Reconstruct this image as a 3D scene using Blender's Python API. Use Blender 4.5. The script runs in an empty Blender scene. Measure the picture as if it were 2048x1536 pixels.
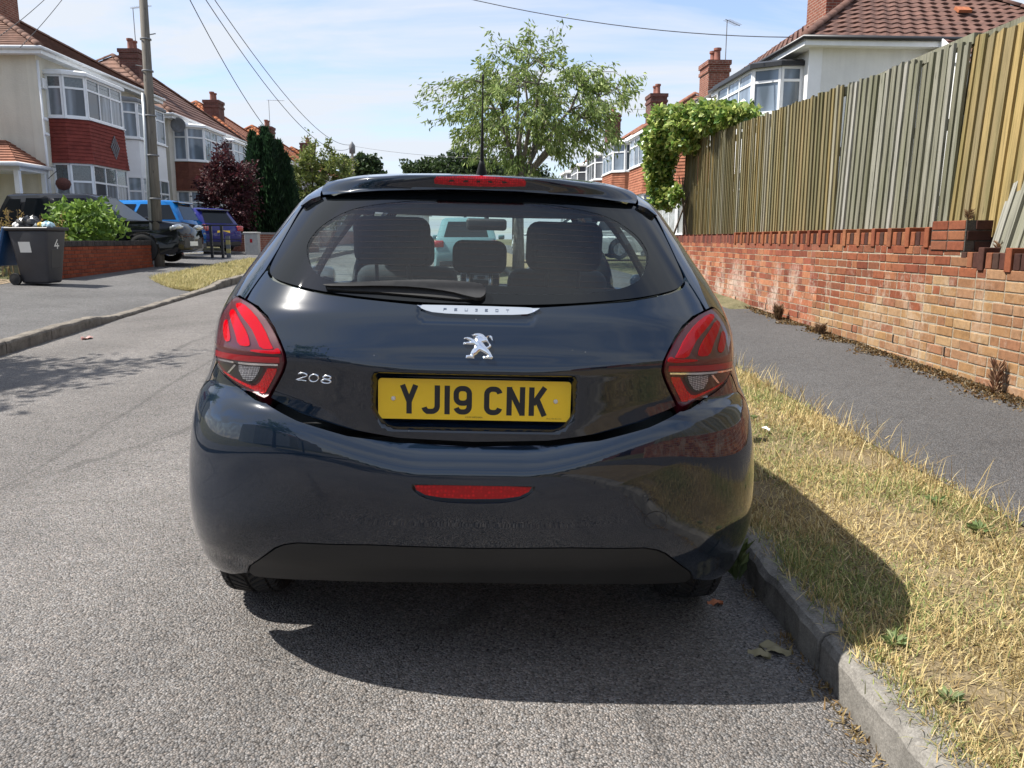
import bpy, math, random
import numpy as np
from mathutils import Vector, Matrix
from mathutils.geometry import delaunay_2d_cdt, tessellate_polygon

scene = bpy.context.scene
COL = scene.collection
rng = np.random.default_rng(7)
random.seed(7)

# ------------------------------------------------------------------ camera
CAM_H = 1.26
F_PX, HZ, VPX = 1600.0, 478.0, 980.0
pitch = math.atan((768 - HZ) / F_PX)
yaw = math.atan((1024 - VPX) / F_PX * math.cos(pitch))
cam_data = bpy.data.cameras.new('camera')
cam_data.sensor_width = 36.0
cam_data.lens = 36.0 * F_PX / 2048.0
cam_data.clip_start = 0.05
cam_data.clip_end = 3000
cam = bpy.data.objects.new('camera', cam_data)
COL.objects.link(cam)
cam.location = (0, 0, CAM_H)
cam.rotation_euler = (math.pi / 2 - pitch, 0, -yaw)
scene.camera = cam

# ------------------------------------------------------------------ sky, sun, exposure
SUN_TO = Vector((-0.70, 0.02, 1.0)).normalized()          # direction towards the sun
sun_elev = math.asin(SUN_TO.z)
sun_azim = math.atan2(SUN_TO.x, SUN_TO.y)                  # clockwise from +Y
world = bpy.data.worlds.new('World')
scene.world = world
world.use_nodes = True
wn, wl = world.node_tree.nodes, world.node_tree.links
wn.clear()
w_out = wn.new('ShaderNodeOutputWorld')
w_bg = wn.new('ShaderNodeBackground')
w_sky = wn.new('ShaderNodeTexSky')
w_sky.sky_type = 'NISHITA'
w_sky.sun_disc = False
w_sky.sun_elevation = sun_elev
w_sky.sun_rotation = sun_azim
w_sky.air_density = 1.0
w_sky.dust_density = 0.5
w_sky.ozone_density = 3.5
w_bg.inputs['Strength'].default_value = 0.15
# thin cirrus: stretched noise over the dome, projected on a flat cloud layer
w_tc = wn.new('ShaderNodeTexCoord')
w_sep = wn.new('ShaderNodeSeparateXYZ')
w_max = wn.new('ShaderNodeMath'); w_max.operation = 'MAXIMUM'; w_max.inputs[1].default_value = 0.0
w_add = wn.new('ShaderNodeMath'); w_add.operation = 'ADD'; w_add.inputs[1].default_value = 0.16
w_dx = wn.new('ShaderNodeMath'); w_dx.operation = 'DIVIDE'
w_dy = wn.new('ShaderNodeMath'); w_dy.operation = 'DIVIDE'
w_com = wn.new('ShaderNodeCombineXYZ')
w_map = wn.new('ShaderNodeMapping')
w_map.inputs['Rotation'].default_value = (0, 0, math.radians(-62))
w_map.inputs['Scale'].default_value = (0.75, 2.1, 1)
w_map.inputs['Location'].default_value = (3.1, 1.7, 0)
w_no = wn.new('ShaderNodeTexNoise')
w_no.inputs['Scale'].default_value = 0.95
w_no.inputs['Detail'].default_value = 9
w_no.inputs['Roughness'].default_value = 0.57
w_no.inputs['Distortion'].default_value = 0.55
w_rmp = wn.new('ShaderNodeValToRGB')
w_rmp.color_ramp.elements[0].position = 0.37
w_rmp.color_ramp.elements[0].color = (0.22, 0.22, 0.22, 1)
w_rmp.color_ramp.elements[1].position = 0.575
w_rmp.color_ramp.elements[1].color = (0.97, 0.97, 0.97, 1)
w_mix = wn.new('ShaderNodeMix'); w_mix.data_type = 'RGBA'
w_mix.inputs[7].default_value = (2.95, 3.15, 3.45, 1)
wl.new(w_tc.outputs['Generated'], w_sep.inputs[0])
wl.new(w_sep.outputs['Z'], w_max.inputs[0]); wl.new(w_max.outputs[0], w_add.inputs[0])
wl.new(w_sep.outputs['X'], w_dx.inputs[0]); wl.new(w_add.outputs[0], w_dx.inputs[1])
wl.new(w_sep.outputs['Y'], w_dy.inputs[0]); wl.new(w_add.outputs[0], w_dy.inputs[1])
wl.new(w_dx.outputs[0], w_com.inputs['X']); wl.new(w_dy.outputs[0], w_com.inputs['Y'])
wl.new(w_com.outputs[0], w_map.inputs['Vector']); wl.new(w_map.outputs[0], w_no.inputs['Vector'])
wl.new(w_no.outputs['Fac'], w_rmp.inputs[0])
wl.new(w_rmp.outputs['Color'], w_mix.inputs[0])
w_tint = wn.new('ShaderNodeMix'); w_tint.data_type = 'RGBA'; w_tint.blend_type = 'MULTIPLY'; w_tint.inputs[0].default_value = 1.0
w_tint.inputs[7].default_value = (0.78, 0.77, 0.83, 1)
wl.new(w_sky.outputs['Color'], w_tint.inputs[6]); wl.new(w_tint.outputs[2], w_mix.inputs[6])
wl.new(w_mix.outputs[2], w_bg.inputs['Color'])
wl.new(w_bg.outputs[0], w_out.inputs['Surface'])

sun_d = bpy.data.lights.new('sun', 'SUN')
sun_d.energy = 5.0
sun_d.angle = math.radians(0.53)
sun_d.color = (1.0, 0.955, 0.88)
sun = bpy.data.objects.new('sun', sun_d)
COL.objects.link(sun)
sun.rotation_euler = (-SUN_TO).to_track_quat('-Z', 'Y').to_euler()
sun.location = (-20, 10, 30)

scene.view_settings.view_transform = 'Standard'
scene.view_settings.look = 'None'
scene.view_settings.exposure = 0.90
scene.view_settings.gamma = 1.0
scene.view_settings.use_curve_mapping = False
scene.render.engine = 'CYCLES'
scene.cycles.use_denoising = True
scene.cycles.max_bounces = 10
scene.cycles.transparent_max_bounces = 24
scene.cycles.caustics_reflective = False
scene.cycles.caustics_refractive = False
scene.cycles.sample_clamp_indirect = 6.0
# ------------------------------------------------------------------ helpers: objects and meshes
def tag(o, label=None, cat=None, group=None, kind=None):
    if label: o['label'] = label
    if cat: o['category'] = cat
    if group: o['group'] = group
    if kind: o['kind'] = kind
    return o
def empty(name, loc=(0, 0, 0), rot=(0, 0, 0), parent=None):
    o = bpy.data.objects.new(name, None); COL.objects.link(o)
    o.location = loc; o.rotation_euler = rot; o.parent = parent
    o.empty_display_size = 0.2
    return o
def mk(name, verts, faces, mat, parent=None, smooth=False, normals=None):
    me = bpy.data.meshes.new(name)
    me.from_pydata([tuple(map(float, v)) for v in verts], [], [tuple(map(int, f)) for f in faces])
    me.materials.append(mat)
    if smooth: me.polygons.foreach_set('use_smooth', [True] * len(me.polygons))
    me.update()
    if normals is not None: me.normals_split_custom_set_from_vertices([tuple(map(float, n)) for n in normals])
    o = bpy.data.objects.new(name, me); COL.objects.link(o); o.parent = parent
    return o
def mk_np(name, V, Q, mat, parent=None, smooth=False, col=None):
    """fast path: V (n,3), Q (m,k) all the same size; col (n,3) per-vertex colour attribute"""
    V = np.asarray(V, np.float32); Q = np.asarray(Q, np.int32); k = Q.shape[1]
    me = bpy.data.meshes.new(name)
    me.vertices.add(len(V)); me.vertices.foreach_set('co', V.ravel())
    me.loops.add(Q.size); me.loops.foreach_set('vertex_index', Q.ravel())
    me.polygons.add(len(Q)); me.polygons.foreach_set('loop_start', np.arange(0, Q.size, k, dtype=np.int32))
    me.polygons.foreach_set('use_smooth', np.full(len(Q), bool(smooth)))
    if col is not None:
        a = me.color_attributes.new('col', 'FLOAT_COLOR', 'POINT')
        c = np.ones((len(V), 4), np.float32); c[:, :3] = col
        a.data.foreach_set('color', c.ravel())
    me.materials.append(mat); me.update(calc_edges=True); me.validate()
    o = bpy.data.objects.new(name, me); COL.objects.link(o); o.parent = parent
    return o
def share(name, me, parent=None, loc=(0, 0, 0), rot=(0, 0, 0), scale=(1, 1, 1), mat=None):
    """another object on shared mesh data"""
    o = bpy.data.objects.new(name, me); COL.objects.link(o); o.parent = parent
    o.location = loc; o.rotation_euler = rot; o.scale = scale
    if mat:
        o.material_slots[0].link = 'OBJECT'; o.material_slots[0].material = mat
    return o
def copy_tree(o, parent=None):
    c = o.copy(); COL.objects.link(c); c.parent = parent
    for ch in o.children: copy_tree(ch, c)
    return c
class MB:
    """collects faces of one mesh"""
    def __init__(s): s.v = []; s.f = []
    def add(s, vs, fs):
        n = len(s.v); s.v.extend([tuple(v) for v in vs]); s.f.extend([tuple(i + n for i in f) for f in fs]); return s
    def box(s, lo, hi):
        (a, b, c), (d, e, g) = lo, hi
        return s.add([(a, b, c), (d, b, c), (d, e, c), (a, e, c), (a, b, g), (d, b, g), (d, e, g), (a, e, g)],
                     [(0, 3, 2, 1), (4, 5, 6, 7), (0, 1, 5, 4), (1, 2, 6, 5), (2, 3, 7, 6), (3, 0, 4, 7)])
    def obox(s, c, ax, ay, az):
        """box from centre and three half-axis vectors"""
        c, ax, ay, az = map(Vector, (c, ax, ay, az))
        vs = [c + ax * i + ay * j + az * k for k in (-1, 1) for j in (-1, 1) for i in (-1, 1)]
        return s.add(vs, [(0, 2, 3, 1), (4, 5, 7, 6), (0, 1, 5, 4), (1, 3, 7, 5), (3, 2, 6, 7), (2, 0, 4, 6)])
    def bar(s, p, q, w, t, up=(0, 0, 1)):
        p, q, up = Vector(p), Vector(q), Vector(up)
        d = (q - p); L = d.length; d.normalize()
        sx = d.cross(up)
        if sx.length < 1e-5: sx = d.cross(Vector((0, 1, 0)))
        sx.normalize(); sy = sx.cross(d)
        return s.obox((p + q) / 2, sx * w / 2, d * L / 2, sy * t / 2)
    def tube(s, pts, r, n=8, cap=True):
        pts = [Vector(p) for p in pts]; m = len(pts)
        rs = r if hasattr(r, '__len__') else [r] * m
        base = len(s.v); prev = None
        for i, p in enumerate(pts):
            d = (pts[min(i + 1, m - 1)] - pts[max(i - 1, 0)]).normalized()
            if prev is None:
                ref = Vector((0, 0, 1)) if abs(d.z) < .9 else Vector((1, 0, 0))
                a = d.cross(ref).normalized()
            else:
                a = (prev - d * prev.dot(d)).normalized()
            prev = a; b = d.cross(a)
            for k in range(n):
                t = 2 * math.pi * k / n
                s.v.append(tuple(p + (a * math.cos(t) + b * math.sin(t)) * rs[i]))
        for i in range(m - 1):
            for k in range(n):
                s.f.append((base + i * n + k, base + i * n + (k + 1) % n, base + (i + 1) * n + (k + 1) % n, base + (i + 1) * n + k))
        if cap:
            s.f.append(tuple(base + k for k in range(n))[::-1]); s.f.append(tuple(base + (m - 1) * n + k for k in range(n)))
        return s
    def lathe(s, prof, n=24, axis='z', c=(0, 0, 0)):
        base = len(s.v); m = len(prof)
        for (r, h) in prof:
            for k in range(n):
                t = 2 * math.pi * k / n; x, y = r * math.cos(t), r * math.sin(t)
                p = (x, y, h) if axis == 'z' else ((h, x, y) if axis == 'x' else (x, h, y))
                s.v.append((p[0] + c[0], p[1] + c[1], p[2] + c[2]))
        for i in range(m - 1):
            for k in range(n):
                s.f.append((base + i * n + k, base + i * n + (k + 1) % n, base + (i + 1) * n + (k + 1) % n, base + (i + 1) * n + k))
        return s
    def prism(s, poly, z0, z1, f=lambda x, y, z: (x, y, z)):
        n = len(poly)
        vs = [f(x, y, z0) for x, y in poly] + [f(x, y, z1) for x, y in poly]
        fs = [(i, (i + 1) % n, n + (i + 1) % n, n + i) for i in range(n)]
        tr = tessellate_polygon([[Vector((x, y, 0)) for x, y in poly]])
        fs += [tuple(t) for t in tr] + [tuple(n + i for i in t) for t in tr]
        return s.add(vs, fs)
    def build(s, name, mat, parent=None, smooth=False, bevel=0, loc=None, rot=None, segs=1, angle=None):
        o = mk(name, s.v, s.f, mat, parent, smooth)
        import bmesh
        b = bmesh.new(); b.from_mesh(o.data)
        bmesh.ops.recalc_face_normals(b, faces=b.faces)
        if bevel:
            ed = [e for e in b.edges if len(e.link_faces) == 2 and e.calc_face_angle(0) > .5]
            bmesh.ops.bevel(b, geom=ed, offset=bevel, segments=segs, affect='EDGES', profile=.5)
        if angle is not None:
            for e in b.edges:
                if len(e.link_faces) == 2 and e.calc_face_angle(0) > angle: e.smooth = False
        b.to_mesh(o.data); b.free()
        if smooth: o.data.polygons.foreach_set('use_smooth', [True] * len(o.data.polygons))
        if loc is not None: o.location = loc
        if rot is not None: o.rotation_euler = rot
        return o

# ------------------------------------------------------------------ helpers: materials
class NT:
    def __init__(s, name):
        s.m = bpy.data.materials.new(name); s.m.use_nodes = True
        s.t = s.m.node_tree; s.n = s.t.nodes; s.l = s.t.links; s.n.clear()
        s.out = s.n.new('ShaderNodeOutputMaterial')
    def node(s, typ, **kw):
        nd = s.n.new('ShaderNode' + typ)
        for k, v in kw.items():
            if k in nd.inputs: s.set(nd.inputs[k], v)
            else: setattr(nd, k, v)
        return nd
    def set(s, sock, v):
        if hasattr(v, 'is_output') or hasattr(v, 'links'): s.l.new(v, sock)
        elif sock.type == 'RGBA' and hasattr(v, '__len__') and len(v) == 3: sock.default_value = (*v, 1)
        else: sock.default_value = v
    def obj(s): return s.node('TexCoord').outputs['Object']
    def pos(s): return s.node('NewGeometry').outputs['Position']
    def mapping(s, vec, scale=(1, 1, 1), rot=(0, 0, 0), loc=(0, 0, 0)):
        m = s.node('Mapping'); s.l.new(vec, m.inputs['Vector'])
        m.inputs['Scale'].default_value = scale; m.inputs['Rotation'].default_value = rot; m.inputs['Location'].default_value = loc
        return m.outputs[0]
    def noise(s, vec, scale=5, detail=4, rough=.5, dist=0, out='Fac'):
        n = s.node('TexNoise', Scale=scale, Detail=detail, Roughness=rough, Distortion=dist); s.l.new(vec, n.inputs['Vector']); return n.outputs[out]
    def voro(s, vec, scale=5, feature='F1', out='Distance', rand=1):
        n = s.node('TexVoronoi', Scale=scale); n.feature = feature; n.inputs['Randomness'].default_value = rand
        s.l.new(vec, n.inputs['Vector']); return n.outputs[out]
    def ramp(s, fac, stops, interp='LINEAR'):
        r = s.node('ValToRGB'); r.color_ramp.interpolation = interp; e = r.color_ramp.elements
        while len(e) < len(stops): e.new(0.5)
        for el, (p, c) in zip(e, stops):
            el.position = p
            el.color = (c, c, c, 1) if not hasattr(c, '__len__') else (*c, 1)
        s.l.new(fac, r.inputs[0]); return r.outputs[0]
    def mix(s, fac, a, b, mode='MIX'):
        m = s.node('Mix'); m.data_type = 'RGBA'; m.blend_type = mode
        s.set(m.inputs[0], fac); s.set(m.inputs[6], a); s.set(m.inputs[7], b); return m.outputs[2]
    def math(s, op, a, b=0.0, clamp=False):
        m = s.node('Math'); m.operation = op; m.use_clamp = clamp
        s.set(m.inputs[0], a); s.set(m.inputs[1], b); return m.outputs[0]
    def bump(s, h, strength=.3, dist=.01, normal=None):
        b = s.node('Bump', Strength=strength, Distance=dist); s.l.new(h, b.inputs['Height'])
        if normal is not None: s.l.new(normal, b.inputs['Normal'])
        return b.outputs[0]
    def bsdf(s, color, rough=.8, metal=0, normal=None, spec=.5, coat=0, coat_rough=.03, emit=None, emit_s=0, sheen=0, coat_normal=None, trans=None):
        p = s.node('BsdfPrincipled')
        s.set(p.inputs['Base Color'], color); s.set(p.inputs['Roughness'], rough); s.set(p.inputs['Metallic'], metal)
        s.set(p.inputs['Specular IOR Level'], spec); s.set(p.inputs['Coat Weight'], coat); s.set(p.inputs['Coat Roughness'], coat_rough)
        if normal is not None: s.l.new(normal, p.inputs['Normal'])
        if coat_normal is not None: s.l.new(coat_normal, p.inputs['Coat Normal'])
        if emit is not None: s.set(p.inputs['Emission Color'], emit); p.inputs['Emission Strength'].default_value = emit_s
        s.l.new(p.outputs[0], s.out.inputs['Surface']); s.p = p
        return s.m
def plain(name, color, rough=.7, metal=0, var=.12, scale=12, bump=0, spec=.5, coat=0, bscale=None, bdist=.004):
    """a colour with a little mottling"""
    t = NT(name); v = t.obj()
    n = t.noise(v, scale, 5, .6)
    c = t.mix(t.ramp(n, [(.3, 0), (.7, 1)]), [x * (1 - var) for x in color], [min(1, x * (1 + var)) for x in color])
    nm = t.bump(t.noise(v, bscale or scale * 3, 4, .6), bump, bdist) if bump else None
    return t.bsdf(c, rough, metal, nm, spec, coat)
def glass_mat(name, tint, rough=.0, ior=1.5, opacity=0.0, inner=(0.01, 0.012, 0.014)):
    """thin sheet: fresnel reflection over a tinted see-through"""
    t = NT(name)
    tr = t.node('BsdfTransparent', Color=(*tint, 1)); gl = t.node('BsdfGlossy', Roughness=rough)
    lw = t.node('LayerWeight', Blend=.5); f0 = ((ior - 1) / (ior + 1)) ** 2
    fac = t.math('ADD', t.math('MULTIPLY', t.math('POWER', lw.outputs['Facing'], 5.0), 1 - f0), f0 * 1.6)
    body = tr.outputs[0]
    if opacity > 0:
        d = t.node('BsdfDiffuse', Color=(*inner, 1)); m0 = t.node('MixShader'); m0.inputs[0].default_value = opacity
        t.l.new(tr.outputs[0], m0.inputs[1]); t.l.new(d.outputs[0], m0.inputs[2]); body = m0.outputs[0]
    m = t.node('MixShader'); t.l.new(fac, m.inputs[0]); t.l.new(body, m.inputs[1]); t.l.new(gl.outputs[0], m.inputs[2])
    t.l.new(m.outputs[0], t.out.inputs['Surface'])
    return t.m
def attr_mat(name, rough=.8, var=.0, trans=0.0, spec=.3):
    """colour from the mesh attribute 'col', optionally letting some light through (leaves)"""
    t = NT(name); a = t.node('Attribute'); a.attribute_name = 'col'; c = a.outputs['Color']
    m = t.bsdf(c, rough, spec=spec)
    if trans:
        tl = t.node('BsdfTranslucent'); t.l.new(c, tl.inputs['Color'])
        mx = t.node('MixShader'); mx.inputs[0].default_value = trans
        t.l.new(t.p.outputs[0], mx.inputs[1]); t.l.new(tl.outputs[0], mx.inputs[2]); t.l.new(mx.outputs[0], t.out.inputs['Surface'])
    return m
def inpoly(px, py, poly):
    px = np.asarray(px, float); py = np.asarray(py, float); ins = np.zeros(px.shape, bool); n = len(poly)
    for i in range(n):
        x0, y0 = poly[i]; x1, y1 = poly[(i + 1) % n]
        if y0 == y1: continue
        c = ((y0 > py) != (y1 > py)) & (px < (x1 - x0) * (py - y0) / (y1 - y0) + x0)
        ins ^= c
    return ins
def edgedist(px, py, poly):
    d = np.full(np.shape(px), 1e9); n = len(poly)
    for i in range(n):
        x0, y0 = poly[i]; x1, y1 = poly[(i + 1) % n]; dx, dy = x1 - x0, y1 - y0; L = dx * dx + dy * dy + 1e-12
        t = np.clip(((px - x0) * dx + (py - y0) * dy) / L, 0, 1)
        d = np.minimum(d, np.hypot(px - x0 - t * dx, py - y0 - t * dy))
    return d
def densify(poly, step):
    out = []
    for i in range(len(poly)):
        a, b = np.array(poly[i], float), np.array(poly[(i + 1) % len(poly)], float)
        k = max(1, int(np.ceil(np.linalg.norm(b - a) / step)))
        out += [tuple(a + (b - a) * j / k) for j in range(k)]
    return out
def smooth_poly(poly, it=2, keep=()):
    """Chaikin corner rounding, corners in keep stay sharp"""
    P = [(tuple(p), i in keep) for i, p in enumerate(poly)]
    for _ in range(it):
        Q = []; n = len(P)
        for i in range(n):
            (a, ka), (b, kb) = P[i], P[(i + 1) % n]
            a_, b_ = np.array(a), np.array(b)
            Q.append((a, True) if ka else (tuple(a_ * .75 + b_ * .25), False))
            if not kb: Q.append((tuple(a_ * .25 + b_ * .75), False))
        P = Q
    return [p for p, _ in P]
def tri_region(poly, holes=(), step=.02, sx=1.0):
    """triangulate a polygon with holes: 2-D points and triangles (x scaled by sx for isotropy)"""
    loops = [densify(poly, step)] + [densify(h, step) for h in holes]
    loops = [[(p[0] * sx, p[1]) for p in L] for L in loops]
    P, E = [], []; bound = []
    for L in loops:
        n0 = len(P); P += L; E += [(n0 + i, n0 + (i + 1) % len(L)) for i in range(len(L))]
    xs = [p[0] for p in loops[0]]; ys = [p[1] for p in loops[0]]
    gx, gy = np.meshgrid(np.arange(min(xs), max(xs), step) + step * .37, np.arange(min(ys), max(ys), step * .866))
    gx = gx + (np.arange(gx.shape[0]) % 2)[:, None] * step * .5
    gx, gy = gx.ravel(), gy.ravel()
    ok = inpoly(gx, gy, loops[0]) & (edgedist(gx, gy, loops[0]) > step * .5)
    for h in loops[1:]: ok &= ~inpoly(gx, gy, h) & (edgedist(gx, gy, h) > step * .5)
    P += list(zip(gx[ok], gy[ok]))
    vs, es, fs, *_ = delaunay_2d_cdt([Vector(p) for p in P], E, [], 0, 1e-7)
    V = np.array([(v.x, v.y) for v in vs]); T = np.array([f for f in fs if len(f) == 3])
    c = V[T].mean(1)
    ok = inpoly(c[:, 0], c[:, 1], loops[0])
    for h in loops[1:]: ok &= ~inpoly(c[:, 0], c[:, 1], h)
    T = T[ok]
    a = V[T]; ar = (a[:, 1, 0] - a[:, 0, 0]) * (a[:, 2, 1] - a[:, 0, 1]) - (a[:, 1, 1] - a[:, 0, 1]) * (a[:, 2, 0] - a[:, 0, 0])
    T[ar < 0] = T[ar < 0][:, ::-1]
    V = V / np.array([sx, 1.0])
    return V, T
def boundary_edges(T):
    E = np.concatenate([T[:, [0, 1]], T[:, [1, 2]], T[:, [2, 0]]])
    key = {}
    for a, b in E: key[(a, b)] = 1
    return [(a, b) for a, b in E if (b, a) not in key]
# ------------------------------------------------------------------ hero car surface S(u, z)
def hermite(xs, ys):
    xs = np.array(xs, float); ys = np.array(ys, float)
    d = np.diff(ys) / np.diff(xs)
    m = np.zeros(len(xs)); m[0] = d[0]; m[-1] = d[-1]
    for i in range(1, len(xs) - 1):
        if d[i - 1] * d[i] > 0:
            h0, h1 = xs[i] - xs[i - 1], xs[i + 1] - xs[i]
            w1, w2 = 2 * h1 + h0, h1 + 2 * h0
            m[i] = (w1 + w2) / (w1 / d[i - 1] + w2 / d[i])
    def f(x):
        x = np.clip(np.asarray(x, float), xs[0], xs[-1])
        i = np.clip(np.searchsorted(xs, x) - 1, 0, len(xs) - 2)
        h = xs[i + 1] - xs[i]; t = (x - xs[i]) / h
        return ((1 + 2 * t) * (1 - t) ** 2) * ys[i] + t * (1 - t) ** 2 * h * m[i] + t * t * (3 - 2 * t) * ys[i + 1] + t * t * (t - 1) * h * m[i + 1]
    return f
def sstep(a, b, x):
    t = np.clip((np.asarray(x, float) - a) / (b - a), 0, 1); return t * t * (3 - 2 * t)
ZT = 1.473
yr_f = hermite([.20, .26, .324, .37, .433, .50, .58, .645, .68, .70, .715, .73, .80, .86, .897, .913, .95, 1.0, 1.05, 1.088, 1.15, 1.25, 1.37, 1.40, 1.425, 1.441, 1.450, 1.460, 1.468, ZT],
               [.18, .125, .085, .055, .03, .012, 0., .004, .018, .034, .054, .070, .0625, .0545, .0495, .0490, .0585, .080, .108, .140, .190, .270, .372, .402, .418, .432, .465, .56, .72, 1.0])
yf_f = hermite([.20, .35, .5, .62, .70, .78, .86, .93, .97, 1.05, 1.2, 1.38, 1.43, 1.455, 1.467, ZT],
               [3.70, 3.86, 3.93, 3.93, 3.88, 3.72, 3.40, 3.02, 2.86, 2.70, 2.40, 2.04, 1.90, 1.75, 1.55, 1.3])
W_f = hermite([.20, .26, .31, .36, .40, .48, .56, .67, .76, .84, .875, .90, .95, 1.0, 1.06, 1.12, 1.23, 1.34, 1.37, 1.41, 1.44, 1.456, 1.467, ZT],
              [.868, .888, .893, .893, .893, .891, .886, .874, .858, .838, .824, .814, .804, .800, .782, .752, .680, .606, .584, .530, .458, .39, .28, .02])
D_f = hermite([.2, .6, .85, 1.0, 1.1, 1.4, ZT], [.60, .60, .56, .54, .52, .36, .30])
N_f = hermite([.2, .6, .9, 1.1, 1.4, ZT], [3.3, 3.2, 2.9, 2.9, 2.8, 2.2])
# reference arc length so that u runs evenly along the rear corner curve
_ph = np.linspace(0, math.pi / 2, 2001)
_rx, _ry = np.sin(_ph) ** (2 / 3.) * .85, .6 * (1 - np.cos(_ph) ** (2 / 3.))
_al = np.concatenate([[0], np.cumsum(np.hypot(np.diff(_rx), np.diff(_ry)))]); _al /= _al[-1]
def zwarp(x, z):
    a = .105 * sstep(.12, .60, np.abs(x))
    g = sstep(.45, .70, z) * (1 - sstep(.80, 1.02, z))
    return z - a * g
def S(u, z):
    u = np.asarray(u, float); z = np.asarray(z, float)
    sg = np.sign(u); a = np.abs(u)
    W, D, n = W_f(z), D_f(z), N_f(z)
    ph = np.interp(np.clip(a, 0, 1), _al, _ph)
    xr = W * np.sin(ph) ** (2 / n)
    yr = yr_f(zwarp(xr, z))
    corner = D * (1 - np.cos(ph) ** (2 / n))
    yrear = yr + corner
    yF = yf_f(z)
    ys0 = yr_f(zwarp(W, z)) + D
    Df = np.minimum(.75, np.maximum(.05, (yF - ys0) * .45))
    ys1 = yF - Df
    s = np.clip(a - 1, 0, 1)
    yside = ys0 + (ys1 - ys0) * s
    pf = np.interp(np.clip(3 - a, 0, 1), _al, _ph)
    xf = W * np.sin(pf) ** (2 / 2.6)
    yfr = yF - Df * (1 - np.cos(pf) ** (2 / 2.6))
    x = np.where(a <= 1, xr, np.where(a <= 2, W, xf))
    y = np.where(a <= 1, yrear, np.where(a <= 2, yside, yfr))
    return np.stack([sg * x, y, z], -1)
def SN(u, z, off=None, e=1e-3):
    def P(u, z):
        p = S(u, z)
        if off is not None: p = p + off(p, u, z)
        return p
    du = P(u + e, z) - P(u - e, z); dz = P(u, z + e) - P(u, z - e)
    n = np.cross(du, dz)
    n /= np.maximum(np.linalg.norm(n, axis=-1, keepdims=True), 1e-9)
    return n
# ------------------------------------------------------------------ lie of the land
def rise(Y):
    t = np.maximum(0, np.asarray(Y, float) - 4); s = t * t / (t + .8); return 1.0 * (1 - np.exp(-s / 25))
def bend(Y):
    t = np.maximum(0, np.asarray(Y, float) - 6); return -.039 * t * t / (t + 2.5)
KERB_R, KERB_L, VERGE_R = .985, -4.93, 2.08
def wall_x(Y): return 3.42 + .010 * (np.asarray(Y, float) - 5)
def z_road(X, Y):
    X = np.asarray(X, float); Y = np.asarray(Y, float); x = X - bend(Y)
    w = .6 + .4 * np.clip((1 - x) / 6, 0, 1)
    return .0253 - .007 * (x + 1.9) ** 2 + rise(Y) * w
def z_kr(Y): return z_road(KERB_R + bend(Y), Y) + .125                       # top of the right kerb
def z_left(X, Y):
    x = np.asarray(X, float) - bend(Y)
    Y = np.asarray(Y, float); dr = sstep(10.2, 11.2, Y) * (1 - sstep(15.0, 16.2, Y))
    return rise(Y) + .045 + .03 * np.clip(KERB_L - x, 0, 12) + .02 - .07 * dr * (1 - sstep(.1, 1.6, KERB_L - x))
def z_right(X, Y):
    x = np.asarray(X, float) - bend(Y)
    a = z_kr(Y)
    return a + .06 * sstep(1.1, 2.08, x) + .06 * np.clip(x - 2.08, 0, 1.4)
def sheet(name, xs_f, Ys, z_f, mat, nx=6, label=None, cat=None, kind='structure', parent=None):
    """strip between two edge curves"""
    V = []
    for Y in Ys:
        a, b = xs_f(Y); X = np.linspace(a, b, nx)
        V.append(np.stack([X, np.full(nx, Y), z_f(X, np.full(nx, Y))], -1))
    V = np.array(V); n, m = V.shape[:2]; idx = np.arange(n * m).reshape(n, m)
    q = np.stack([idx[:-1, :-1], idx[:-1, 1:], idx[1:, 1:], idx[1:, :-1]], -1).reshape(-1, 4)
    o = mk_np(name, V.reshape(-1, 3), q, mat, parent, True)
    tag(o, label, cat, None, kind); return o
Ys_far = np.concatenate([np.linspace(-25, 30, 111), np.linspace(31, 140, 60)])

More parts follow.
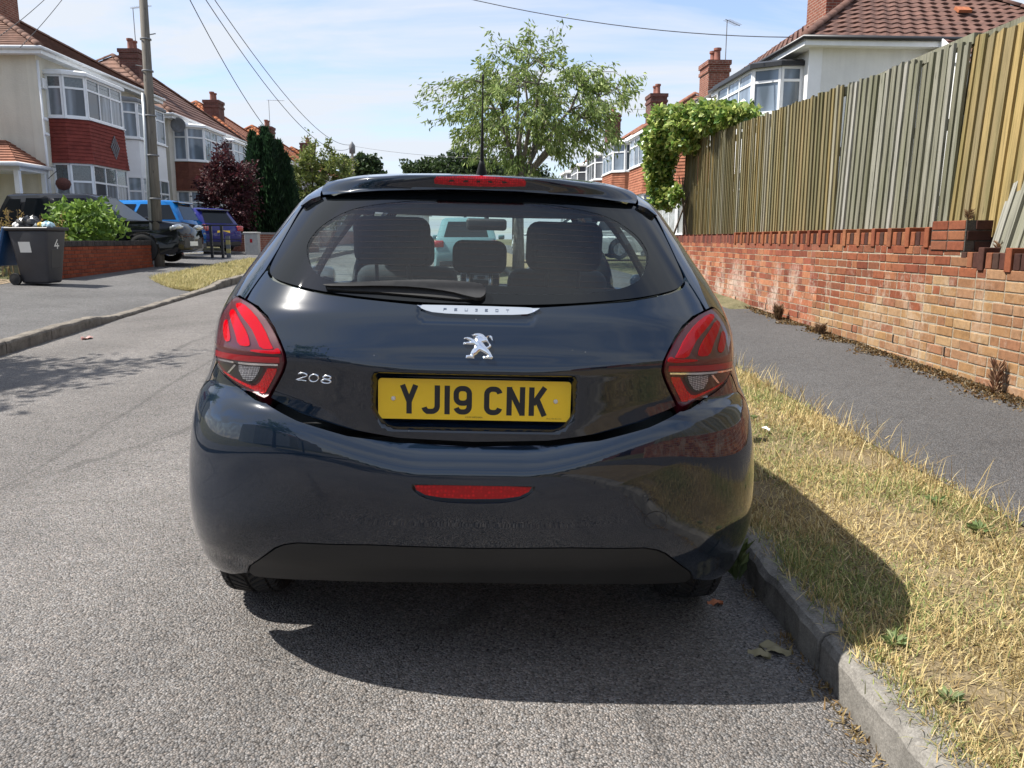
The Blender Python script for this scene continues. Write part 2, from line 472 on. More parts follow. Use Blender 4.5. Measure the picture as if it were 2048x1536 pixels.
def asphalt(name, base, agg=105, patch=.10, seam=False, dark=.42, warm=(1, 1, 1), bstr=.9):
    t = NT(name); v = t.pos()
    vc = t.voro(v, agg, out='Color'); vd = t.voro(v, agg, out='Distance')
    g = t.node('SeparateColor'); t.l.new(vc, g.inputs[0])
    stone = t.ramp(g.outputs[0], [(0, .55), (.35, .85), (.72, 1.05), (1, 1.55)])
    fine = t.ramp(t.noise(v, 420, 3, .7), [(.3, .75), (.7, 1.2)])
    big = t.ramp(t.noise(v, .9, 6, .62), [(.3, 1 - patch), (.7, 1 + patch)])
    mid = t.ramp(t.noise(v, 9, 4, .6), [(.3, .92), (.7, 1.07)])
    pit = t.ramp(vd, [(.0, 1), (.55, 1), (.95, dark)])
    c = t.mix(1, base, stone, 'MULTIPLY'); c = t.mix(1, c, fine, 'MULTIPLY'); c = t.mix(1, c, big, 'MULTIPLY'); c = t.mix(1, c, mid, 'MULTIPLY'); c = t.mix(1, c, pit, 'MULTIPLY')
    tint = t.ramp(g.outputs[1], [(0, (1.05, .99, .95)), (.5, (1, 1, 1)), (1, (.95, 1.0, 1.06))])
    c = t.mix(1, c, tint, 'MULTIPLY')
    if seam:
        # tyre-polished, slightly darker tracks and an old trench line along the road
        sx = t.node('SeparateXYZ'); t.l.new(v, sx.inputs[0])
        wob = t.math('MULTIPLY', t.noise(t.mapping(v, (1, .35, 1)), 1.4, 4), .22)
        d = t.math('ABSOLUTE', t.math('ADD', t.math('ADD', sx.outputs['X'], t.math('MULTIPLY', sx.outputs['Y'], .055)), t.math('ADD', wob, 2.15)))
        line = t.ramp(d, [(.0, .72), (.012, .85), (.03, 1)])
        c = t.mix(1, c, line, 'MULTIPLY')
        tx = t.math('ADD', sx.outputs['X'], t.math('MULTIPLY', t.noise(t.mapping(v, (.4, .15, 1)), 1, 3), .8))
        c = t.mix(1, c, t.ramp(t.math('ADD', t.math('MULTIPLY', t.math('SINE', t.math('MULTIPLY', tx, 3.6)), .5), .5), [(0, .93), (1, 1.07)]), 'MULTIPLY')
        cr = t.voro(t.mapping(t.mix(.22, v, t.noise(v, 2.2, 5, .7, 0, 'Color')), (.55, .30, .5)), 1, 'DISTANCE_TO_EDGE')
        crm = t.math('MULTIPLY', t.ramp(cr, [(.0, 1), (.008, 1), (.014, 0)]), t.ramp(t.noise(v, .7, 2), [(.50, 0), (.58, 1)]))
        c = t.mix(t.math('MULTIPLY', crm, .35), c, (.045, .042, .04))
        st = t.ramp(t.noise(v, 2.6, 5, .7, .6), [(.62, 0), (.78, 1)])
        c = t.mix(t.math('MULTIPLY', st, .25), c, (.05, .047, .045))
    h = t.math('ADD', t.math('MULTIPLY', t.ramp(vd, [(0, 1), (.9, 0)]), 1.0), t.math('MULTIPLY', t.noise(v, 260, 3, .7), .6))
    h = t.math('ADD', h, t.math('MULTIPLY', g.outputs[2], .7))
    nm = t.bump(h, bstr, .0065)
    nm = t.bump(t.noise(v, 14, 4, .6), .25, .012, nm)
    return t.bsdf(c, .86, 0, nm, .35)
M_ROAD = asphalt('road_asphalt', (.205, .190, .177), 145, .18, True, .12, bstr=1.0)
M_PATH = asphalt('footpath_tarmac', (.100, .097, .096), 170, .16, False, .4, bstr=.8)
M_PAVEL = asphalt('left_pavement_tarmac', (.128, .124, .121), 130, .22, False, .35, bstr=.8)
def soil_mat(name, a, b, c, sc=7):
    t = NT(name); v = t.pos()
    n = t.ramp(t.noise(v, sc, 8, .68), [(.25, a), (.5, b), (.75, c)])
    f = t.ramp(t.noise(v, sc * 25, 4, .7), [(.3, .6), (.7, 1.3)])
    return t.bsdf(t.mix(1, n, f, 'MULTIPLY'), .95, 0, t.bump(t.noise(v, sc * 14, 5, .7), .8, .02), .15)
M_SOIL_V = soil_mat('verge_dry_soil', (.15, .115, .07), (.22, .17, .10), (.29, .235, .145), 5)
M_GARDEN = soil_mat('garden_ground', (.06, .07, .03), (.12, .11, .06), (.20, .17, .10), 1.2)
M_DRIVE = asphalt('driveway_tarmac', (.16, .155, .15), 150, .15, False, .6, bstr=.4)

# one sheet of land out to the horizon, just under everything else
gx = np.concatenate([-np.geomspace(900, 16, 14), np.linspace(-15, -5.2, 12), np.linspace(-4.9, .98, 7), np.linspace(1.1, 3.4, 6), [3.75, 4.2], np.linspace(6, 15, 6), np.geomspace(18, 900, 14)])
gy = np.concatenate([-np.geomspace(900, 28, 12), np.linspace(-24, 40, 65), np.geomspace(43, 1200, 22)])
GX, GY = np.meshgrid(gx, gy)
xb = GX - bend(np.clip(GY, -25, 140))
yb = np.clip(GY, -25, 140)
GZ = np.where(xb < KERB_L, z_left(GX, yb), np.where(xb < KERB_R + .02, z_road(GX, yb), np.where(xb < 3.5, z_right(GX, yb), .32 + .55 * rise(yb)))) - .03
GZ = np.where((xb > KERB_L - .4) & (xb < KERB_R + .4), np.minimum(GZ, z_road(GX, yb) - .03), GZ)
# front gardens on the right stand level with the road further up
GZ = np.where((xb > 3.5) & (yb > 14), z_right(GX, yb) - .03, GZ)
idx = np.arange(GX.size).reshape(GX.shape)
q = np.stack([idx[:-1, :-1], idx[:-1, 1:], idx[1:, 1:], idx[1:, :-1]], -1).reshape(-1, 4)
tag(mk_np('ground', np.stack([GX, GY, GZ], -1).reshape(-1, 3), q, M_GARDEN, None, True), 'bare garden earth and lawn around the houses', 'ground', None, 'structure')

tag(sheet('road', lambda Y: (KERB_L + bend(Y), KERB_R + bend(Y)), Ys_far, z_road, M_ROAD, 14), 'worn grey asphalt road', 'road', None, 'structure')
# right verge soil, footpath
tag(sheet('verge', lambda Y: (KERB_R + .11 + bend(Y), VERGE_R + bend(Y)), Ys_far, lambda X, Y: z_right(X, Y) - .002, M_SOIL_V, 6), 'dry earth of the verge between kerb and footpath', 'verge', None, 'structure')
tag(sheet('footpath', lambda Y: (VERGE_R + bend(Y), np.maximum(wall_x(min(Y, 14)), 3.4) + .02 + bend(Y) * (Y > 14)), Ys_far, lambda X, Y: z_right(X, Y) + .004, M_PATH, 5), 'dark tarmac footpath beside the tall brick wall', 'footpath', None, 'structure')
# left pavement with driveway crossings, drives up to the houses
tag(sheet('pavement', lambda Y: (-8.25 + bend(Y), KERB_L - .11 + bend(Y)), Ys_far, lambda X, Y: z_left(X, Y) + .004, M_PAVEL, 5), 'grey tarmac pavement on the far side of the road', 'pavement', None, 'structure')
tag(sheet('driveway', lambda Y: (-14.2, -8.26 + bend(Y)), np.linspace(19.6, 30.0, 24), lambda X, Y: z_left(X, Y) + .008, M_DRIVE, 5), 'tarmac drives in front of the cream houses', 'driveway', None, 'structure')

# ------------------------------------------------------------------ kerbs, one stone at a time
def stone_mat(name, base, moss=.0):
    t = NT(name); v = t.pos()
    n = t.ramp(t.noise(v, 7, 9, .75, .4), [(.28, [x * .35 for x in base]), (.5, base), (.75, [min(1, x * 1.5) for x in base])])
    s_ = t.ramp(t.noise(v, 160, 3, .7), [(.3, .7), (.7, 1.25)])
    return t.bsdf(t.mix(1, n, s_, 'MULTIPLY'), .9, 0, t.bump(t.noise(v, 60, 6, .7), .7, .006), .25)
M_KERB = stone_mat('kerb_stone', (.19, .178, .16)); M_KERB_L = stone_mat('kerb_stone_worn', (.17, .15, .125))
def kerb(name, xf, sgn, Y0, Y1, top_f, mat, label, length=.915):
    root = empty(name); tag(root, label, 'kerb', None, 'structure')
    Y = Y0; k = 0
    while Y < Y1:
        L = length; n = 14; b = MB(); vs = []; wob = random.uniform(0, 9)
        for j in range(n + 1):
            y = Y + .006 + (L - .012) * j / n; x = float(xf(y)); zt = float(top_f(y)) + .004 * math.sin(y * 9 + wob) + random.uniform(-.004, .004); zb = float(z_road(x, y)) - .06
            jx = .004 * math.sin(y * 13 + wob) + random.uniform(-.005, .005)
            prof = [(0 + jx, zb), (0 + jx * 1.4, zt - .030), (.012 + jx, zt - .008 + random.uniform(-.003, .003)), (.032, zt), (.125, zt + .002), (.125, zb)]
            vs.append([(x + sgn * a, y, z) for a, z in prof])
        V = [p for r in vs for p in r]; m = 6; F = []
        for j in range(n):
            for i in range(m - 1): F.append((j * m + i, j * m + i + 1, (j + 1) * m + i + 1, (j + 1) * m + i))
        F += [tuple(range(m))[::-1], tuple(n * m + i for i in range(m))]
        b.add(V, F); b.build('kerb_stone', mat, root); Y += L; k += 1
    return root
kerb('kerb', lambda Y: KERB_R + bend(Y), 1, -4.2, 34, lambda y: z_kr(y) + .004, M_KERB, 'grey stone kerb beside the dry grass verge')
def top_left(y):
    # dropped in front of the drives, raised elsewhere
    drop = sstep(9.6, 10.3, y) * (1 - sstep(13.6, 14.6, y)) + sstep(19.5, 20.4, y) * (1 - sstep(28, 29, y))
    return float(z_left(KERB_L + bend(y) - .1, y)) + .012 + (1 - float(drop)) * .012 - .0
kerb('kerb', lambda Y: KERB_L + bend(Y), -1, -3.6, 36, top_left, M_KERB_L, 'worn low kerb along the left pavement')

M_TAN = soil_mat('tan_gravel', (.26, .19, .12), (.36, .28, .19), (.44, .36, .26), 9)
tag(sheet('gravel_strip', lambda Y: (-10.5, -8.27 + bend(Y)), np.linspace(9.0, 15.2, 14), lambda X, Y: z_left(X, Y) + .006, M_TAN, 5), 'strip of tan gravel and dry earth behind the wheelie bin', 'path', None, 'structure')
# ------------------------------------------------------------------ the tall brick wall on the right
def brick_mat(name, cols, white=0.0, sc=1.0, dirt=.4):
    """brick colour varies from brick to brick and over each face; lime bloom where the wall has been wet"""
    t = NT(name); v = t.pos(); oi = t.node('ObjectInfo')
    c = t.ramp(oi.outputs['Random'], [(i / max(1, len(cols) - 1), k) for i, k in enumerate(cols)])
    n = t.ramp(t.noise(v, 22, 6, .65), [(.25, .65), (.5, 1), (.8, 1.3)])
    f = t.ramp(t.noise(v, 220, 4, .7), [(.3, .75), (.7, 1.2)])
    c = t.mix(1, c, n, 'MULTIPLY'); c = t.mix(1, c, f, 'MULTIPLY')
    if white:
        st = t.noise(t.mapping(v, (1.6, 1.6, .9)), 1.5, 7, .72, .5)
        w = t.ramp(t.math('ADD', t.math('MULTIPLY', st, .72), t.math('MULTIPLY', t.noise(v, 30, 4, .7), .28)), [(.50, 0), (.60, 1)])
        sx = t.node('SeparateXYZ'); t.l.new(v, sx.inputs[0])
        low = t.ramp(sx.outputs['Z'], [(.30, .8), (.62, 1), (.95, .55), (1.15, 0)])
        c = t.mix(t.math('MULTIPLY', t.math('MULTIPLY', w, low), white), c, (.62, .55, .47))
    c = t.mix(1, c, (.80, .76, .70), 'MULTIPLY')
    return t.bsdf(c, .9, 0, t.bump(t.noise(v, 120, 5, .7), .5, .004), .2)
RED = [(.17, .052, .030), (.25, .080, .042), (.30, .108, .055), (.22, .068, .040), (.33, .14, .072), (.28, .118, .062), (.20, .075, .046)]
BUFF = [(.31, .18, .085), (.38, .235, .115), (.27, .135, .075), (.36, .22, .13), (.42, .29, .16), (.28, .12, .072)]
M_BRICK = brick_mat('brick_red', RED, .6)
M_BRICK_B = brick_mat('brick_buff', BUFF, .4)
M_BRICK_D = brick_mat('brick_dark', [(.055, .026, .022), (.085, .035, .028), (.07, .04, .032)], 0)
M_MORTAR = soil_mat('mortar', (.25, .21, .15), (.40, .345, .26), (.54, .48, .385), 9)
M_MORTAR_D = soil_mat('mortar_dark', (.05, .045, .04), (.09, .08, .07), (.14, .12, .10), 6)
def brick_mesh(name, L, Hh, D, mat, bev=.004):
    o = MB().box((-D / 2, -L / 2, -Hh / 2), (D / 2, L / 2, Hh / 2)).build(name, mat, None, False, bev)
    me = o.data; bpy.data.objects.remove(o); return me
BH, BL, BW, JT = .065, .215, .1025, .010
me_st = brick_mesh('brick_stretcher', BL, BH, BW, M_BRICK); me_hd = brick_mesh('brick_header', BW, BH, BW, M_BRICK)
me_st_b = brick_mesh('brick_stretcher_buff', BL, BH, BW, M_BRICK_B); me_hd_b = brick_mesh('brick_header_buff', BW, BH, BW, M_BRICK_B)
me_on = brick_mesh('brick_on_edge', .065, .11, .215, M_BRICK_D)
me_up = brick_mesh('brick_upright', .066, .16, .215, M_BRICK)
WZ0 = .235; NC = 13                                            # first course centre, number of courses
brick_wall = empty('brick_wall', (0, 0, 0))
tag(brick_wall, 'tall weathered red and buff brick garden wall with white lime stains under the fence', 'wall')
Y_PIER0, Y_PIER1 = 5.78, 6.24
W_END = 15.7
bricks = []
for c in range(NC):
    z = WZ0 + .0375 + c * .075
    y = -3.0 + (.056 if c % 2 else -.06)
    k = 0
    while y < W_END:
        head = (k % 4 == (1 if c % 2 else 3)) or random.random() < .22
        L = BW if head else BL
        if not (c >= NC - 0):
            bricks.append((y + L / 2, z, head, c))
        y += L + JT; k += 1
# the pier stands two courses higher; right of it the wall is one course lower
ztop_far = WZ0 + NC * .075
sel, rest = [], []
for (y, z, head, c) in bricks:
    if y < Y_PIER0 and c >= NC - 2: continue
    (sel if 4.1 < y else rest).append((y, z, head, c))
sel.sort(key=lambda b: b[0])
rest += sel[300:]; sel = sel[:300]
def is_buff(y, z):
    lim = 8.2 + .8 * math.sin(z * 5.0) - max(0, z - .45) * 3.2
    return y < lim + random.uniform(-.6, .6)
def wall_face_x(y): return float(wall_x(y)) + BW / 2
for (y, z, head, c) in sel:
    bf = is_buff(y, z)
    me = (me_hd_b if bf else me_hd) if head else (me_st_b if bf else me_st)
    share('brick', me, brick_wall, (wall_face_x(y) + random.uniform(-.003, .003), y, z + random.uniform(-.0015, .0015)), (0, 0, -.010 + random.uniform(-.006, .006)))
def far_brick_mat(name):
    t = NT(name); a = t.node('Attribute'); a.attribute_name = 'col'; v = t.pos()
    n = t.ramp(t.noise(v, 22, 6, .65), [(.25, .7), (.5, 1), (.8, 1.3)])
    c = t.mix(1, a.outputs['Color'], n, 'MULTIPLY')
    st = t.noise(t.mapping(v, (1.6, 1.6, .9)), 1.5, 7, .72, .5)
    w = t.ramp(t.math('ADD', t.math('MULTIPLY', st, .72), t.math('MULTIPLY', t.noise(v, 30, 4, .7), .28)), [(.50, 0), (.60, 1)])
    sx = t.node('SeparateXYZ'); t.l.new(v, sx.inputs[0])
    low = t.ramp(sx.outputs['Z'], [(.30, .8), (.62, 1), (.95, .55), (1.15, 0)])
    c = t.mix(t.math('MULTIPLY', t.math('MULTIPLY', w, low), .6), c, (.60, .52, .43))
    return t.bsdf(c, .9, 0, t.bump(t.noise(v, 120, 5, .7), .5, .004), .2)
def joined_bricks(name, lst, parent, D=BW, h=BH, mat=None, pal=RED):
    V, Q, Cc = [], [], []
    for (x, y, z, L) in lst:
        n = len(V); a, b, c = D / 2, L / 2, h / 2
        V += [(x - a, y - b, z - c), (x + a, y - b, z - c), (x + a, y + b, z - c), (x - a, y + b, z - c), (x - a, y - b, z + c), (x + a, y - b, z + c), (x + a, y + b, z + c), (x - a, y + b, z + c)]
        Q += [[n + i for i in f] for f in ((0, 3, 2, 1), (4, 5, 6, 7), (0, 1, 5, 4), (1, 2, 6, 5), (2, 3, 7, 6), (3, 0, 4, 7))]
        col = random.choice(pal); s_ = random.uniform(.85, 1.15); Cc += [[k * s_ for k in col]] * 8
    o = mk_np(name, V, Q, mat, parent, False, Cc); o['kind'] = 'stuff'; return o
M_FARBRICK = far_brick_mat('brick_red_joined')
joined_bricks('far_bricks', [(wall_face_x(y) + random.uniform(-.0005, .0035), y, z + random.uniform(-.0015, .0015), BW if h_ else BL) for (y, z, h_, c) in rest], brick_wall, mat=M_FARBRICK)
# mortar bed behind the brick faces
def mort(y0, y1, z0, z1, mat, name='mortar'):
    b = MB(); n = max(1, int((y1 - y0) / 1.5)); ys = np.linspace(y0, y1, n + 1)
    V = []
    for y in ys:
        x = float(wall_x(y)) + .0045
        V += [(x, y, z0), (x, y, z1), (x + .20, y, z1), (x + .20, y, z0)]
    F = []
    for i in range(n):
        for k in range(4): F.append((i * 4 + k, i * 4 + (k + 1) % 4, (i + 1) * 4 + (k + 1) % 4, (i + 1) * 4 + k))
    F += [(0, 3, 2, 1), (n * 4, n * 4 + 1, n * 4 + 2, n * 4 + 3)]
    return b.add(V, F).build(name, mat, brick_wall)
mort(Y_PIER0, W_END, .05, ztop_far - .004, M_MORTAR)
mort(-3.0, Y_PIER0 - .002, .05, ztop_far - .154, M_MORTAR)
# coping: flat dark bricks with an upright brick standing proud every third one
y = Y_PIER1 + .02; k = 0
while y < W_END:
    x = float(wall_x(y)) + .1075
    if y < 11.5:
        if k % 4 == 0: share('coping_brick', me_up, brick_wall, (x - .012, y + .033, ztop_far + .062), (0, 0, -.01), mat=M_BRICK)
        else: share('coping_brick', me_on, brick_wall, (x + random.uniform(-.004, .004), y + .033, ztop_far + .052), (random.uniform(-.02, .02), 0, -.01), mat=M_BRICK_D if k % 4 == 2 else M_BRICK)
    y += .076; k += 1
lst = []
y = 11.5; k = 0
while y < W_END:
    lst.append((float(wall_x(y)) + .1075, y + .033, ztop_far + (.065 if k % 4 == 0 else .045), .065)); y += .076; k += 1
joined_bricks('far_coping_bricks', lst, brick_wall, .215, .12, M_FARBRICK, [(.16, .05, .035), (.10, .04, .03), (.2, .07, .045)])
MB().box((float(wall_x(8)) + .05, Y_PIER1 + .02, ztop_far + .02), (float(wall_x(8)) + .17, 11.5, ztop_far + .1005)).build('coping_mortar', M_MORTAR_D, brick_wall)
# pier: two courses above the coping, near face stained almost black
me_pn = brick_mesh('pier_brick', .215, .065, .2, M_BRICK); me_pd = brick_mesh('pier_brick_dark', .215, .065, .2, M_BRICK_D)
for c in range(3):
    z = ztop_far - .0375 + .0375 + c * .075
    for j in range(2):
        L = .235
        share('pier_brick', me_pn, brick_wall, (float(wall_x(6)) + .10 - .010, Y_PIER0 + .107 + j * .223, z), (0, 0, -.01))
    for j in range(3):
        xx = float(wall_x(6)) + .112 + j * .225 + (.0 if c % 2 else .06)
        share('pier_brick', me_pd, brick_wall, (xx, Y_PIER0 - .004, z), (0, 0, math.pi / 2), (.15, 1, 1))
for c in range(2):
    for j in range(4):
        share('pier_brick', me_pd, brick_wall, (float(wall_x(6)) + .16 + j * .225 + (.06 if c % 2 else 0), Y_PIER0 - .004, ztop_far - .15 + c * .075), (0, 0, math.pi / 2), (.15, 1, 1))
MB().box((float(wall_x(6)) + .06, Y_PIER0 + .005, ztop_far - .19), (float(wall_x(6)) + .9, Y_PIER1 - .02, ztop_far - .03)).build('pier_core', M_MORTAR_D, brick_wall)
MB().box((float(wall_x(6)) - .0045, Y_PIER0 - .010, ztop_far - .036), (float(wall_x(6)) + .9, Y_PIER1 - .015, ztop_far + .183)).build('pier_core', M_MORTAR_D, brick_wall)
# lower coping right of the pier
y = 4.3; k = 0; zt2 = ztop_far - .15
while y < Y_PIER0 - .03:
    x = float(wall_x(y)) + .1075
    share('coping_brick', me_up if k % 4 == 0 else me_on, brick_wall, (x - (.012 if k % 4 == 0 else 0), y + .033, zt2 + (.062 if k % 4 == 0 else .052)), (0, 0, -.01), mat=M_BRICK_D if k % 3 else M_BRICK)
    y += .076; k += 1
MB().box((float(wall_x(4.5)) + .05, 3.9, zt2 + .01), (float(wall_x(4.5)) + .25, Y_PIER0 - .01, zt2 + .095)).build('coping_mortar', M_MORTAR_D, brick_wall)
# weep holes
M_HOLE = NT('weep_hole_dark').bsdf((.008, .008, .008), .9)
for y in (5.9, 6.7, 7.5, 8.9, 10.0, 11.3):
    z = .235 + .0375 + .075 * 2 + (.0 if y > 7 else -.0)
    MB().box((float(wall_x(y)) - .006, y - .006, z - .036), (float(wall_x(y)) + .01, y + .006, z + .036)).build('weep_hole', M_HOLE, brick_wall)

# ------------------------------------------------------------------ board fence on the wall
def wood_mat(name, cols, streak=.5, green=0.0):
    t = NT(name); v = t.obj(); oi = t.node('ObjectInfo')
    c = t.ramp(oi.outputs['Random'], [(i / max(1, len(cols) - 1), k) for i, k in enumerate(cols)])
    off = t.node('VectorMath'); off.operation = 'MULTIPLY_ADD'
    t.l.new(oi.outputs['Random'], off.inputs[0]); off.inputs[1].default_value = (37, 91, 53); t.l.new(v, off.inputs[2])
    vv = off.outputs[0]
    gr = t.noise(t.mapping(vv, (60, 60, 2.2)), 1, 6, .65, .8)
    c = t.mix(1, c, t.ramp(gr, [(.25, 1 - streak), (.5, 1), (.78, 1 + streak * .6)]), 'MULTIPLY')
    big = t.noise(t.mapping(vv, (6, 6, 1.1)), 1, 5, .6)
    c = t.mix(t.math('MULTIPLY', t.ramp(big, [(.45, 0), (.7, 1)]), green), c, (.075, .085, .028))
    crk = t.noise(t.mapping(vv, (95, 95, 1.6)), 1, 4, .6, .3)
    c = t.mix(1, c, t.ramp(crk, [(.30, .35), (.40, 1)]), 'MULTIPLY')
    kn = t.ramp(t.voro(t.mapping(vv, (9, 9, 2.6)), 1), [(.0, .28), (.07, .55), (.11, 1)])
    c = t.mix(1, c, kn, 'MULTIPLY')
    return t.bsdf(c, .85, 0, t.bump(gr, .5, .004), .2)
M_WOOD_Y = wood_mat('fence_board_yellow', [(.27, .20, .085), (.22, .175, .085), (.33, .24, .10), (.19, .155, .085), (.38, .27, .105)], .6, .45)
M_WOOD_G = wood_mat('fence_board_grey', [(.20, .195, .15), (.14, .135, .095), (.25, .245, .205), (.175, .17, .12), (.31, .30, .27)], .8, .4)
M_WOOD_GR = wood_mat('fence_board_greenish', [(.185, .155, .082), (.22, .18, .095), (.14, .125, .072), (.25, .205, .105), (.18, .165, .105), (.30, .275, .21)], .6, .45)
def fence_x(y): return float(wall_x(y)) + .20
def fence(Y0, Y1, z0, z1_f, mats, label, bw=.112, lean=0.0, x_f=fence_x, group='fence panels above the brick wall'):
    ym = (Y0 + Y1) / 2
    root = empty('fence_panel', (0, 0, 0)); tag(root, label, 'fence', group)
    y = Y0; k = 0
    while y < Y1 - .03:
        w = bw * random.uniform(.86, 1.12); zt = float(z1_f(y)) + random.uniform(-.02, .014) - (random.uniform(.02, .06) if random.random() < .12 else 0); zb = z0 + random.uniform(-.03, .01)
        th0, th1 = .024, .004
        b = MB(); t0 = random.uniform(-.006, .006)
        # feather edge: thick near edge overlaps the thin far edge of the next board; slightly irregular top
        h = zt - zb; cut = random.uniform(-.012, .012)
        vs = [(-th0, -w / 2, 0), (0, -w / 2, 0), (0, w / 2, 0), (-th1, w / 2, 0),
              (-th0, -w / 2, h + cut), (0, -w / 2, h + cut), (0, w / 2, h - cut), (-th1, w / 2, h - cut)]
        b.add(vs, [(0, 1, 2, 3), (7, 6, 5, 4), (0, 4, 5, 1), (1, 5, 6, 2), (2, 6, 7, 3), (3, 7, 4, 0)])
        m = mats[int(random.random() * len(mats))]
        b.build('board', m, root, loc=(x_f(y + w / 2) + random.uniform(-.003, .003), y + w / 2, zb), rot=(random.uniform(-.006, .006), lean + random.uniform(-.004, .004), random.uniform(-.02, .02) - .01))
        y += w * .955; k += 1
    for zr in (.25, .85, 1.45):
        MB().bar((x_f(Y0) + .035 + lean * zr, Y0, z0 + zr), (x_f(Y1) + .035 + lean * zr, Y1, z0 + zr), .05, .08).build('rail', M_WOOD_G, root)
    MB().box((-.045, -.045, 0), (.045, .045, 1.2)).build('post', M_WOOD_G, root, loc=(x_f(Y1) + .085, Y1, z0), rot=(0, lean, 0))
    return root
FZ = ztop_far + .105
ftop = lambda y: 2.74 + .028 * (y - 5.4)
fence(11.12, 15.6, FZ, ftop, [M_WOOD_GR, M_WOOD_GR, M_WOOD_Y], 'olive brown fence panel half hidden by the climbing ivy', .10)
fence(8.56, 11.15, FZ, ftop, [M_WOOD_GR, M_WOOD_GR, M_WOOD_GR, M_WOOD_Y], 'olive brown fence panel between the ivy panel and the silvery boards', .105)
fence(6.36, 8.60, FZ, ftop, [M_WOOD_G], 'silvery grey weathered fence panel with uneven board tops', .115, .03)
fence(4.6, 6.40, FZ - .02, ftop, [M_WOOD_Y], 'yellow ochre fence panel at the right edge above the brick pier', .118, .05)
fence(4.9, 5.62, zt2 + .09, lambda y: 2.05, [M_WOOD_G], 'low whitish grey boards leaning behind the lower brick coping', .12, .22, lambda y: float(wall_x(y)) + .11)
fence(-2.6, 4.1, zt2 + .05, lambda y: 2.75, [M_WOOD_G, M_WOOD_GR], 'grey fence boards mirrored in the right corner of the bumper', .13)
# ------------------------------------------------------------------ houses
def render_mat(name, c, rough_b=.35):
    t = NT(name); v = t.pos()
    n = t.ramp(t.noise(v, 1.2, 6, .6), [(.3, .90), (.7, 1.05)])
    w = t.noise(t.mapping(v, (14, 14, 26)), 1, 5, .65)
    drip = t.ramp(t.noise(t.mapping(v, (3, 3, .25)), 1, 5, .6), [(.35, .9), (.6, 1)])
    cc = t.mix(1, t.mix(1, c, n, 'MULTIPLY'), drip, 'MULTIPLY')
    return t.bsdf(cc, .92, 0, t.bump(w, rough_b, .03), .15)
M_CREAM = render_mat('cream_roughcast', (.66, .62, .52)); M_WHITEREND = render_mat('white_render', (.74, .74, .72), .12)
M_CREAM2 = render_mat('pale_render', (.60, .58, .52)); M_QUOIN = render_mat('smooth_cream_band', (.72, .68, .57), .05)
M_UPVC = plain('white_window_plastic', (.80, .81, .82), .35, 0, .04, 3)
M_FASCIA = plain('white_painted_fascia', (.76, .77, .77), .5, 0, .06, 5)
M_GUTTERB = plain('black_gutter', (.02, .02, .022), .4, 0, .1, 5)
M_LEAD = plain('lead_grey', (.16, .165, .175), .6, 0, .2, 8)
def tile_mat(name, cols, lich=.3):
    t = NT(name); v = t.pos()
    cell = t.voro(t.mapping(v, (5.5, 5.5, 7)), 1, out='Color'); g = t.node('SeparateColor'); t.l.new(cell, g.inputs[0])
    c = t.ramp(g.outputs[0], [(i / max(1, len(cols) - 1), k) for i, k in enumerate(cols)])
    n = t.ramp(t.noise(v, 3.5, 7, .7), [(.3, .7), (.7, 1.2)])
    c = t.mix(1, c, n, 'MULTIPLY')
    l = t.ramp(t.noise(v, 16, 5, .7), [(.62, 0), (.72, 1)])
    c = t.mix(t.math('MULTIPLY', l, lich), c, (.30, .29, .25))
    return t.bsdf(c, .85, 0, t.bump(t.noise(v, 40, 4, .7), .4, .006), .2)
M_TILE_BR = tile_mat('brown_roof_tile', [(.12, .065, .052), (.15, .082, .065), (.105, .06, .05)], .2)
M_TILE_RED = tile_mat('red_roof_tile', [(.22, .10, .065), (.28, .125, .08), (.19, .085, .06)], .35)
M_TILE_PINK = tile_mat('weathered_roof_tile', [(.20, .115, .085), (.17, .10, .078), (.23, .13, .095)], .35)
M_TILE_GREY = tile_mat('grey_roof_tile', [(.105, .10, .095), (.14, .13, .12), (.09, .085, .08)], .3)
M_TILE_OR = tile_mat('orange_roof_tile', [(.33, .115, .055), (.38, .14, .065), (.29, .10, .05)], .1)
M_HUNG_RED = tile_mat('hung_tile_red', [(.20, .045, .035), (.225, .052, .04), (.18, .04, .032)], .0)
M_HUNG_BR = tile_mat('hung_tile_brown', [(.15, .06, .042), (.18, .07, .048), (.13, .052, .04)], .1)
M_HUNG_OR = tile_mat('hung_tile_orange', [(.32, .12, .07), (.36, .15, .09), (.27, .10, .06)], .15)
def wallbrick_mat(name, c1, c2, mo, sc=1.0):
    t = NT(name); v = t.pos(); sx = t.node('SeparateXYZ'); t.l.new(v, sx.inputs[0])
    cm = t.node('CombineXYZ'); t.l.new(t.math('ADD', sx.outputs['X'], sx.outputs['Y']), cm.inputs['X']); t.l.new(sx.outputs['Z'], cm.inputs['Y'])
    b = t.node('TexBrick', Scale=1.0); t.l.new(cm.outputs[0], b.inputs['Vector'])
    b.inputs['Brick Width'].default_value = .225; b.inputs['Row Height'].default_value = .075; b.inputs['Mortar Size'].default_value = .008
    b.inputs['Color1'].default_value = (*c1, 1); b.inputs['Color2'].default_value = (*c2, 1); b.inputs['Mortar'].default_value = (*mo, 1)
    n = t.ramp(t.noise(v, 4, 6, .7), [(.3, .65), (.7, 1.15)])
    return t.bsdf(t.mix(1, b.outputs['Color'], n, 'MULTIPLY'), .9, 0, t.bump(b.outputs['Fac'], -.4, .01), .2)
M_CHIM = wallbrick_mat('chimney_brick', (.19, .062, .042), (.25, .085, .055), (.30, .25, .20))
M_CHIM_D = wallbrick_mat('chimney_brick_dark', (.11, .05, .042), (.15, .062, .05), (.14, .11, .10))
M_POT = plain('chimney_pot_clay', (.22, .085, .06), .8, 0, .2, 8)
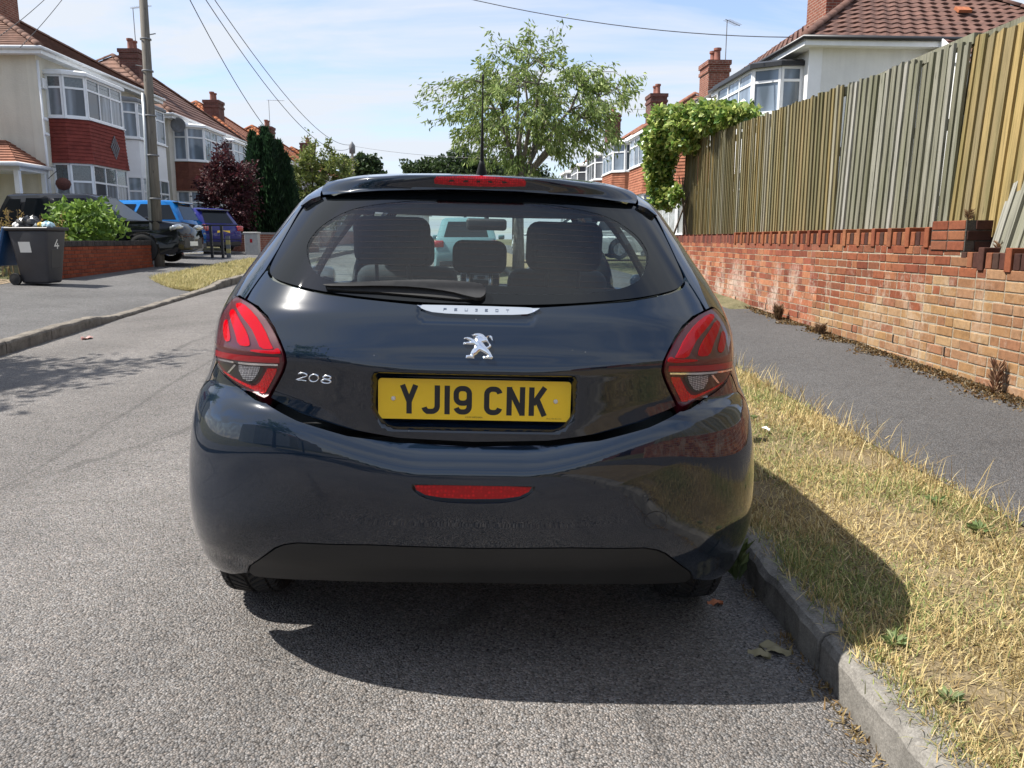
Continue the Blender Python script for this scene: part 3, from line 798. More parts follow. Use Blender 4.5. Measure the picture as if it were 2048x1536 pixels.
def pane_mat(name, dark, curtain, amount=.6, folds=26):
    """glass in front of a dim room with net curtains"""
    t = NT(name); v = t.pos(); sx = t.node('SeparateXYZ'); t.l.new(v, sx.inputs[0])
    s_ = t.math('SINE', t.math('MULTIPLY', t.math('ADD', t.math('ADD', sx.outputs['X'], sx.outputs['Y']), t.math('MULTIPLY', t.noise(v, 1.3, 2), .25)), folds))
    fold = t.ramp(t.math('ADD', t.math('MULTIPLY', s_, .5), .5), [(0, .55), (1, 1.0)])
    gate = t.ramp(t.noise(t.mapping(v, (.9, .9, .12)), 1, 2), [(.42, 0), (.5, amount)])
    c = t.mix(gate, dark, t.mix(1, curtain, fold, 'MULTIPLY'))
    return t.bsdf(c, .6, 0, None, .5, 1.0, .01)
M_PANE = pane_mat('window_pane_net', (.035, .04, .048), (.30, .33, .37), .75)
M_PANE_D = pane_mat('window_pane_dark', (.02, .024, .028), (.12, .13, .14), .5)
M_PANE_B = pane_mat('window_pane_blue', (.05, .075, .10), (.26, .33, .42), .9, 18)
M_PANE_W = pane_mat('window_pane_blind', (.35, .37, .37), (.42, .44, .44), .9, 60)
M_LEADED = plain('leaded_top_pane', (.10, .115, .12), .25, 0, .35, 22, coat=1)

def tile_plane(b, A, B, C, D, n, t=.035, wave=0, amp=.018):
    """courses of tiles on the plane A-B (eaves) to D-C (ridge); each course is a stepped strip, wavy when wave columns are given"""
    A, B, C, D = map(Vector, (A, B, C, D)); nrm = (B - A).cross(D - A).normalized()
    if nrm.z < 0: nrm = -nrm
    for k in range(n):
        p0, p1 = A.lerp(D, k / n), B.lerp(C, k / n); q0, q1 = A.lerp(D, (k + 1.12) / n), B.lerp(C, (k + 1.12) / n)
        L = (p1 - p0).length
        if L < .05: continue
        m = max(1, int(L / wave * 6)) if wave else max(1, int(L / .8))
        vs = []
        for j in range(m + 1):
            f = j / m
            w_ = amp * math.sin(2 * math.pi * L * f / wave) if wave else random.uniform(-.004, .004)
            lo = p0.lerp(p1, f); hi = q0.lerp(q1, f)
            vs += [lo + nrm * (w_ - .004), lo + nrm * (t + w_), hi + nrm * (w_ + .004)]
        fs = []
        for j in range(m):
            i = j * 3; fs += [(i, i + 3, i + 4, i + 1), (i + 1, i + 4, i + 5, i + 2)]
        b.add(vs, fs)
def ridge_line(parent, P, Q, mat, r=.12, step=.42, name='ridge_tile'):
    P, Q = Vector(P), Vector(Q); L = (Q - P).length
    if L < .05: return
    n = max(1, int(L / step)); d = (Q - P) / L
    side_ = d.cross(Vector((0, 0, 1))).normalized(); up = side_.cross(d)
    for k in range(n):
        a, c = P + d * (L * k / n), P + d * (L * (k + 1.06) / n); b = MB(); vs = []
        for e, rr in ((a, r), (c, r * .93)):
            for j in range(7):
                th = math.pi * j / 6; vs.append(e + side_ * math.cos(th) * rr + up * (math.sin(th) * rr * .75 + .01))
        b.add(vs, [(j, j + 1, 8 + j, 7 + j) for j in range(6)] + [tuple(range(7))])
        b.build(name, mat, parent, True)
def window(parent, p0, p1, z0, z1, npan=1, top=.30, pane=None, toppane=None, fr=.065, name='window', frame=None, proud=.03, bars=False, sill=True):
    """white framed window on the vertical plane through p0, p1 (plan points): frame is the part, panes are sub-parts"""
    p0, p1 = Vector((p0[0], p0[1], 0)), Vector((p1[0], p1[1], 0)); e = (p1 - p0); L = e.length; e.normalize(); n = Vector((e.y, -e.x, 0))
    Z = Vector((0, 0, 1)); b = MB()
    def bar_(s0, s1, za, zb, d0=-.03, d1=proud): b.obox(p0 + e * ((s0 + s1) / 2) + Z * ((za + zb) / 2) + n * ((d0 + d1) / 2), e * (abs(s1 - s0) / 2), n * ((d1 - d0) / 2), Z * ((zb - za) / 2))
    bar_(0, L, z1 - fr, z1); bar_(0, L, z0, z0 + fr)
    bar_(0, fr, z0 + fr, z1 - fr); bar_(L - fr, L, z0 + fr, z1 - fr)
    zt = z1 - (z1 - z0) * top if top else None
    cw = (L - 2 * fr - (npan - 1) * fr * .8) / npan
    cells = []
    for k in range(npan):
        s0 = fr + k * (cw + fr * .8)
        if k: bar_(s0 - fr * .8, s0, z0 + fr, z1 - fr, -.028, proud - .002)
        cells.append((s0, s0 + cw))
    if zt: 
        for (s0, s1) in cells: bar_(s0, s1, zt - fr * .5, zt + fr * .5, -.026, proud - .004)
    if sill: bar_(-.03, L + .03, z0 - .05, z0 - .002, -.02, proud + .06)
    w = b.build(name, frame or M_UPVC, parent)
    for (s0, s1) in cells:
        for (za, zb, mt) in (((z0 + fr, zt - fr * .5, pane or M_PANE), (zt + fr * .5, z1 - fr, toppane or pane or M_PANE)) if zt else ((z0 + fr, z1 - fr, pane or M_PANE),)):
            q = MB(); q.add([p0 + e * s0 + Z * za, p0 + e * s1 + Z * za, p0 + e * s1 + Z * zb, p0 + e * s0 + Z * zb], [(0, 1, 2, 3)])
            q.build('pane', mt, w)
    return w
def chimney(parent, x, y, z0, z1, w, d, mat, pots=2, name='chimney'):
    b = MB(); b.box((x - w / 2, y - d / 2, z0), (x + w / 2, y + d / 2, z1 - .42))
    b.box((x - w / 2 - .04, y - d / 2 - .04, z1 - .42), (x + w / 2 + .04, y + d / 2 + .04, z1 - .30))
    b.box((x - w / 2 - .002, y - d / 2 - .002, z1 - .30), (x + w / 2 + .002, y + d / 2 + .002, z1 - .16))
    b.box((x - w / 2 - .05, y - d / 2 - .05, z1 - .16), (x + w / 2 + .05, y + d / 2 + .05, z1))
    c = b.build(name, mat, parent)
    for k in range(pots):
        f = (k + .5) / pots - .5; px, py = (x, y + f * d * .9) if d > w else (x + f * w * .9, y)
        MB().lathe([(.15, 0), (.12, .08), (.11, .38), (.145, .40), (.145, .48), (.10, .49), (.09, .2)], 14, 'z', (px, py, z1)).build('chimney_pot', M_POT, c, True, angle=.6)
    return c
def aerial(parent, p, h=1.6, ang=0.3, name='tv_aerial'):
    b = MB(); p = Vector(p); t = p + Vector((0, 0, h)); b.tube([p, t], .018, 6)
    d = Vector((math.cos(ang), math.sin(ang), 0)); s_ = Vector((-math.sin(ang), math.cos(ang), 0))
    b.tube([t - d * .15, t + d * 1.1], .012, 5)
    for k in range(9): c = t + d * (k * .12); b.tube([c - s_ * .16, c + s_ * .16], .007, 4)
    return b.build(name, M_LEAD, parent)
class House:
    """s = +1: front faces +x; local origin at the near front corner; y runs up the street, x = s * distance towards the road"""
    def __init__(h, name, label, cat, X, Y, s, rotz=0, group=None):
        h.r = empty(name, (X, Y, 0), (0, 0, rotz)); tag(h.r, label, cat, group); h.s = s
    def p(h, y, d): return (h.s * d, y)
    def body(h, L, depth, z0, z1, mat, wall='wall', quoin=None):
        s = h.s
        MB().box((min(0, -s * depth), 0, z0), (max(0, -s * depth), L, z1)).build(wall, mat, h.r)
        h.L, h.depth, h.z0, h.z1 = L, depth, z0, z1
    def hip(h, zr, mat, over=.35, n=16, wave=0, hipmat=None, hip_near=True, hip_far=True, gut=None):
        s, L, D = h.s, h.L, h.depth; o = over; ze = h.z1 - .02
        run = D / 2 + o; i0 = run - o if hip_near else -o; i1 = L - (run - o) if hip_far else L + o
        if i1 < i0: m_ = (i0 + i1) / 2; i0, i1 = m_ - .05, m_ + .05
        F0, F1 = (s * o, -o, ze), (s * o, L + o, ze); B0, B1 = (-s * (D + o), -o, ze), (-s * (D + o), L + o, ze)
        R0, R1 = (-s * D / 2, i0, zr), (-s * D / 2, i1, zr)
        rf = MB(); rf.add([F0, F1, B0, B1, R0, R1], [(0, 1, 5, 4), (3, 2, 4, 5), (2, 0, 4), (1, 3, 5), (0, 2, 3, 1)])
        h.roof = rf.build('roof', mat, h.r)
        tb = MB(); tile_plane(tb, F0, F1, R1, R0, n, wave=wave); tile_plane(tb, B1, B0, R0, R1, n, wave=wave)
        t2 = MB(); tile_plane(t2, B0, F0, R0, R0, n, wave=wave); tile_plane(t2, F1, B1, R1, R1, n, wave=wave)
        a = tb.build('roof_tiles', mat, h.roof); a['kind'] = 'stuff'
        c = t2.build('hip_tiles', hipmat or mat, h.roof); c['kind'] = 'stuff'
        hm = hipmat or mat
        up = Vector((0, 0, .03))
        if hip_near:
            ridge_line(h.roof, Vector(F0) + up, Vector(R0) + up, hm, name='hip_ridge_tile'); ridge_line(h.roof, Vector(B0) + up, Vector(R0) + up, hm, name='hip_ridge_tile')
        if hip_far: ridge_line(h.roof, Vector(F1) + up, Vector(R1) + up, hm, step=.8, name='hip_ridge_tile')
        ridge_line(h.roof, Vector(R0) + up, Vector(R1) + up, hm, step=.8)
        g = gut or M_FASCIA
        fb = MB()
        for P, Q in ((F0, F1), (B0, F0), (F1, B1)):
            P, Q = Vector(P), Vector(Q); fb.bar(P + Vector((0, 0, -.10)), Q + Vector((0, 0, -.10)), .03, .17)
        fb.build('fascia', M_FASCIA, h.r)
        gb = MB(); k = .06
        gb.tube([Vector(B0) + Vector((0, -k, -.02)), Vector(F0) + Vector((s * k, -k, -.02)), Vector(F1) + Vector((s * k, k, -.02))], .055, 8)
        gb.build('gutter', g, h.r, True)
        sb = MB().box((min(0, s * o, -s * (D + o)), -o + .02, ze - .16), (max(0, s * o, -s * (D + o)), L + o - .02, ze - .13)).build('soffit', M_FASCIA, h.r)
    def bay(h, y0, w, d, zs, hung, pane=None, top=None, white_panel=False, lid=None, roof_z=None, panels=('side', 'splay', 'front', 'splay', 'side'), front_n=3):
        """two-storey bay; zs = (base, sill0, head0, sill1, head1); hung = material of the tiles between the storeys"""
        s = h.s; base, s0, h0, s1, h1 = zs
        P = [(0, 0), (.03, d * .48), (.30 * d + .12, d), (w - .30 * d - .12, d), (w - .03, d * .48), (w, 0)]
        P = [(h.s * b_, y0 + a_) for a_, b_ in P]
        if s < 0: pass
        def ring(sc, z):  # outline offset outward
            c = Vector((0, y0 + w / 2)); return [(x * sc, y0 + w / 2 + (y - y0 - w / 2) * (1 + (sc - 1) * .6), z) for x, y in P]
        core = MB()
        lo, hi = [(x * .93, y0 + w / 2 + (y - y0 - w / 2) * .96, base) for x, y in P], [(x * .93, y0 + w / 2 + (y - y0 - w / 2) * .96, h1) for x, y in P]
        core.add(lo + hi, [(i, i + 1, i + 7, i + 6) for i in range(5)] + [tuple(range(6)), tuple(range(6, 12))])
        core.build('bay_core', M_LAMPDARK if False else M_LEAD, h.r)
        # dwarf wall and inter-storey panel
        for (za, zb, mt, nm) in ((base, s0 - .06, M_CREAM2, 'bay_base'), (h0, s1 - .06, M_UPVC if white_panel else hung, 'bay_apron')):
            bb = MB()
            bb.add([(x, y, za) for x, y in P] + [(x, y, zb) for x, y in P], [(i, i + 1, i + 7, i + 6) for i in range(5)])
            o = bb.build(nm, mt, h.r)
            if nm == 'bay_apron' and not white_panel:
                tb = MB(); n = max(3, int((zb - za) / .105))
                for k in range(n):
                    fl = 1 + .05 * (1 - k / n) ** 2
                    za_, zb_ = za + (zb - za) * k / n, za + (zb - za) * (k + 1.1) / n
                    A = ring(1.045 * fl, za_); B = ring(1.02 * fl, zb_); C0 = ring(1.0, za_)
                    tb.add(A + B + C0, [(i, i + 1, i + 7, i + 6) for i in range(5)] + [(i + 12, i + 13, i + 1, i) for i in range(5)])
                q = tb.build('hung_tiles', hung, o); q['kind'] = 'stuff'
        for (za, zb) in ((s0, h0), (s1, h1)):
            for i, nm in enumerate(panels):
                a, c = (P[i], P[i + 1]) if s < 0 else (P[i], P[i + 1])
                q0, q1 = Vector(a), Vector(c)
                n_out = Vector(((q1 - q0).y, -(q1 - q0).x))
                cen = Vector((0, y0 + w / 2))
                if n_out.dot((q0 + q1) / 2 - cen) < 0: q0, q1 = q1, q0
                window(h.r, q0, q1, za, zb, front_n if nm == 'front' else 1, .30, pane, top, .06)
        lidb = MB(); zt = roof_z or h1
        A, B, C0 = ring(1.12, zt), ring(1.12, zt + .10), ring(1.0, zt + .16)
        lidb.add(A + B + C0, [(i, i + 1, i + 7, i + 6) for i in range(5)] + [(i + 6, i + 7, i + 13, i + 12) for i in range(5)] + [tuple(range(6)), tuple(range(12, 18))])
        lidb.build('bay_roof', lid or M_FASCIA, h.r)
        return P

LX = -13.75
# ---- left row, nearest pair (cream, red hung tiles)
H1 = House('semi_detached_house', 'cream roughcast house with red hung-tile bay behind the black car', 'house', LX, 26.0, 1)
H1.body(8.4, 7.4, .6, 6.92, M_CREAM)
H1.hip(9.2, M_TILE_BR, hipmat=M_TILE_PINK, n=24)
MB().box((-.28, -.012, .6), (.012, .0, 6.74)).build('quoin_band', M_QUOIN, H1.r); MB().box((.0, .0, .6), (.012, .30, 6.74)).build('quoin_band', M_QUOIN, H1.r)
H1.bay(.45, 3.3, 1.0, (.7, 1.75, 3.62, 5.02, 6.28), M_HUNG_RED, M_PANE, M_LEADED)
H1.bay(4.7, 3.2, .8, (.7, 1.75, 3.55, 4.92, 6.20), M_HUNG_RED, M_PANE_B, None, True, M_LEAD)
chimney(H1.roof, -3.0, 3.4, 8.0, 10.9, .95, 1.2, M_CHIM, 3)
dm = MB(); 
for i in range(5):
    for j in range(5): dm.obox((1.075, .45 + 2.0 + (i - j) * .07, 4.30 + (i + j - 4) * .085), (.008, 0, 0), (0, .035, 0), (0, 0, .042))
dm.build('diamond_tiles', M_LEAD, H1.r)
# porch on the near end wall
PB = empty('porch', parent=H1.r)
MB().box((-3.6, -1.5, 3.24), (.02, .0, 3.42)).build('porch_beam', M_FASCIA, PB)
pr = MB(); pr.add([(-3.8, -1.75, 3.42), (.12, -1.75, 3.42), (.12, 0, 3.42), (-3.8, 0, 3.42), (-1.15, 0, 4.25), (-3.8, 0, 4.25)], [(0, 1, 4, 5), (1, 2, 4), (0, 3, 2, 1)])
pr.build('porch_roof', M_TILE_RED, PB)
pt = MB(); tile_plane(pt, (-3.8, -1.75, 3.42), (.12, -1.75, 3.42), (-1.15, 0, 4.25), (-3.8, 0, 4.25), 9); tile_plane(pt, (.12, -1.75, 3.42), (.12, 0, 3.42), (-1.15, 0, 4.25), (-1.15, 0, 4.25), 9)
q = pt.build('porch_tiles', M_TILE_RED, PB); q['kind'] = 'stuff'
gb = MB().tube([(-3.8, -1.80, 3.40), (.16, -1.80, 3.40), (.16, 0, 3.40)], .06, 8).build('porch_gutter', M_FASCIA, PB, True)
for x in (-.10, -1.6): MB().box((x - .07, -1.5, .7), (x + .07, -1.36, 3.24)).build('porch_post', M_UPVC, PB)
MB().box((.0 - .12, -.14, .7), (-.0, -.0, 3.24)).build('porch_post', M_UPVC, PB)
MB().box((-2.9, -.03, .7), (-2.0, -.002, 2.75)).build('side_door', plain('door_brown', (.16, .13, .10), .5), H1.r)
# small fixtures on the near house
MB().box((.02, .12, 5.80), (.10, .34, 6.12)).build('alarm_box', M_FASCIA, H1.r, False, .02)
for z in (4.9, 4.45):
    b = MB(); b.tube([(.0, .06, z), (.10, .02, z)], .035, 8); b.tube([(.10, .02, z), (.22, -.12, z - .05)], .05, 8); b.build('security_camera', M_FASCIA, H1.r, True)
MB().tube([(.05, .0, .8), (.05, .0, 6.6)], .04, 8).build('drainpipe', M_FASCIA, H1.r, True)
# ---- second pair
H2 = House('semi_detached_house', 'pale house with brown hung-tile bay and pink-tiled hip behind the utility pole', 'house', LX, 36.0, 1)
H2.body(9.6, 7.4, .7, 6.50, M_CREAM2); H2.hip(9.6, M_TILE_BR, hipmat=M_TILE_PINK, n=13)
H2.bay(.55, 3.5, 1.15, (.8, 1.7, 3.35, 4.65, 6.05), M_HUNG_BR, M_PANE_B, None)
H2.bay(5.2, 3.5, 1.0, (.8, 1.7, 3.35, 4.65, 6.0), M_HUNG_BR, M_PANE, None)
c2 = chimney(H2.roof, -2.6, 3.3, 7.8, 9.75, .85, 1.0, M_CHIM_D, 2); aerial(H2.roof, (-2.6, 3.7, 9.7), 2.0, -.4)
H2d = MB().lathe([(0, .06), (.22, .03), (.32, -.03), (.31, -.035), (.2, .02), (0, .05)], 18, 'y', (.45, .0, 6.05)).build('satellite_dish', M_LEAD, H2.r, True)
# ---- third, fourth, fifth pairs
H3 = House('semi_detached_house', 'house with red pantile hip roof and twin-pot chimney above the purple tree', 'house', LX, 46.6, 1)
H3.body(9.8, 7.4, .8, 6.45, M_CREAM2); H3.hip(9.25, M_TILE_RED, hipmat=M_TILE_OR, n=13, wave=.32)
H3.bay(.7, 3.4, 1.0, (.9, 1.7, 3.35, 4.6, 5.95), M_HUNG_BR, M_PANE, None)
chimney(H3.roof, -2.3, 2.6, 7.5, 9.15, .85, 1.0, M_CHIM_D, 2)
H4 = House('semi_detached_house', 'orange-roofed house mostly hidden by the dark conifer', 'house', LX, 58.0, 1)
H4.body(10, 7.4, .9, 6.5, M_CREAM2); H4.hip(9.4, M_TILE_OR, n=12); chimney(H4.roof, -2.3, 2.6, 7.6, 9.2, .85, 1.0, M_CHIM_D, 2); aerial(H4.roof, (-2.3, 3.4, 9.2), 2.0, .2)
H4.bay(.7, 3.4, 1.0, (.9, 1.7, 3.35, 4.6, 5.95), M_HUNG_BR, M_PANE, None)
H5 = House('semi_detached_house', 'farthest left house with orange roof and square chimney beside the pale green tree', 'house', LX - .5, 72, 1)
H5.body(10, 7.4, 1.0, 6.6, M_WHITEREND); H5.hip(9.4, M_TILE_OR, n=10); chimney(H5.roof, -1.9, 2.2, 7.6, 9.6, 1.1, 1.3, M_CHIM_D, 2)
H5.bay(.7, 3.4, 1.0, (.9, 1.9, 3.5, 4.7, 6.05), M_HUNG_OR, M_PANE, None)
# ---- right row (front faces -x)
RZ_ = .039
HA = House('semi_detached_house', 'white rendered house with brown pantile roof above the board fence', 'house', 7.58, 19.6, -1, RZ_)
HA.body(6.2, 7.2, .4, 5.84, M_WHITEREND); HA.hip(8.5, M_TILE_BR, hipmat=M_TILE_BR, n=17, wave=.33, gut=M_GUTTERB, hip_far=False)
HA.bay(.55, 3.6, 1.05, (.5, 1.4, 3.0, 4.28, 5.36), M_LEAD, M_PANE_B, M_PANE_B, True, M_GUTTERB)
chimney(HA.roof, 1.75, 3.1, 6.7, 8.7, .80, 1.2, M_CHIM, 2)
MB().box((-.10, -.012, .4), (.22, .0, 5.69)).build('corner_band', M_UPVC, HA.r)
# catslide over the side extension
cs = MB(); cs.box((2.95, -1.2, .4), (7.2, -.002, 5.3)); cs.build('extension_wall', M_WHITEREND, HA.r)
ct_ = MB(); sl = (8.5 - 5.82) / (7.2 / 2 + .35)
tile_plane(ct_, (2.85, -1.5, 5.82 - 1.15 * sl), (7.6, -1.5, 5.82 - 1.15 * sl), (7.6, -.33, 5.83), (2.85, -.33, 5.83), 5, wave=.33)
q = ct_.build('catslide_tiles', M_TILE_BR, HA.roof); q['kind'] = 'stuff'
MB().bar((2.84, -1.5, 5.82 - 1.15 * sl - .06), (2.84, -.33, 5.76), .03, .20).build('bargeboard', M_FASCIA, HA.r)
MB().box((2.80, -1.40, 4.95), (2.94, -1.22, 5.17)).build('vent_box', M_TILE_OR, HA.r)
MB().obox((4.1, .9, 6.80), (.17, 0, 0), (0, .10, .065), (0, -.02, .03)).build('slipped_tile', M_TILE_OR, HA.roof)
dr = Vector((math.cos(RZ_), math.sin(RZ_), 0)); du_ = Vector((-math.sin(RZ_), math.cos(RZ_), 0)); O_R = Vector((7.58, 19.6, 0))
def right_at(y): v = O_R + du_ * y; return v.x, v.y
HB = House('semi_detached_house', 'house with grey pantile roof and red chimney behind the ivy', 'house', *right_at(7.3), -1, RZ_)
HB.body(9.4, 7.2, .5, 5.65, M_CREAM); HB.hip(8.1, M_TILE_GREY, n=14, wave=.36)
HB.bay(.3, 3.4, .95, (.6, 1.4, 3.05, 4.2, 5.4), M_HUNG_OR, M_PANE_W, None)
HB.bay(5.4, 3.4, .95, (.6, 1.4, 3.05, 4.2, 5.4), M_HUNG_OR, M_PANE_B, None)
chimney(HB.roof, 1.5, 5.0, 6.3, 7.85, .8, 1.15, M_CHIM, 2); aerial(HB.roof, (1.9, 5.0, 7.8), 1.6, .8)
HC = House('semi_detached_house', 'brick and tile bay house with red roof beyond the grey-roofed one', 'house', *right_at(18.5), -1, RZ_)
HC.body(9.6, 7.2, .6, 5.9, M_WHITEREND); HC.hip(8.4, M_TILE_RED, n=12)
HC.bay(.5, 3.4, 1.0, (.7, 1.6, 3.25, 4.4, 5.65), M_HUNG_OR, M_PANE_B, None)
HC.bay(5.6, 3.4, 1.0, (.7, 1.6, 3.25, 4.4, 5.65), M_HUNG_OR, M_PANE, None)
chimney(HC.roof, 1.6, 3.4, 6.6, 8.3, .8, 1.1, M_CHIM_D, 2)
HD = House('semi_detached_house', 'farthest right house behind the street tree crown', 'house', *right_at(30), -1, RZ_)
HD.body(9.6, 7.2, .7, 5.9, M_CREAM2); HD.hip(8.4, M_TILE_RED, n=10)
HD.bay(.5, 3.4, 1.0, (.8, 1.6, 3.25, 4.4, 5.65), M_HUNG_BR, M_PANE, None)
HD.bay(5.6, 3.4, 1.0, (.8, 1.6, 3.25, 4.4, 5.65), M_HUNG_BR, M_PANE, None)
chimney(HD.roof, 1.6, 3.4, 6.8, 9.0, .8, 1.1, M_CHIM_D, 2)
HE = House('bungalow', 'white garage-like house closing the end of the street', 'house', -7.5, 92, 1)
HE.body(9, 9, 1.0, 4.2, M_WHITEREND); HE.hip(6.2, M_TILE_OR, n=8)
for k in range(3): window(HE.r, (-8 + k * 2.6, -.02), (-6.4 + k * 2.6, -.02), 1.9, 3.4, 2, .3)
# behind the camera, seen only as reflections
HR = House('semi_detached_house', 'brick house behind the camera mirrored in the tailgate', 'house', 9.0, -34, -1, 0.0)
HR.body(11, 7.5, -.1, 5.4, M_HUNG_BR); HR.hip(8.2, M_TILE_BR, n=8)
HQ = House('semi_detached_house', 'cream house behind the camera mirrored in the bumper corner', 'house', -14.2, -30, 1, 0.0)
HQ.body(11, 7.5, -.1, 5.4, M_CREAM2); HQ.hip(8.2, M_TILE_RED, n=8)

H0 = House('semi_detached_house', 'unseen cream house left of the frame added to darken reflections in the black SUV', 'house', LX - .2, 10.8, 1)  # unseen house, added to darken what the black SUV mirrors
H0.body(9.6, 7.4, .3, 6.2, M_CREAM2); H0.hip(9.0, M_TILE_BR, n=10)
H0.bay(1.0, 3.3, 1.0, (.4, 1.3, 3.1, 4.4, 5.7), M_HUNG_RED, M_PANE, None)
HP = House('semi_detached_house', 'unseen white house behind the camera to the left added to darken car reflections', 'house', -14.0, -16, 1)  # unseen, added so the cars mirror less bright sky
HP.body(9.6, 7.4, -.1, 5.6, M_WHITEREND); HP.hip(8.4, M_TILE_RED, n=8)
HO = House('semi_detached_house', 'unseen brown house behind the camera to the right added to darken car reflections', 'house', 9.5, -18, -1)  # its unseen counterpart on the right, added for darker reflections
HO.body(9.6, 7.4, -.1, 5.6, M_HUNG_BR); HO.hip(8.4, M_TILE_BR, n=8)
# ------------------------------------------------------------------ the near car: materials
def paint_mat(name, base, flake=.0, rough=.5, dirt=.03):
    t = NT(name); v = t.obj()
    fl = t.voro(t.mapping(v, (900, 900, 900)), 1, out='Color')
    dust = t.ramp(t.noise(v, 3.2, 6, .65), [(.45, 0), (.75, 1)])
    c = t.mix(t.math('MULTIPLY', dust, dirt * .12), base, (.20, .19, .17))
    sz = t.node('SeparateXYZ'); t.l.new(v, sz.inputs[0])
    low = t.math('MULTIPLY', t.ramp(sz.outputs['Z'], [(.25, 1), (.52, 0)]), t.ramp(t.noise(t.mapping(v, (4, 4, 9)), 1, 7, .7), [(.38, 0), (.68, 1)]))
    c = t.mix(t.math('MULTIPLY', low, .10), c, (.16, .15, .135))
    spk = t.ramp(t.voro(v, 34, out='Distance'), [(.030, 1), (.045, 0)]); gate = t.ramp(t.noise(v, 9, 2), [(.60, 0), (.64, 1)])
    c = t.mix(t.math('MULTIPLY', t.math('MULTIPLY', spk, gate), .35), c, (.55, .54, .50))
    r = t.math('ADD', t.math('ADD', t.math('MULTIPLY', dust, .04), .012), t.math('MULTIPLY', low, .10))
    sc = t.noise(t.mapping(v, (30, 30, 30)), 1, 3, .5)
    wave = t.bump(t.noise(v, 2.4, 2, .4), .012, .02)
    t.bsdf(c, .20, flake, None, .035, 1.0, .02, coat_normal=wave)
    t.l.new(r, t.p.inputs['Coat Roughness']); t.p.inputs['Coat IOR'].default_value = 1.66
    return t.m
M_PAINT = paint_mat('paint_midnight_blue', (.0040, .0100, .0215))
M_PAINT_SPOIL = M_PAINT
M_GLOSSBLACK = NT('gloss_black').bsdf((.006, .007, .009), .08, 0, spec=.5, coat=1, coat_rough=.02)
M_PLASTIC = plain('black_trim_plastic', (.018, .018, .019), .55, 0, .25, 40, .15, bscale=400, bdist=.001)
M_VALANCE = plain('dark_grey_bumper_plastic', (.011, .012, .013), .5, 0, .2, 6, .1, bscale=500, bdist=.0006)
M_CHROME = NT('chrome').bsdf((.80, .82, .85), .06, 1)
M_ENGRAVE = NT('engraved_letter').bsdf((.16, .19, .25), .35, .6)
M_SATIN = NT('satin_silver').bsdf((.72, .73, .75), .22, 1)
M_GLASS_R = glass_mat('rear_glass_tint', (.68, .77, .79), 0.0, 1.52)
M_GLASS_S = glass_mat('side_glass_tint', (.86, .95, .92), 0.0, 1.5)
M_FRIT = NT('frit_black_glass').bsdf((.004, .005, .006), .5, 0, spec=.0, coat=1, coat_rough=.008)
M_HEATER = glass_mat('heater_line', (1, 1, 1), .4, 1.01, .38, (.10, .06, .045))
M_RUBBER = plain('tyre_rubber', (.016, .016, .0165), .75, 0, .3, 30)
M_RIM = NT('wheel_rim_silver').bsdf((.42, .43, .45), .35, .9)
M_LENSCLEAR = glass_mat('lamp_lens', (1, .97, .97), 0.01, 1.4)
M_REDDARK = NT('lamp_smoked_red').bsdf((.06, .002, .008), .35, 0)
def lamp_red(name, c, cell=0, s=.6):
    t = NT(name); v = t.obj()
    if cell:
        w = t.voro(t.mapping(v, (cell, cell, cell)), 1, out='Distance', rand=.35)
        col = t.mix(t.ramp(w, [(.15, 1), (.55, 0)]), [x * .45 for x in c], c)
        return t.bsdf(col, .25, .15, t.bump(w, .5, .002))
    return t.bsdf(c, .3, 0.1)
M_REDCLAW = NT('lamp_red_claw').bsdf((.40, .0005, .008), .5, 0, spec=.0)
M_REDREFLEX = lamp_red('lamp_red_reflector', (.85, .006, .012), 260)
M_REDFOG = lamp_red('lamp_red_fog', (.85, .006, .012), 95)
M_LAMPDARK = NT('lamp_dark_housing').bsdf((.012, .010, .011), .3)
M_PLATE = plain('plate_yellow', (.93, .60, .008), .35, 0, .04, 8, coat=.5)
M_PLATEBLACK = NT('plate_black').bsdf((.010, .011, .016), .35)
M_FABRIC = plain('seat_fabric_dark', (.022, .024, .028), .9, 0, .25, 60, .2, bscale=300)
M_LINING = plain('headlining_grey', (.18, .19, .20), .95, 0, .08, 20)
M_TRIMGREY = plain('interior_trim_grey', (.10, .105, .11), .7, 0, .15, 12)
M_WHITECAP = NT('white_screw_cap').bsdf((.72, .68, .62), .4)
def lamp_grid():
    t = NT('reversing_lamp_grid'); v = t.mapping(t.obj(), (190, 190, 190), rot=(0, .12, 0))
    b = t.node('TexBrick', Scale=1.0); b.offset = 0; b.inputs['Mortar Size'].default_value = .16
    b.inputs['Brick Width'].default_value = 1; b.inputs['Row Height'].default_value = 1
    sx = t.node('SeparateXYZ'); t.l.new(v, sx.inputs[0]); cm = t.node('CombineXYZ'); t.l.new(sx.outputs['X'], cm.inputs['X']); t.l.new(sx.outputs['Z'], cm.inputs['Y'])
    t.l.new(cm.outputs[0], b.inputs['Vector'])
    b.inputs['Color1'].default_value = (.55, .57, .60, 1); b.inputs['Color2'].default_value = (.32, .34, .37, 1); b.inputs['Mortar'].default_value = (.02, .02, .025, 1)
    return t.bsdf(b.outputs['Color'], .3, .3)
M_GRID = lamp_grid()

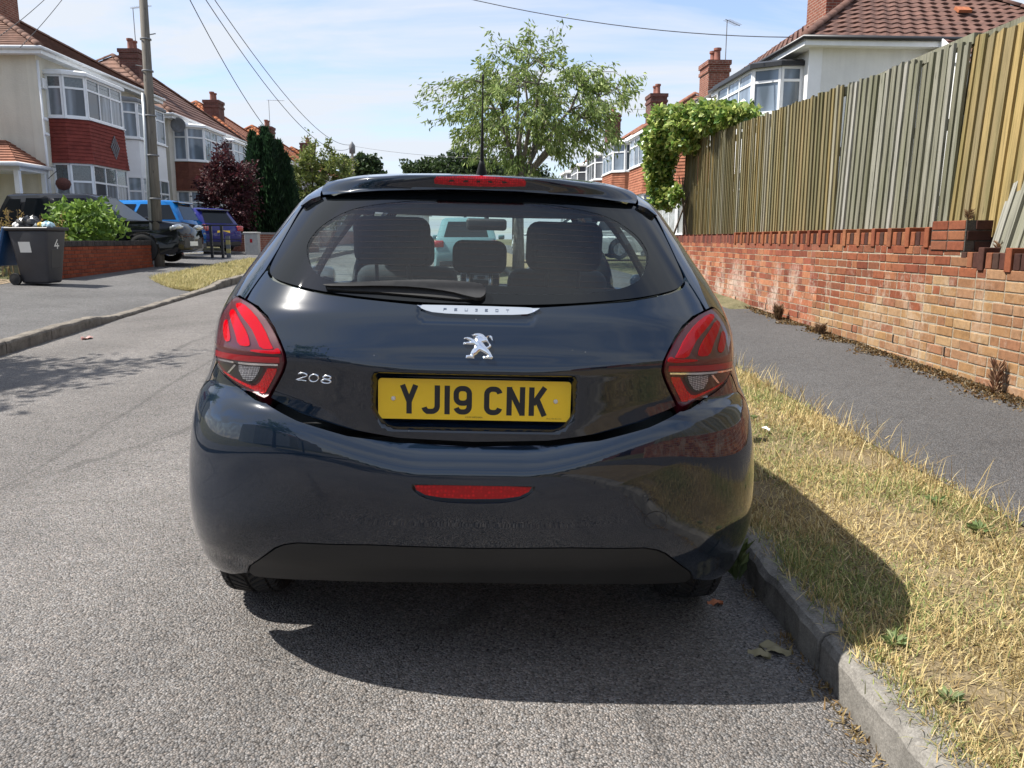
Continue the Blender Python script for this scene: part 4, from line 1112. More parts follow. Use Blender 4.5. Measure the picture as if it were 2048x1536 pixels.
# ------------------------------------------------------------------ the near car: panels cut from S(u, z)
car = empty('parked_car', (-.065, 2.03, 0.0), (0, math.radians(1.5), 0))
tag(car, 'dark blue-black hatchback with yellow YJ19 CNK rear plate parked at the kerb', 'car')
def panel(name, poly, mat, parent=car, holes=(), step=.02, off=None, proud=0.0, rim=.012, front=False, label=None, rimdir=None):
    V, T = tri_region(poly, holes, step, .92)
    u, z = V[:, 0].copy(), V[:, 1].copy()
    if front:
        u = np.where(u >= 0, 1, -1) * (3 - np.abs(u)); T = T[:, ::-1]
    P = S(u, z)
    if off is not None: P = P + off(P, u, z)
    N = SN(u, z, off)
    P = P + N * proud
    verts = list(P); norms = list(N); faces = [tuple(t) for t in T]
    if rim:
        m = {}
        for a, b in boundary_edges(T):
            for k in (a, b):
                if k not in m:
                    m[k] = len(verts); verts.append(P[k]); norms.append(None); verts.append(P[k] - (N[k] if rimdir is None else np.array(rimdir)) * rim); norms.append(None)
            faces.append((m[b], m[a], m[a] + 1, m[b] + 1))
        # rim normals point sideways: average of adjoining rim face normals
        acc = {}
        for f in faces[len(T):]:
            p = [np.array(verts[i]) for i in f]; nn = np.cross(p[1] - p[0], p[3] - p[0]); L = np.linalg.norm(nn)
            nn = nn / L if L > 1e-12 else nn
            for i in f: acc[i] = acc.get(i, 0) + nn
        for i, nn in acc.items():
            L = np.linalg.norm(nn); norms[i] = nn / L if L > 1e-9 else np.array((0, 0, 1.))
    o = mk(name, verts, faces, mat, parent, True, norms)
    if label: o['label'] = label
    return o
def mirror(poly): return [(-u, z) for u, z in poly]
def sym(half):
    """half outline from centre bottom along the left to centre top -> closed outline"""
    return half + [(-u, z) for u, z in half[::-1] if abs(u) > 1e-6]
def U_of(y, z):
    lo, hi = .02, 2.98
    for _ in range(40):
        mid = (lo + hi) / 2
        if float(S(mid, z)[1]) < y: lo = mid
        else: hi = mid
    return (lo + hi) / 2
AX_R, AX_F, WHR = .74, 3.27, .302
def arch(yc, r, a0, a1, n=18, zc=.305):
    out = []
    for k in range(n + 1):
        a = math.radians(a0 + (a1 - a0) * k / n); y, z = yc + r * math.cos(a), zc + r * math.sin(a)
        out.append((U_of(y, max(.2, z)), max(.2, z)))
    return out
light_poly = [(-.667, 1.075), (-.617, 1.068), (-.566, 1.056), (-.524, 1.033), (-.495, 1.008), (-.472, .977), (-.454, .947), (-.449, .922), (-.453, .899),
              (-.461, .865), (-.473, .822), (-.479, .818), (-.501, .822), (-.551, .838), (-.603, .857), (-.653, .876), (-.692, .895), (-.712, .92), (-.726, .978), (-.730, 1.012), (-.712, 1.045), (-.691, 1.07)]
glass_half = [(0, 1.088), (-.155, 1.087), (-.385, 1.105), (-.520, 1.126), (-.570, 1.138), (-.596, 1.153), (-.607, 1.168), (-.626, 1.218), (-.646, 1.281), (-.664, 1.345), (-.645, 1.359), (-.610, 1.366), (-.565, 1.376), (-.385, 1.388), (-.190, 1.395), (0, 1.398)]
clear_half = [(0, 1.114), (-.20, 1.114), (-.33, 1.123), (-.424, 1.144), (-.472, 1.176), (-.517, 1.221), (-.526, 1.25), (-.514, 1.29), (-.442, 1.341), (-.276, 1.363), (-.195, 1.368), (0, 1.373)]
glass_poly = smooth_poly(sym(glass_half), 2); clear_poly = smooth_poly(sym(clear_half), 2)
g = .004
tg_half = [(0, .7215), (-.156, .728), (-.264, .747), (-.382, .783), (-.466, .819)]
tg_half += [(-.4545, .865), (-.4465, .899), (-.4425, .922), (-.4475, .947), (-.4655, .978), (-.4885, 1.010), (-.5185, 1.038), (-.5615, 1.061), (-.616, 1.074), (-.6185, 1.10), (-.6155, 1.128), (-.612, 1.152), (-.605, 1.154),
            (-.598, 1.146), (-.572, 1.132), (-.521, 1.120), (-.386, 1.099), (-.155, 1.081), (0, 1.082)]
def sdbox(x, z, cx, cz, hx, hz, r):
    qx, qz = np.abs(x - cx) - hx + r, np.abs(z - cz) - hz + r
    return np.hypot(np.maximum(qx, 0), np.maximum(qz, 0)) + np.minimum(np.maximum(qx, qz), 0) - r
def tg_off(p, u, z):
    sd = -sdbox(p[..., 0], p[..., 2], 0, .852, .272 + .0, .100, .065)
    m = sstep(-.006, .022, sd)
    top = 1 - sstep(.898, .908, p[..., 2])
    d = .050 * m * top
    wide = 0
    ch = .006 * sstep(-.01, .004, -sdbox(p[..., 0], p[..., 2], 0, 1.064, .155, .022, .02))
    zz = zwarp(p[..., 0], p[..., 2]); flat = yr_f(np.maximum(zz, .734)) - yr_f(zz)
    o = np.zeros_like(p); o[..., 1] = d + wide + ch + flat; return o
tailgate = panel('tailgate', sym(tg_half), M_PAINT, step=.0085, off=tg_off, rim=.02)
# rear window: black printed border, clear middle, heater lines
rw = panel('rear_window', glass_poly, M_FRIT, holes=[clear_poly], step=.014, rim=.012, proud=.001)
panel('pane', clear_poly, M_GLASS_R, rw, step=.02, rim=0)
hv, hf = [], []
cp = np.array(clear_poly)
for k in range(15):
    z0 = 1.135 + .0158 * k
    us = np.linspace(-.56, .56, 90); zs = z0 - .010 * (us / .5) ** 2 * (1 + .2 * k / 15) + .004
    ok = inpoly(us, zs, clear_poly); us, zs = us[ok], zs[ok]
    if len(us) < 3: continue
    for j, (a, b) in enumerate(zip(us, zs)):
        n = len(hv)
        for dz in (-.00025, .00025):
            hv.append(S(a, b + dz) - np.array([0, .002, 0]) + SN(np.array(a), np.array(b)) * -.0)
        if j: hf.append((n - 2, n, n + 1, n - 1))
mk('heater_lines', hv, hf, M_HEATER, rw)
# bumper, lower valance
arch_r = arch(AX_R, .352, 191, 122)
bump_half = [(0, .436), (-.19, .4405), (-.352, .434), (-.384, .424), (-.408, .408), (-.49, .318), (-.502, .288), (-.566, .258), (-.62, .246)]
bump_half += [(-a, b) for a, b in arch_r]
bump_half += [(-U_of(.47, .70), .70), (-.715, .83), (-.700, .876), (-.690, .885), (-.653, .866), (-.603, .848), (-.551, .829), (-.501, .813), (-.478, .8085), (-.470, .8085), (-.382, .773), (-.264, .738), (-.156, .719), (0, .7125)]
fog_poly = [(-.114, .620), (-.112, .606), (-.093, .586), (-.058, .573), (0, .570), (.058, .573), (.093, .586), (.114, .606), (.117, .620)]
def bump_off(p, u, z):
    # a faint crease above the valance and the corner edge below the lamps
    x = np.abs(p[..., 0])
    o = np.zeros_like(p)
    return o
bumper = panel('rear_bumper', sym(bump_half), M_PAINT, holes=[smooth_poly(fog_poly, 1, keep=(0, 8))], step=.0085, off=None, rim=.03)
val_half = [(0, .304), (-.14, .302), (-.32, .296), (-.482, .278), (-.494, .290), (-.484, .320), (-.404, .405), (-.382, .420), (-.352, .430), (-.19, .4365), (0, .432)]
panel('lower_valance', sym(val_half), M_VALANCE, bumper, step=.016, rim=.035)
fg = [(-.108, .6165), (-.066, .618), (0, .618), (.066, .618), (.110, .6165), (.104, .604), (.086, .591), (.052, .5835), (0, .5815), (-.052, .5835), (-.086, .591), (-.104, .604)]
panel('fog_lamp', fg, M_REDFOG, bumper, step=.01, proud=-.006, rim=.01)
panel('fog_lamp_recess', [(a * 1.02, b) for a, b in smooth_poly(fog_poly, 1, keep=(0, 8))], M_GLOSSBLACK, bumper, step=.01, proud=-.018, rim=0)
circ = lambda cu, cz, r, n=28: [(cu + r * math.cos(2 * math.pi * k / n) / .92, cz + r * math.sin(2 * math.pi * k / n)) for k in range(n)]
panel('tow_eye_cover', circ(.374, .5185, .024), M_PAINT, bumper, holes=[], step=.008, proud=.0012, rim=.004)
panel('tow_cover_gap', circ(.374, .5185, .0258), M_PLASTIC, bumper, step=.01, proud=.0003, rim=0)
# rear lamps
claw1 = [(-.660, 1.058), (-.622, 1.063), (-.560, 1.040), (-.514, 1.004), (-.486, .962), (-.478, .953), (-.516, .951), (-.532, .975), (-.556, 1.003), (-.610, 1.034)]
claw2 = [(-.672, 1.036), (-.650, 1.046), (-.598, 1.015), (-.566, .989), (-.548, .960), (-.556, .953), (-.590, .954), (-.610, .984), (-.640, 1.012)]
claw3 = [(-.684, 1.007), (-.664, 1.016), (-.640, .990), (-.622, .962), (-.648, .955), (-.672, .979)]
foot1 = [(-.470, .958), (-.462, .953), (-.458, .942), (-.545, .942), (-.545, .948), (-.480, .950)]
rev_poly = [(-.682, .896), (-.566, .903), (-.500, .907), (-.506, .880), (-.518, .856), (-.532, .851), (-.590, .865), (-.642, .880)]
rev_grid = [(-.580, .899), (-.512, .903), (-.516, .880), (-.525, .862), (-.537, .858), (-.556, .864), (-.575, .884)]
reflex = [(-.466, .903), (-.468, .885), (-.482, .829), (-.490, .8265), (-.522, .837), (-.586, .856), (-.640, .873), (-.580, .8585), (-.524, .845), (-.512, .848), (-.503, .860), (-.491, .901)]
strip = [(-.705, .903), (-.550, .9105), (-.464, .9165), (-.463, .9115), (-.548, .9045), (-.700, .8985)]
redband = [(-.716, .925), (-.550, .9305), (-.462, .9345), (-.460, .919), (-.550, .914), (-.712, .907)]
for mir in (False, True):
    f = mirror if mir else (lambda p: p)
    lp = smooth_poly(light_poly, 1, keep=(7, 10, 11))
    hs = panel('tail_light', f(lp), M_REDDARK, step=.014, proud=.002, rim=.03)
    for nm, pl in (('light_bar', claw1), ('light_bar', claw2), ('light_bar', claw3), ('light_bar', foot1)):
        panel(nm, f(smooth_poly(pl, 1)), M_REDCLAW, hs, step=.012, proud=.0045, rim=.002)
    panel('light_band', f(redband), lamp_red('lamp_red_band', (.30, .003, .010)), hs, step=.012, proud=.0036, rim=0)
    panel('chrome_strip', f(strip), M_CHROME, hs, step=.01, proud=.0052, rim=.002)
    panel('reversing_lamp', f(smooth_poly(rev_poly, 1)), M_LAMPDARK, hs, step=.012, proud=.0036, rim=0)
    panel('reversing_reflector', f(rev_grid), M_GRID, hs, step=.01, proud=.005, rim=.002)
    panel('reversing_divider', f([(-.598, .899), (-.589, .8995), (-.607, .873), (-.616, .871)]), M_SATIN, hs, step=.01, proud=.005, rim=.001)
    panel('red_reflector', f(reflex), M_REDREFLEX, hs, step=.01, proud=.0046, rim=.002)
    lens = [(u * .998 if abs(u) > .5 else u, z) for u, z in lp]
    panel('lens', f(lp), M_LENSCLEAR, hs, step=.014, proud=.009, rim=.007)
# body sides, side windows
tgs = [(-.7365, 1.05), (-.712, 1.060), (-.694, 1.077), (-.667, 1.082), (-.630, 1.076), (-.6265, 1.10), (-.6235, 1.128), (-.6205, 1.156), (-.634, 1.216), (-.658, 1.281), (-.690, 1.345), (-.700, 1.372), (-.735, 1.402)]
def yz(pts): return [(-U_of(y, z), z) for y, z in pts]
side = tgs + [(-1.0, 1.404), (-1.5, 1.404), (-2.0, 1.404), (-2.30, 1.404)]
side += [(-2.36, 1.3), (-2.42, 1.15), (-2.45, 1.02), (-2.45, .96), (-2.25, .86), (-2.2, .7), (-2.2, .4), (-2.2, .24)]
side += [(-a, b) for a, b in arch(AX_F, .352, 0, 180)] + [(-1.6, .24), (-1.2, .24)] + [(-a, b) for a, b in arch(AX_R, .352, 0, 119)]
side += [(-U_of(.485, .70), .70), (-.723, .83), (-.708, .876), (-.704, .888), (-.722, .91), (-.735, .978), (-.740, 1.012)]
def win(y0, y1, z0=1.03, slope=0): return None
rear_door_win = yz([(.92, 1.055), (1.62, 1.035), (1.62, 1.20), (1.60, 1.37), (1.05, 1.36), (.86, 1.26), (.80, 1.12)])
front_door_win = yz([(1.72, 1.032), (2.62, 1.01), (2.30, 1.18), (1.98, 1.34), (1.90, 1.37), (1.70, 1.37), (1.71, 1.2)])
for mir in (False, True):
    f = mirror if mir else (lambda p: p)
    sd_ = panel('body_side', f(side), M_PAINT, holes=[f(rear_door_win), f(front_door_win)], step=.03, rim=.02)
    for w_ in (rear_door_win, front_door_win):
        panel('side_window', f(w_), M_GLASS_S, sd_, step=.05, proud=-.006, rim=0)
    for ln in (yz([(1.66, .30), (1.666, .30), (1.666, 1.03), (1.66, 1.03)]), yz([(1.06, .62), (1.066, .62), (.90, 1.05), (.894, 1.05)])):
        panel('door_gap', f(ln), M_PLASTIC, sd_, step=.05, proud=.0006, rim=0)
    for yh in (1.15, 2.05):
        panel('door_handle', f(yz([(yh, .905), (yh + .19, .90), (yh + .19, .925), (yh, .93)])), M_PAINT, sd_, step=.03, proud=.028, rim=.03)
    sx = 1 if mir else -1
    MB().obox((sx * .90, 2.42, 1.03), (.085, 0, 0), (0, .05, 0), (0, 0, .06)).build('door_mirror', M_PAINT, car, True, .03, segs=3)
# roof, spoiler, windscreen, front
zs = ZT - .07 * np.linspace(1, 0, 26) ** 2
us = np.linspace(-3, 3, 241)
RU, RZ = np.meshgrid(us, zs)
P = S(RU, RZ); Nn = SN(RU, RZ)
idx = np.arange(P.shape[0] * P.shape[1]).reshape(P.shape[:2])
q = np.stack([idx[:-1, :-1], idx[:-1, 1:], idx[1:, 1:], idx[1:, :-1]], -1).reshape(-1, 4)
mk('roof', P.reshape(-1, 3), q, M_PAINT, car, True, Nn.reshape(-1, 3))
lin = P.copy(); lin[..., 0] *= .93; lin[..., 2] -= .035
mk('headlining', lin.reshape(-1, 3), q, M_LINING, car, True)
sp_half = [(0, 1.4005), (-.19, 1.3975), (-.385, 1.391), (-.565, 1.379), (-.60, 1.378), (-.672, 1.404), (-.69, 1.416), (-.672, 1.434), (-.56, 1.4475), (-.335, 1.4535), (0, 1.455)]
def sp_off(p, u, z):
    x = np.abs(p[..., 0]); zb = 1.40 - .06 * x ** 2; zt = 1.4545 - .09 * x ** 2
    t = np.clip((p[..., 2] - zb) / (zt - zb), 0, 1)
    o = np.zeros_like(p); o[..., 1] = -(.030 + .052 * t) * (1 - sstep(.70, 1.0, t)) * (1 - .30 * sstep(.3, .55, x)); o[..., 2] = .0015 * (1 - t)
    return o
spoiler = panel('roof_spoiler', sym(sp_half), M_PAINT, step=.008, off=sp_off, rim=.045, rimdir=(0, -1, .05))
b3 = [(-.222, 1.4345), (-.218, 1.4275), (-.196, 1.4150), (-.10, 1.4115), (0, 1.4105), (.10, 1.4115), (.196, 1.4150), (.218, 1.4275), (.222, 1.4345), (.12, 1.4375), (0, 1.4385), (-.12, 1.4375)]
hb = panel('high_brake_light', b3, lamp_red('lamp_red_high', (.75, .005, .02), 150), spoiler, step=.01, off=sp_off, proud=.003, rim=.006)
for k in range(5):
    cu = -.15 + .065 * k
    panel('lamp_cell', [(cu, 1.4220), (cu + .02, 1.4220), (cu + .02, 1.4275), (cu, 1.4275)], M_LAMPDARK, hb, step=.01, off=sp_off, proud=.0042, rim=0)
# side fins between spoiler and rear pillar
fin = [(-.610, 1.376), (-.645, 1.366), (-.668, 1.350), (-.684, 1.346), (-.695, 1.372), (-.728, 1.402), (-.70, 1.414), (-.680, 1.402)]
for mir in (False, True):
    panel('spoiler_fin', mirror(fin) if mir else fin, M_PAINT, spoiler, step=.012, off=lambda p, u, z: np.stack([0 * z, -.03 * (1 - sstep(1.36, 1.41, z)), 0 * z], -1), rim=.05)
panel('windscreen', [(-.60, 1.0), (.60, 1.0), (.60, 1.10), (.585, 1.25), (.55, 1.385), (-.55, 1.385), (-.585, 1.25), (-.60, 1.10)], M_GLASS_S, front=True, step=.05, rim=0)
panel('screen_surround', [(-.70, .97), (.70, .97), (.68, 1.15), (.64, 1.3), (.60, 1.404), (-.60, 1.404), (-.64, 1.3), (-.68, 1.15)], M_PAINT, front=True, step=.05, rim=.02,
      holes=[[(-.60, 1.0), (.60, 1.0), (.60, 1.10), (.585, 1.25), (.55, 1.385), (-.55, 1.385), (-.585, 1.25), (-.60, 1.10)]])
panel('bonnet', [(-.78, .70), (.78, .70), (.76, .85), (.70, .965), (-.70, .965), (-.76, .85)], M_PAINT, front=True, step=.05, rim=.02)
panel('front_bumper', [(-.80, .24), (.80, .24), (.80, .69), (-.80, .69)], M_PAINT, front=True, step=.05, rim=.03)
# underside and inner wheel boxes so that no light leaks through
MB().box((-.60, .42, .26), (.60, 3.6, .30)).build('underbody', M_PLASTIC, car)
MB().box((-.58, .35, .30), (.58, 3.5, .60)).build('floor_tub', M_PLASTIC, car)
MB().box((-.60, .125, .40), (.60, .47, .43)).build('boot_floor', M_PLASTIC, car)
MB().box((-.66, .19, .66), (.66, .62, .70)).build('boot_liner', M_PLASTIC, car)
# wheels
def tyre_mesh(name, parent, loc, detail):
    nth, nw = (540, 44) if detail else (72, 14)
    R, w = WHR, .195
    prof_w = np.concatenate([np.linspace(-1, -.82, 6)[:-1], np.linspace(-.82, .82, nw - 10), np.linspace(.82, 1, 6)[1:]])
    th = np.linspace(0, 2 * math.pi, nth, endpoint=False)
    TH, WW = np.meshgrid(th, prof_w, indexing='ij')
    aw = np.abs(WW)
    r = R - .012 * aw ** 2 - .035 * np.clip((aw - .82) / .18, 0, 1) ** 2
    if detail:
        n = 58
        ph = TH * n / (2 * math.pi) + 2.1 * np.sqrt(aw + .02) * 1.3
        gv = (np.abs((ph % 1) - .5) > .36) & (aw < .95)
        cent = aw < .035
        side_g = (np.abs(aw - .62) < .04)
        rr = np.where(gv | cent | side_g, .0075, 0.)
        r = r - rr
    V = np.stack([WW * w / 2, r * np.cos(TH), r * np.sin(TH)], -1)
    # sidewalls
    rings = [(1.02, R - .06), (1.0, R - .09), (.93, R - .105)]
    full = [V]
    pre = np.stack([np.stack([np.full(nth, -a * w / 2), b * np.cos(th), b * np.sin(th)], -1) for a, b in rings[::-1]], 1)
    post = np.stack([np.stack([np.full(nth, a * w / 2), b * np.cos(th), b * np.sin(th)], -1) for a, b in rings], 1)
    V = np.concatenate([pre, V, post], 1); m = V.shape[1]
    idx = np.arange(nth * m).reshape(nth, m); nx = np.roll(idx, -1, 0)
    q = np.stack([idx[:, :-1], idx[:, 1:], nx[:, 1:], nx[:, :-1]], -1).reshape(-1, 4)
    o = mk_np(name, V.reshape(-1, 3), q, M_RUBBER, parent, not detail)
    o.location = loc
    return o
def rim_mesh(name, parent, sx, r=.20, w=.16, mat=None):
    b = MB(); x0 = sx * .075
    b.lathe([(r, -sx * .07), (r, sx * .085), (r - .012, sx * .085), (r - .02, sx * .05), (r - .03, -sx * .05)], 40, 'x')
    for k in range(5):
        a = 2 * math.pi * k / 5
        d = Vector((0, math.cos(a), math.sin(a))); s_ = Vector((0, -math.sin(a), math.cos(a)))
        b.obox(Vector((sx * .06, 0, 0)) + d * .11, s_ * .028, d * .085, Vector((.012, 0, 0)))
    b.lathe([(0, sx * .075), (.045, sx * .075), (.05, sx * .05)], 20, 'x')
    b.lathe([(.0, -sx * .03), (.185, -sx * .03)], 24, 'x')
    return b.build(name, mat or M_RIM, parent)
for sx in (-1, 1):
    for ya, det in ((AX_R, True), (AX_F, False)):
        wv = empty('wheel', (sx * .752, ya, WHR), parent=car)
        tyre_mesh('tyre', wv, (0, 0, 0), det)
        rim_mesh('rim', wv, sx)
        MB().lathe([(.345, -.10), (.345, .085), (.12, .085)], 30, 'x').build('wheel_liner', M_PLASTIC, car, True, loc=(sx * .70, ya, WHR)) if False else None
# decals laid on the surface
def decal(name, polys2d, uc, zc, mat, parent, proud=.004, rim=.004, off=None, step=.004, tilt=0.0, dome=0.0, dw=.003):
    """2-D outlines in metres (x right, y up) laid on S around (uc, zc)"""
    V_, F_, Nv = [], [], []
    e = 1e-3
    def SP(u, z):
        p = S(u, z); return p + off(p, u, z) if off is not None else p
    du = np.linalg.norm((SP(np.array(uc + e), np.array(zc)) - SP(np.array(uc - e), np.array(zc))) / (2 * e))
    dz = np.linalg.norm((SP(np.array(uc), np.array(zc + e)) - SP(np.array(uc), np.array(zc - e))) / (2 * e))
    for item in polys2d:
        outer, holes = (item if isinstance(item, tuple) else (item, []))
        V, T = tri_region(outer, holes, step)
        xx, yy = V[:, 0] * math.cos(tilt) - V[:, 1] * math.sin(tilt), V[:, 0] * math.sin(tilt) + V[:, 1] * math.cos(tilt)
        u, z = uc + xx / du, zc + yy / dz
        N = SN(u, z, off)
        ed_ = edgedist(V[:, 0], V[:, 1], outer)
        for h_ in holes: ed_ = np.minimum(ed_, edgedist(V[:, 0], V[:, 1], h_))
        Pm = SP(u, z) + N * (proud + dome * (1 - np.exp(-ed_ / dw)))[:, None]
        n0 = len(V_); V_ += list(Pm); F_ += [tuple(t + n0) for t in T]
        k0 = len(V_); be = boundary_edges(T); m = {}
        for a, b in be:
            for k in (a, b):
                if k not in m: m[k] = len(V_); V_.append(Pm[k] - N[k] * rim)
            F_.append((b + n0, a + n0, m[a], m[b]))
    o = mk(name, V_, F_, mat, parent, True)
    import bmesh
    b = bmesh.new(); b.from_mesh(o.data)
    for ed in b.edges:
        if len(ed.link_faces) == 2 and ed.calc_face_angle(0) > .6: ed.smooth = False
    b.to_mesh(o.data); b.free()
    return o
def ribbon(pts, w, closed=False):
    """outline polygon(s) of a thick polyline, mitred"""
    P = [np.array(p, float) for p in pts]; n = len(P); L, R = [], []
    for i in range(n):
        a = P[i - 1] if (i > 0 or closed) else None; b = P[(i + 1) % n] if (i < n - 1 or closed) else None
        d1 = (P[i] - a) / np.linalg.norm(P[i] - a) if a is not None else None
        d2 = (b - P[i]) / np.linalg.norm(b - P[i]) if b is not None else None
        if d1 is None: d1 = d2
        if d2 is None: d2 = d1
        n1, n2 = np.array([-d1[1], d1[0]]), np.array([-d2[1], d2[0]])
        m = n1 + n2; m /= np.linalg.norm(m); k = 1 / max(.35, float(m @ n1))
        L.append(tuple(P[i] + m * k * w / 2)); R.append(tuple(P[i] - m * k * w / 2))
    if closed: return (R, [L]) if abs(_area(R)) > abs(_area(L)) else (L, [R])
    return L + R[::-1]
def _area(p): return .5 * sum(p[i][0] * p[(i + 1) % len(p)][1] - p[(i + 1) % len(p)][0] * p[i][1] for i in range(len(p)))
def arcp(cx, cy, rx, ry, a0, a1, n=8): return [(cx + rx * math.cos(math.radians(a0 + (a1 - a0) * k / n)), cy + ry * math.sin(math.radians(a0 + (a1 - a0) * k / n))) for k in range(n + 1)]
def glyph(ch, w, h, s):
    """stroke letters in a w x h cell, stroke s, origin bottom left"""
    i = s / 2; r = min(w, h) * .30
    x0, x1, y0, y1 = i, w - i, i, h - i; m = h * .5
    if ch == 'Y': return [ribbon([(x0, h), (w / 2, h * .42), (w / 2, 0)], s), ribbon([(x1, h), (w / 2, h * .42)], s)]
    if ch == 'J': return [ribbon([(x1, h), (x1, y0 + r)] + arcp(x1 - r, y0 + r, r, r, -10, -90, 6) + [(x0 + r * .6, y0)] + arcp(x0 + r * .9, y0 + r * .9, r * .9, r * .9, -110, -170, 4)[1:], s)]
    if ch in '1I': return [ribbon([(w / 2, 0), (w / 2, h)], s)]
    if ch == '9': return [ribbon(arcp(x0 + r, y1 - r, r, r, 90, 180, 6) + arcp(x0 + r, h * .40 + r, r, r, 180, 270, 6) + arcp(x1 - r, h * .40 + r, r, r, 270, 355, 6) + arcp(x1 - r, y1 - r, r, r, 5, 90, 6), s, True),
                          ribbon([(x1, h * .6), (x1, y0 + r)] + arcp(x1 - r, y0 + r, r, r, -8, -90, 6) + arcp(x0 + r, y0 + r, r, r, -90, -165, 5), s)]
    if ch == 'C': return [ribbon(arcp(x1 - r, y1 - r, r, r, 12, 90, 6) + arcp(x0 + r, y1 - r, r, r, 90, 180, 6) + arcp(x0 + r, y0 + r, r, r, 180, 270, 6) + arcp(x1 - r, y0 + r, r, r, 270, 348, 6), s)]
    if ch == 'N': return [ribbon([(x0, 0), (x0, h)], s), ribbon([(x1, 0), (x1, h)], s), ribbon([(x0, h - s * .3), (x1, s * .3)], s)]
    if ch == 'K': return [ribbon([(x0, 0), (x0, h)], s), ribbon([(x1 - .0, h), (x0 + s * .3, h * .40)], s), ribbon([(x0 + s * 1.1, h * .55), (x1, 0)], s)]
    if ch == '2': return [ribbon(arcp(w / 2, h * .69, w / 2 - i, h * .31 - i, 165, -25, 12) + [(x0 + s * .4, y0 + s * .25), (x0 + s * .9, y0), (w, y0)], s)]
    if ch == '0': return [ribbon(arcp(w / 2, h / 2, w / 2 - i, h / 2 - i, 0, 345, 23), s, True)]
    if ch == '8': return [ribbon(arcp(w / 2, h * .73, w * .42 - i, h * .27 - i * .9, 0, 345, 17), s, True), ribbon(arcp(w / 2, h * .29, w / 2 - i, h * .29 - i, 0, 345, 19), s, True)]
    if ch == 'P': return [ribbon([(x0, 0), (x0, y1), (x1, y1), (x1, m), (x0, m)], s)]
    if ch == 'E': return [ribbon([(w, y1), (x0, y1), (x0, y0), (w, y0)], s), ribbon([(x0, m), (w * .85, m)], s)]
    if ch == 'U': return [ribbon([(x0, h), (x0, y0), (x1, y0), (x1, h)], s)]
    if ch == 'G': return [ribbon([(w, y1), (x0, y1), (x0, y0), (x1, y0), (x1, m), (w * .55, m)], s)]
    if ch == 'O': return [ribbon([(x0, y0), (x1, y0), (x1, y1), (x0, y1)], s, True)]
    if ch == 'T': return [ribbon([(0, y1), (w, y1)], s), ribbon([(w / 2, y1), (w / 2, 0)], s)]
    if ch == '4': return [ribbon([(w * .62, h), (x0, h * .32), (w, h * .32)], s), ribbon([(w * .66, h * .62), (w * .66, 0)], s)]
    return []
def shift(items, dx, dy):
    out = []
    for it in items:
        if isinstance(it, tuple): out.append(([(a + dx, b + dy) for a, b in it[0]], [[(a + dx, b + dy) for a, b in h] for h in it[1]]))
        else: out.append([(a + dx, b + dy) for a, b in it])
    return out
# chrome bar with raised letters, model number, emblem
bar_p = [(-.152, 1.0775), (-.136, 1.0665), (-.104, 1.0585), (0, 1.0565), (.122, 1.059), (.146, 1.0665), (.160, 1.0765), (.12, 1.0775), (0, 1.0785), (-.12, 1.0782)]
bar = panel('chrome_bar', smooth_poly(bar_p, 1, keep=(0, 6)), M_CHROME, tailgate, step=.006, proud=.007, rim=.012, off=tg_off)
for k, ch in enumerate('PEUGEOT'):
    uc = -.081 + k * .0268
    decal('raised_letter', shift(glyph(ch, .0085, .0080, .0014), -.0042, -.0040), uc, 1.0675, M_ENGRAVE, bar, proud=.0082, rim=.0014, off=tg_off, step=.004)
num = []
for k, (ch, dx) in enumerate(zip('208', (-.052, -.0175, .019))):
    num += shift(glyph(ch, .031, .0265, .0046), dx, -.0128)
decal('model_number', num, -.370, .8835, M_SATIN, tailgate, proud=.0035, rim=.004, off=tg_off, step=.0012, tilt=-.055, dome=.0022, dw=.0014)
lion = [(785, 350), (840, 350), (880, 310), (960, 285), (1050, 285), (1150, 315), (1210, 360), (1250, 420), (1285, 430), (1310, 400), (1380, 365), (1440, 375), (1480, 420), (1490, 490), (1515, 575), (1460, 540), (1410, 460), (1395, 405), (1365, 400), (1335, 440), (1325, 500), (1350, 580), (1400, 680), (1455, 760), (1450, 820), (1400, 880), (1350, 905), (1440, 1060), (1520, 1240), (1480, 1310), (1340, 1290), (1205, 1300), (1215, 1200), (1320, 1180), (1340, 1150), (1250, 1080), (1100, 990), (1000, 1090), (905, 1190), (905, 1300), (760, 1285), (610, 1290), (625, 1175), (770, 1150), (770, 1080), (820, 950), (910, 800), (860, 745), (680, 745), (600, 740), (560, 750), (515, 750), (515, 690), (545, 655), (720, 630), (700, 590), (640, 560), (600, 520), (540, 540), (525, 515), (560, 470), (640, 450), (720, 460), (820, 510), (920, 555), (940, 510), (900, 515), (845, 480), (930, 455), (935, 420), (890, 405), (840, 425)]
lion_h = [(1180, 660), (1240, 750), (1300, 825), (1385, 780), (1390, 740), (1320, 640), (1300, 625)]
sc = 2.12 / 1600 / 19.2
L2 = lambda pp: [((x - 1015) * sc, -(y - 800) * sc) for x, y in pp]
decal('emblem', [(L2(lion)[::-1], [L2(lion_h)])], .006, .981, M_CHROME, tailgate, proud=.004, rim=.005, off=tg_off, step=.0014, dome=.0042, dw=.0035)
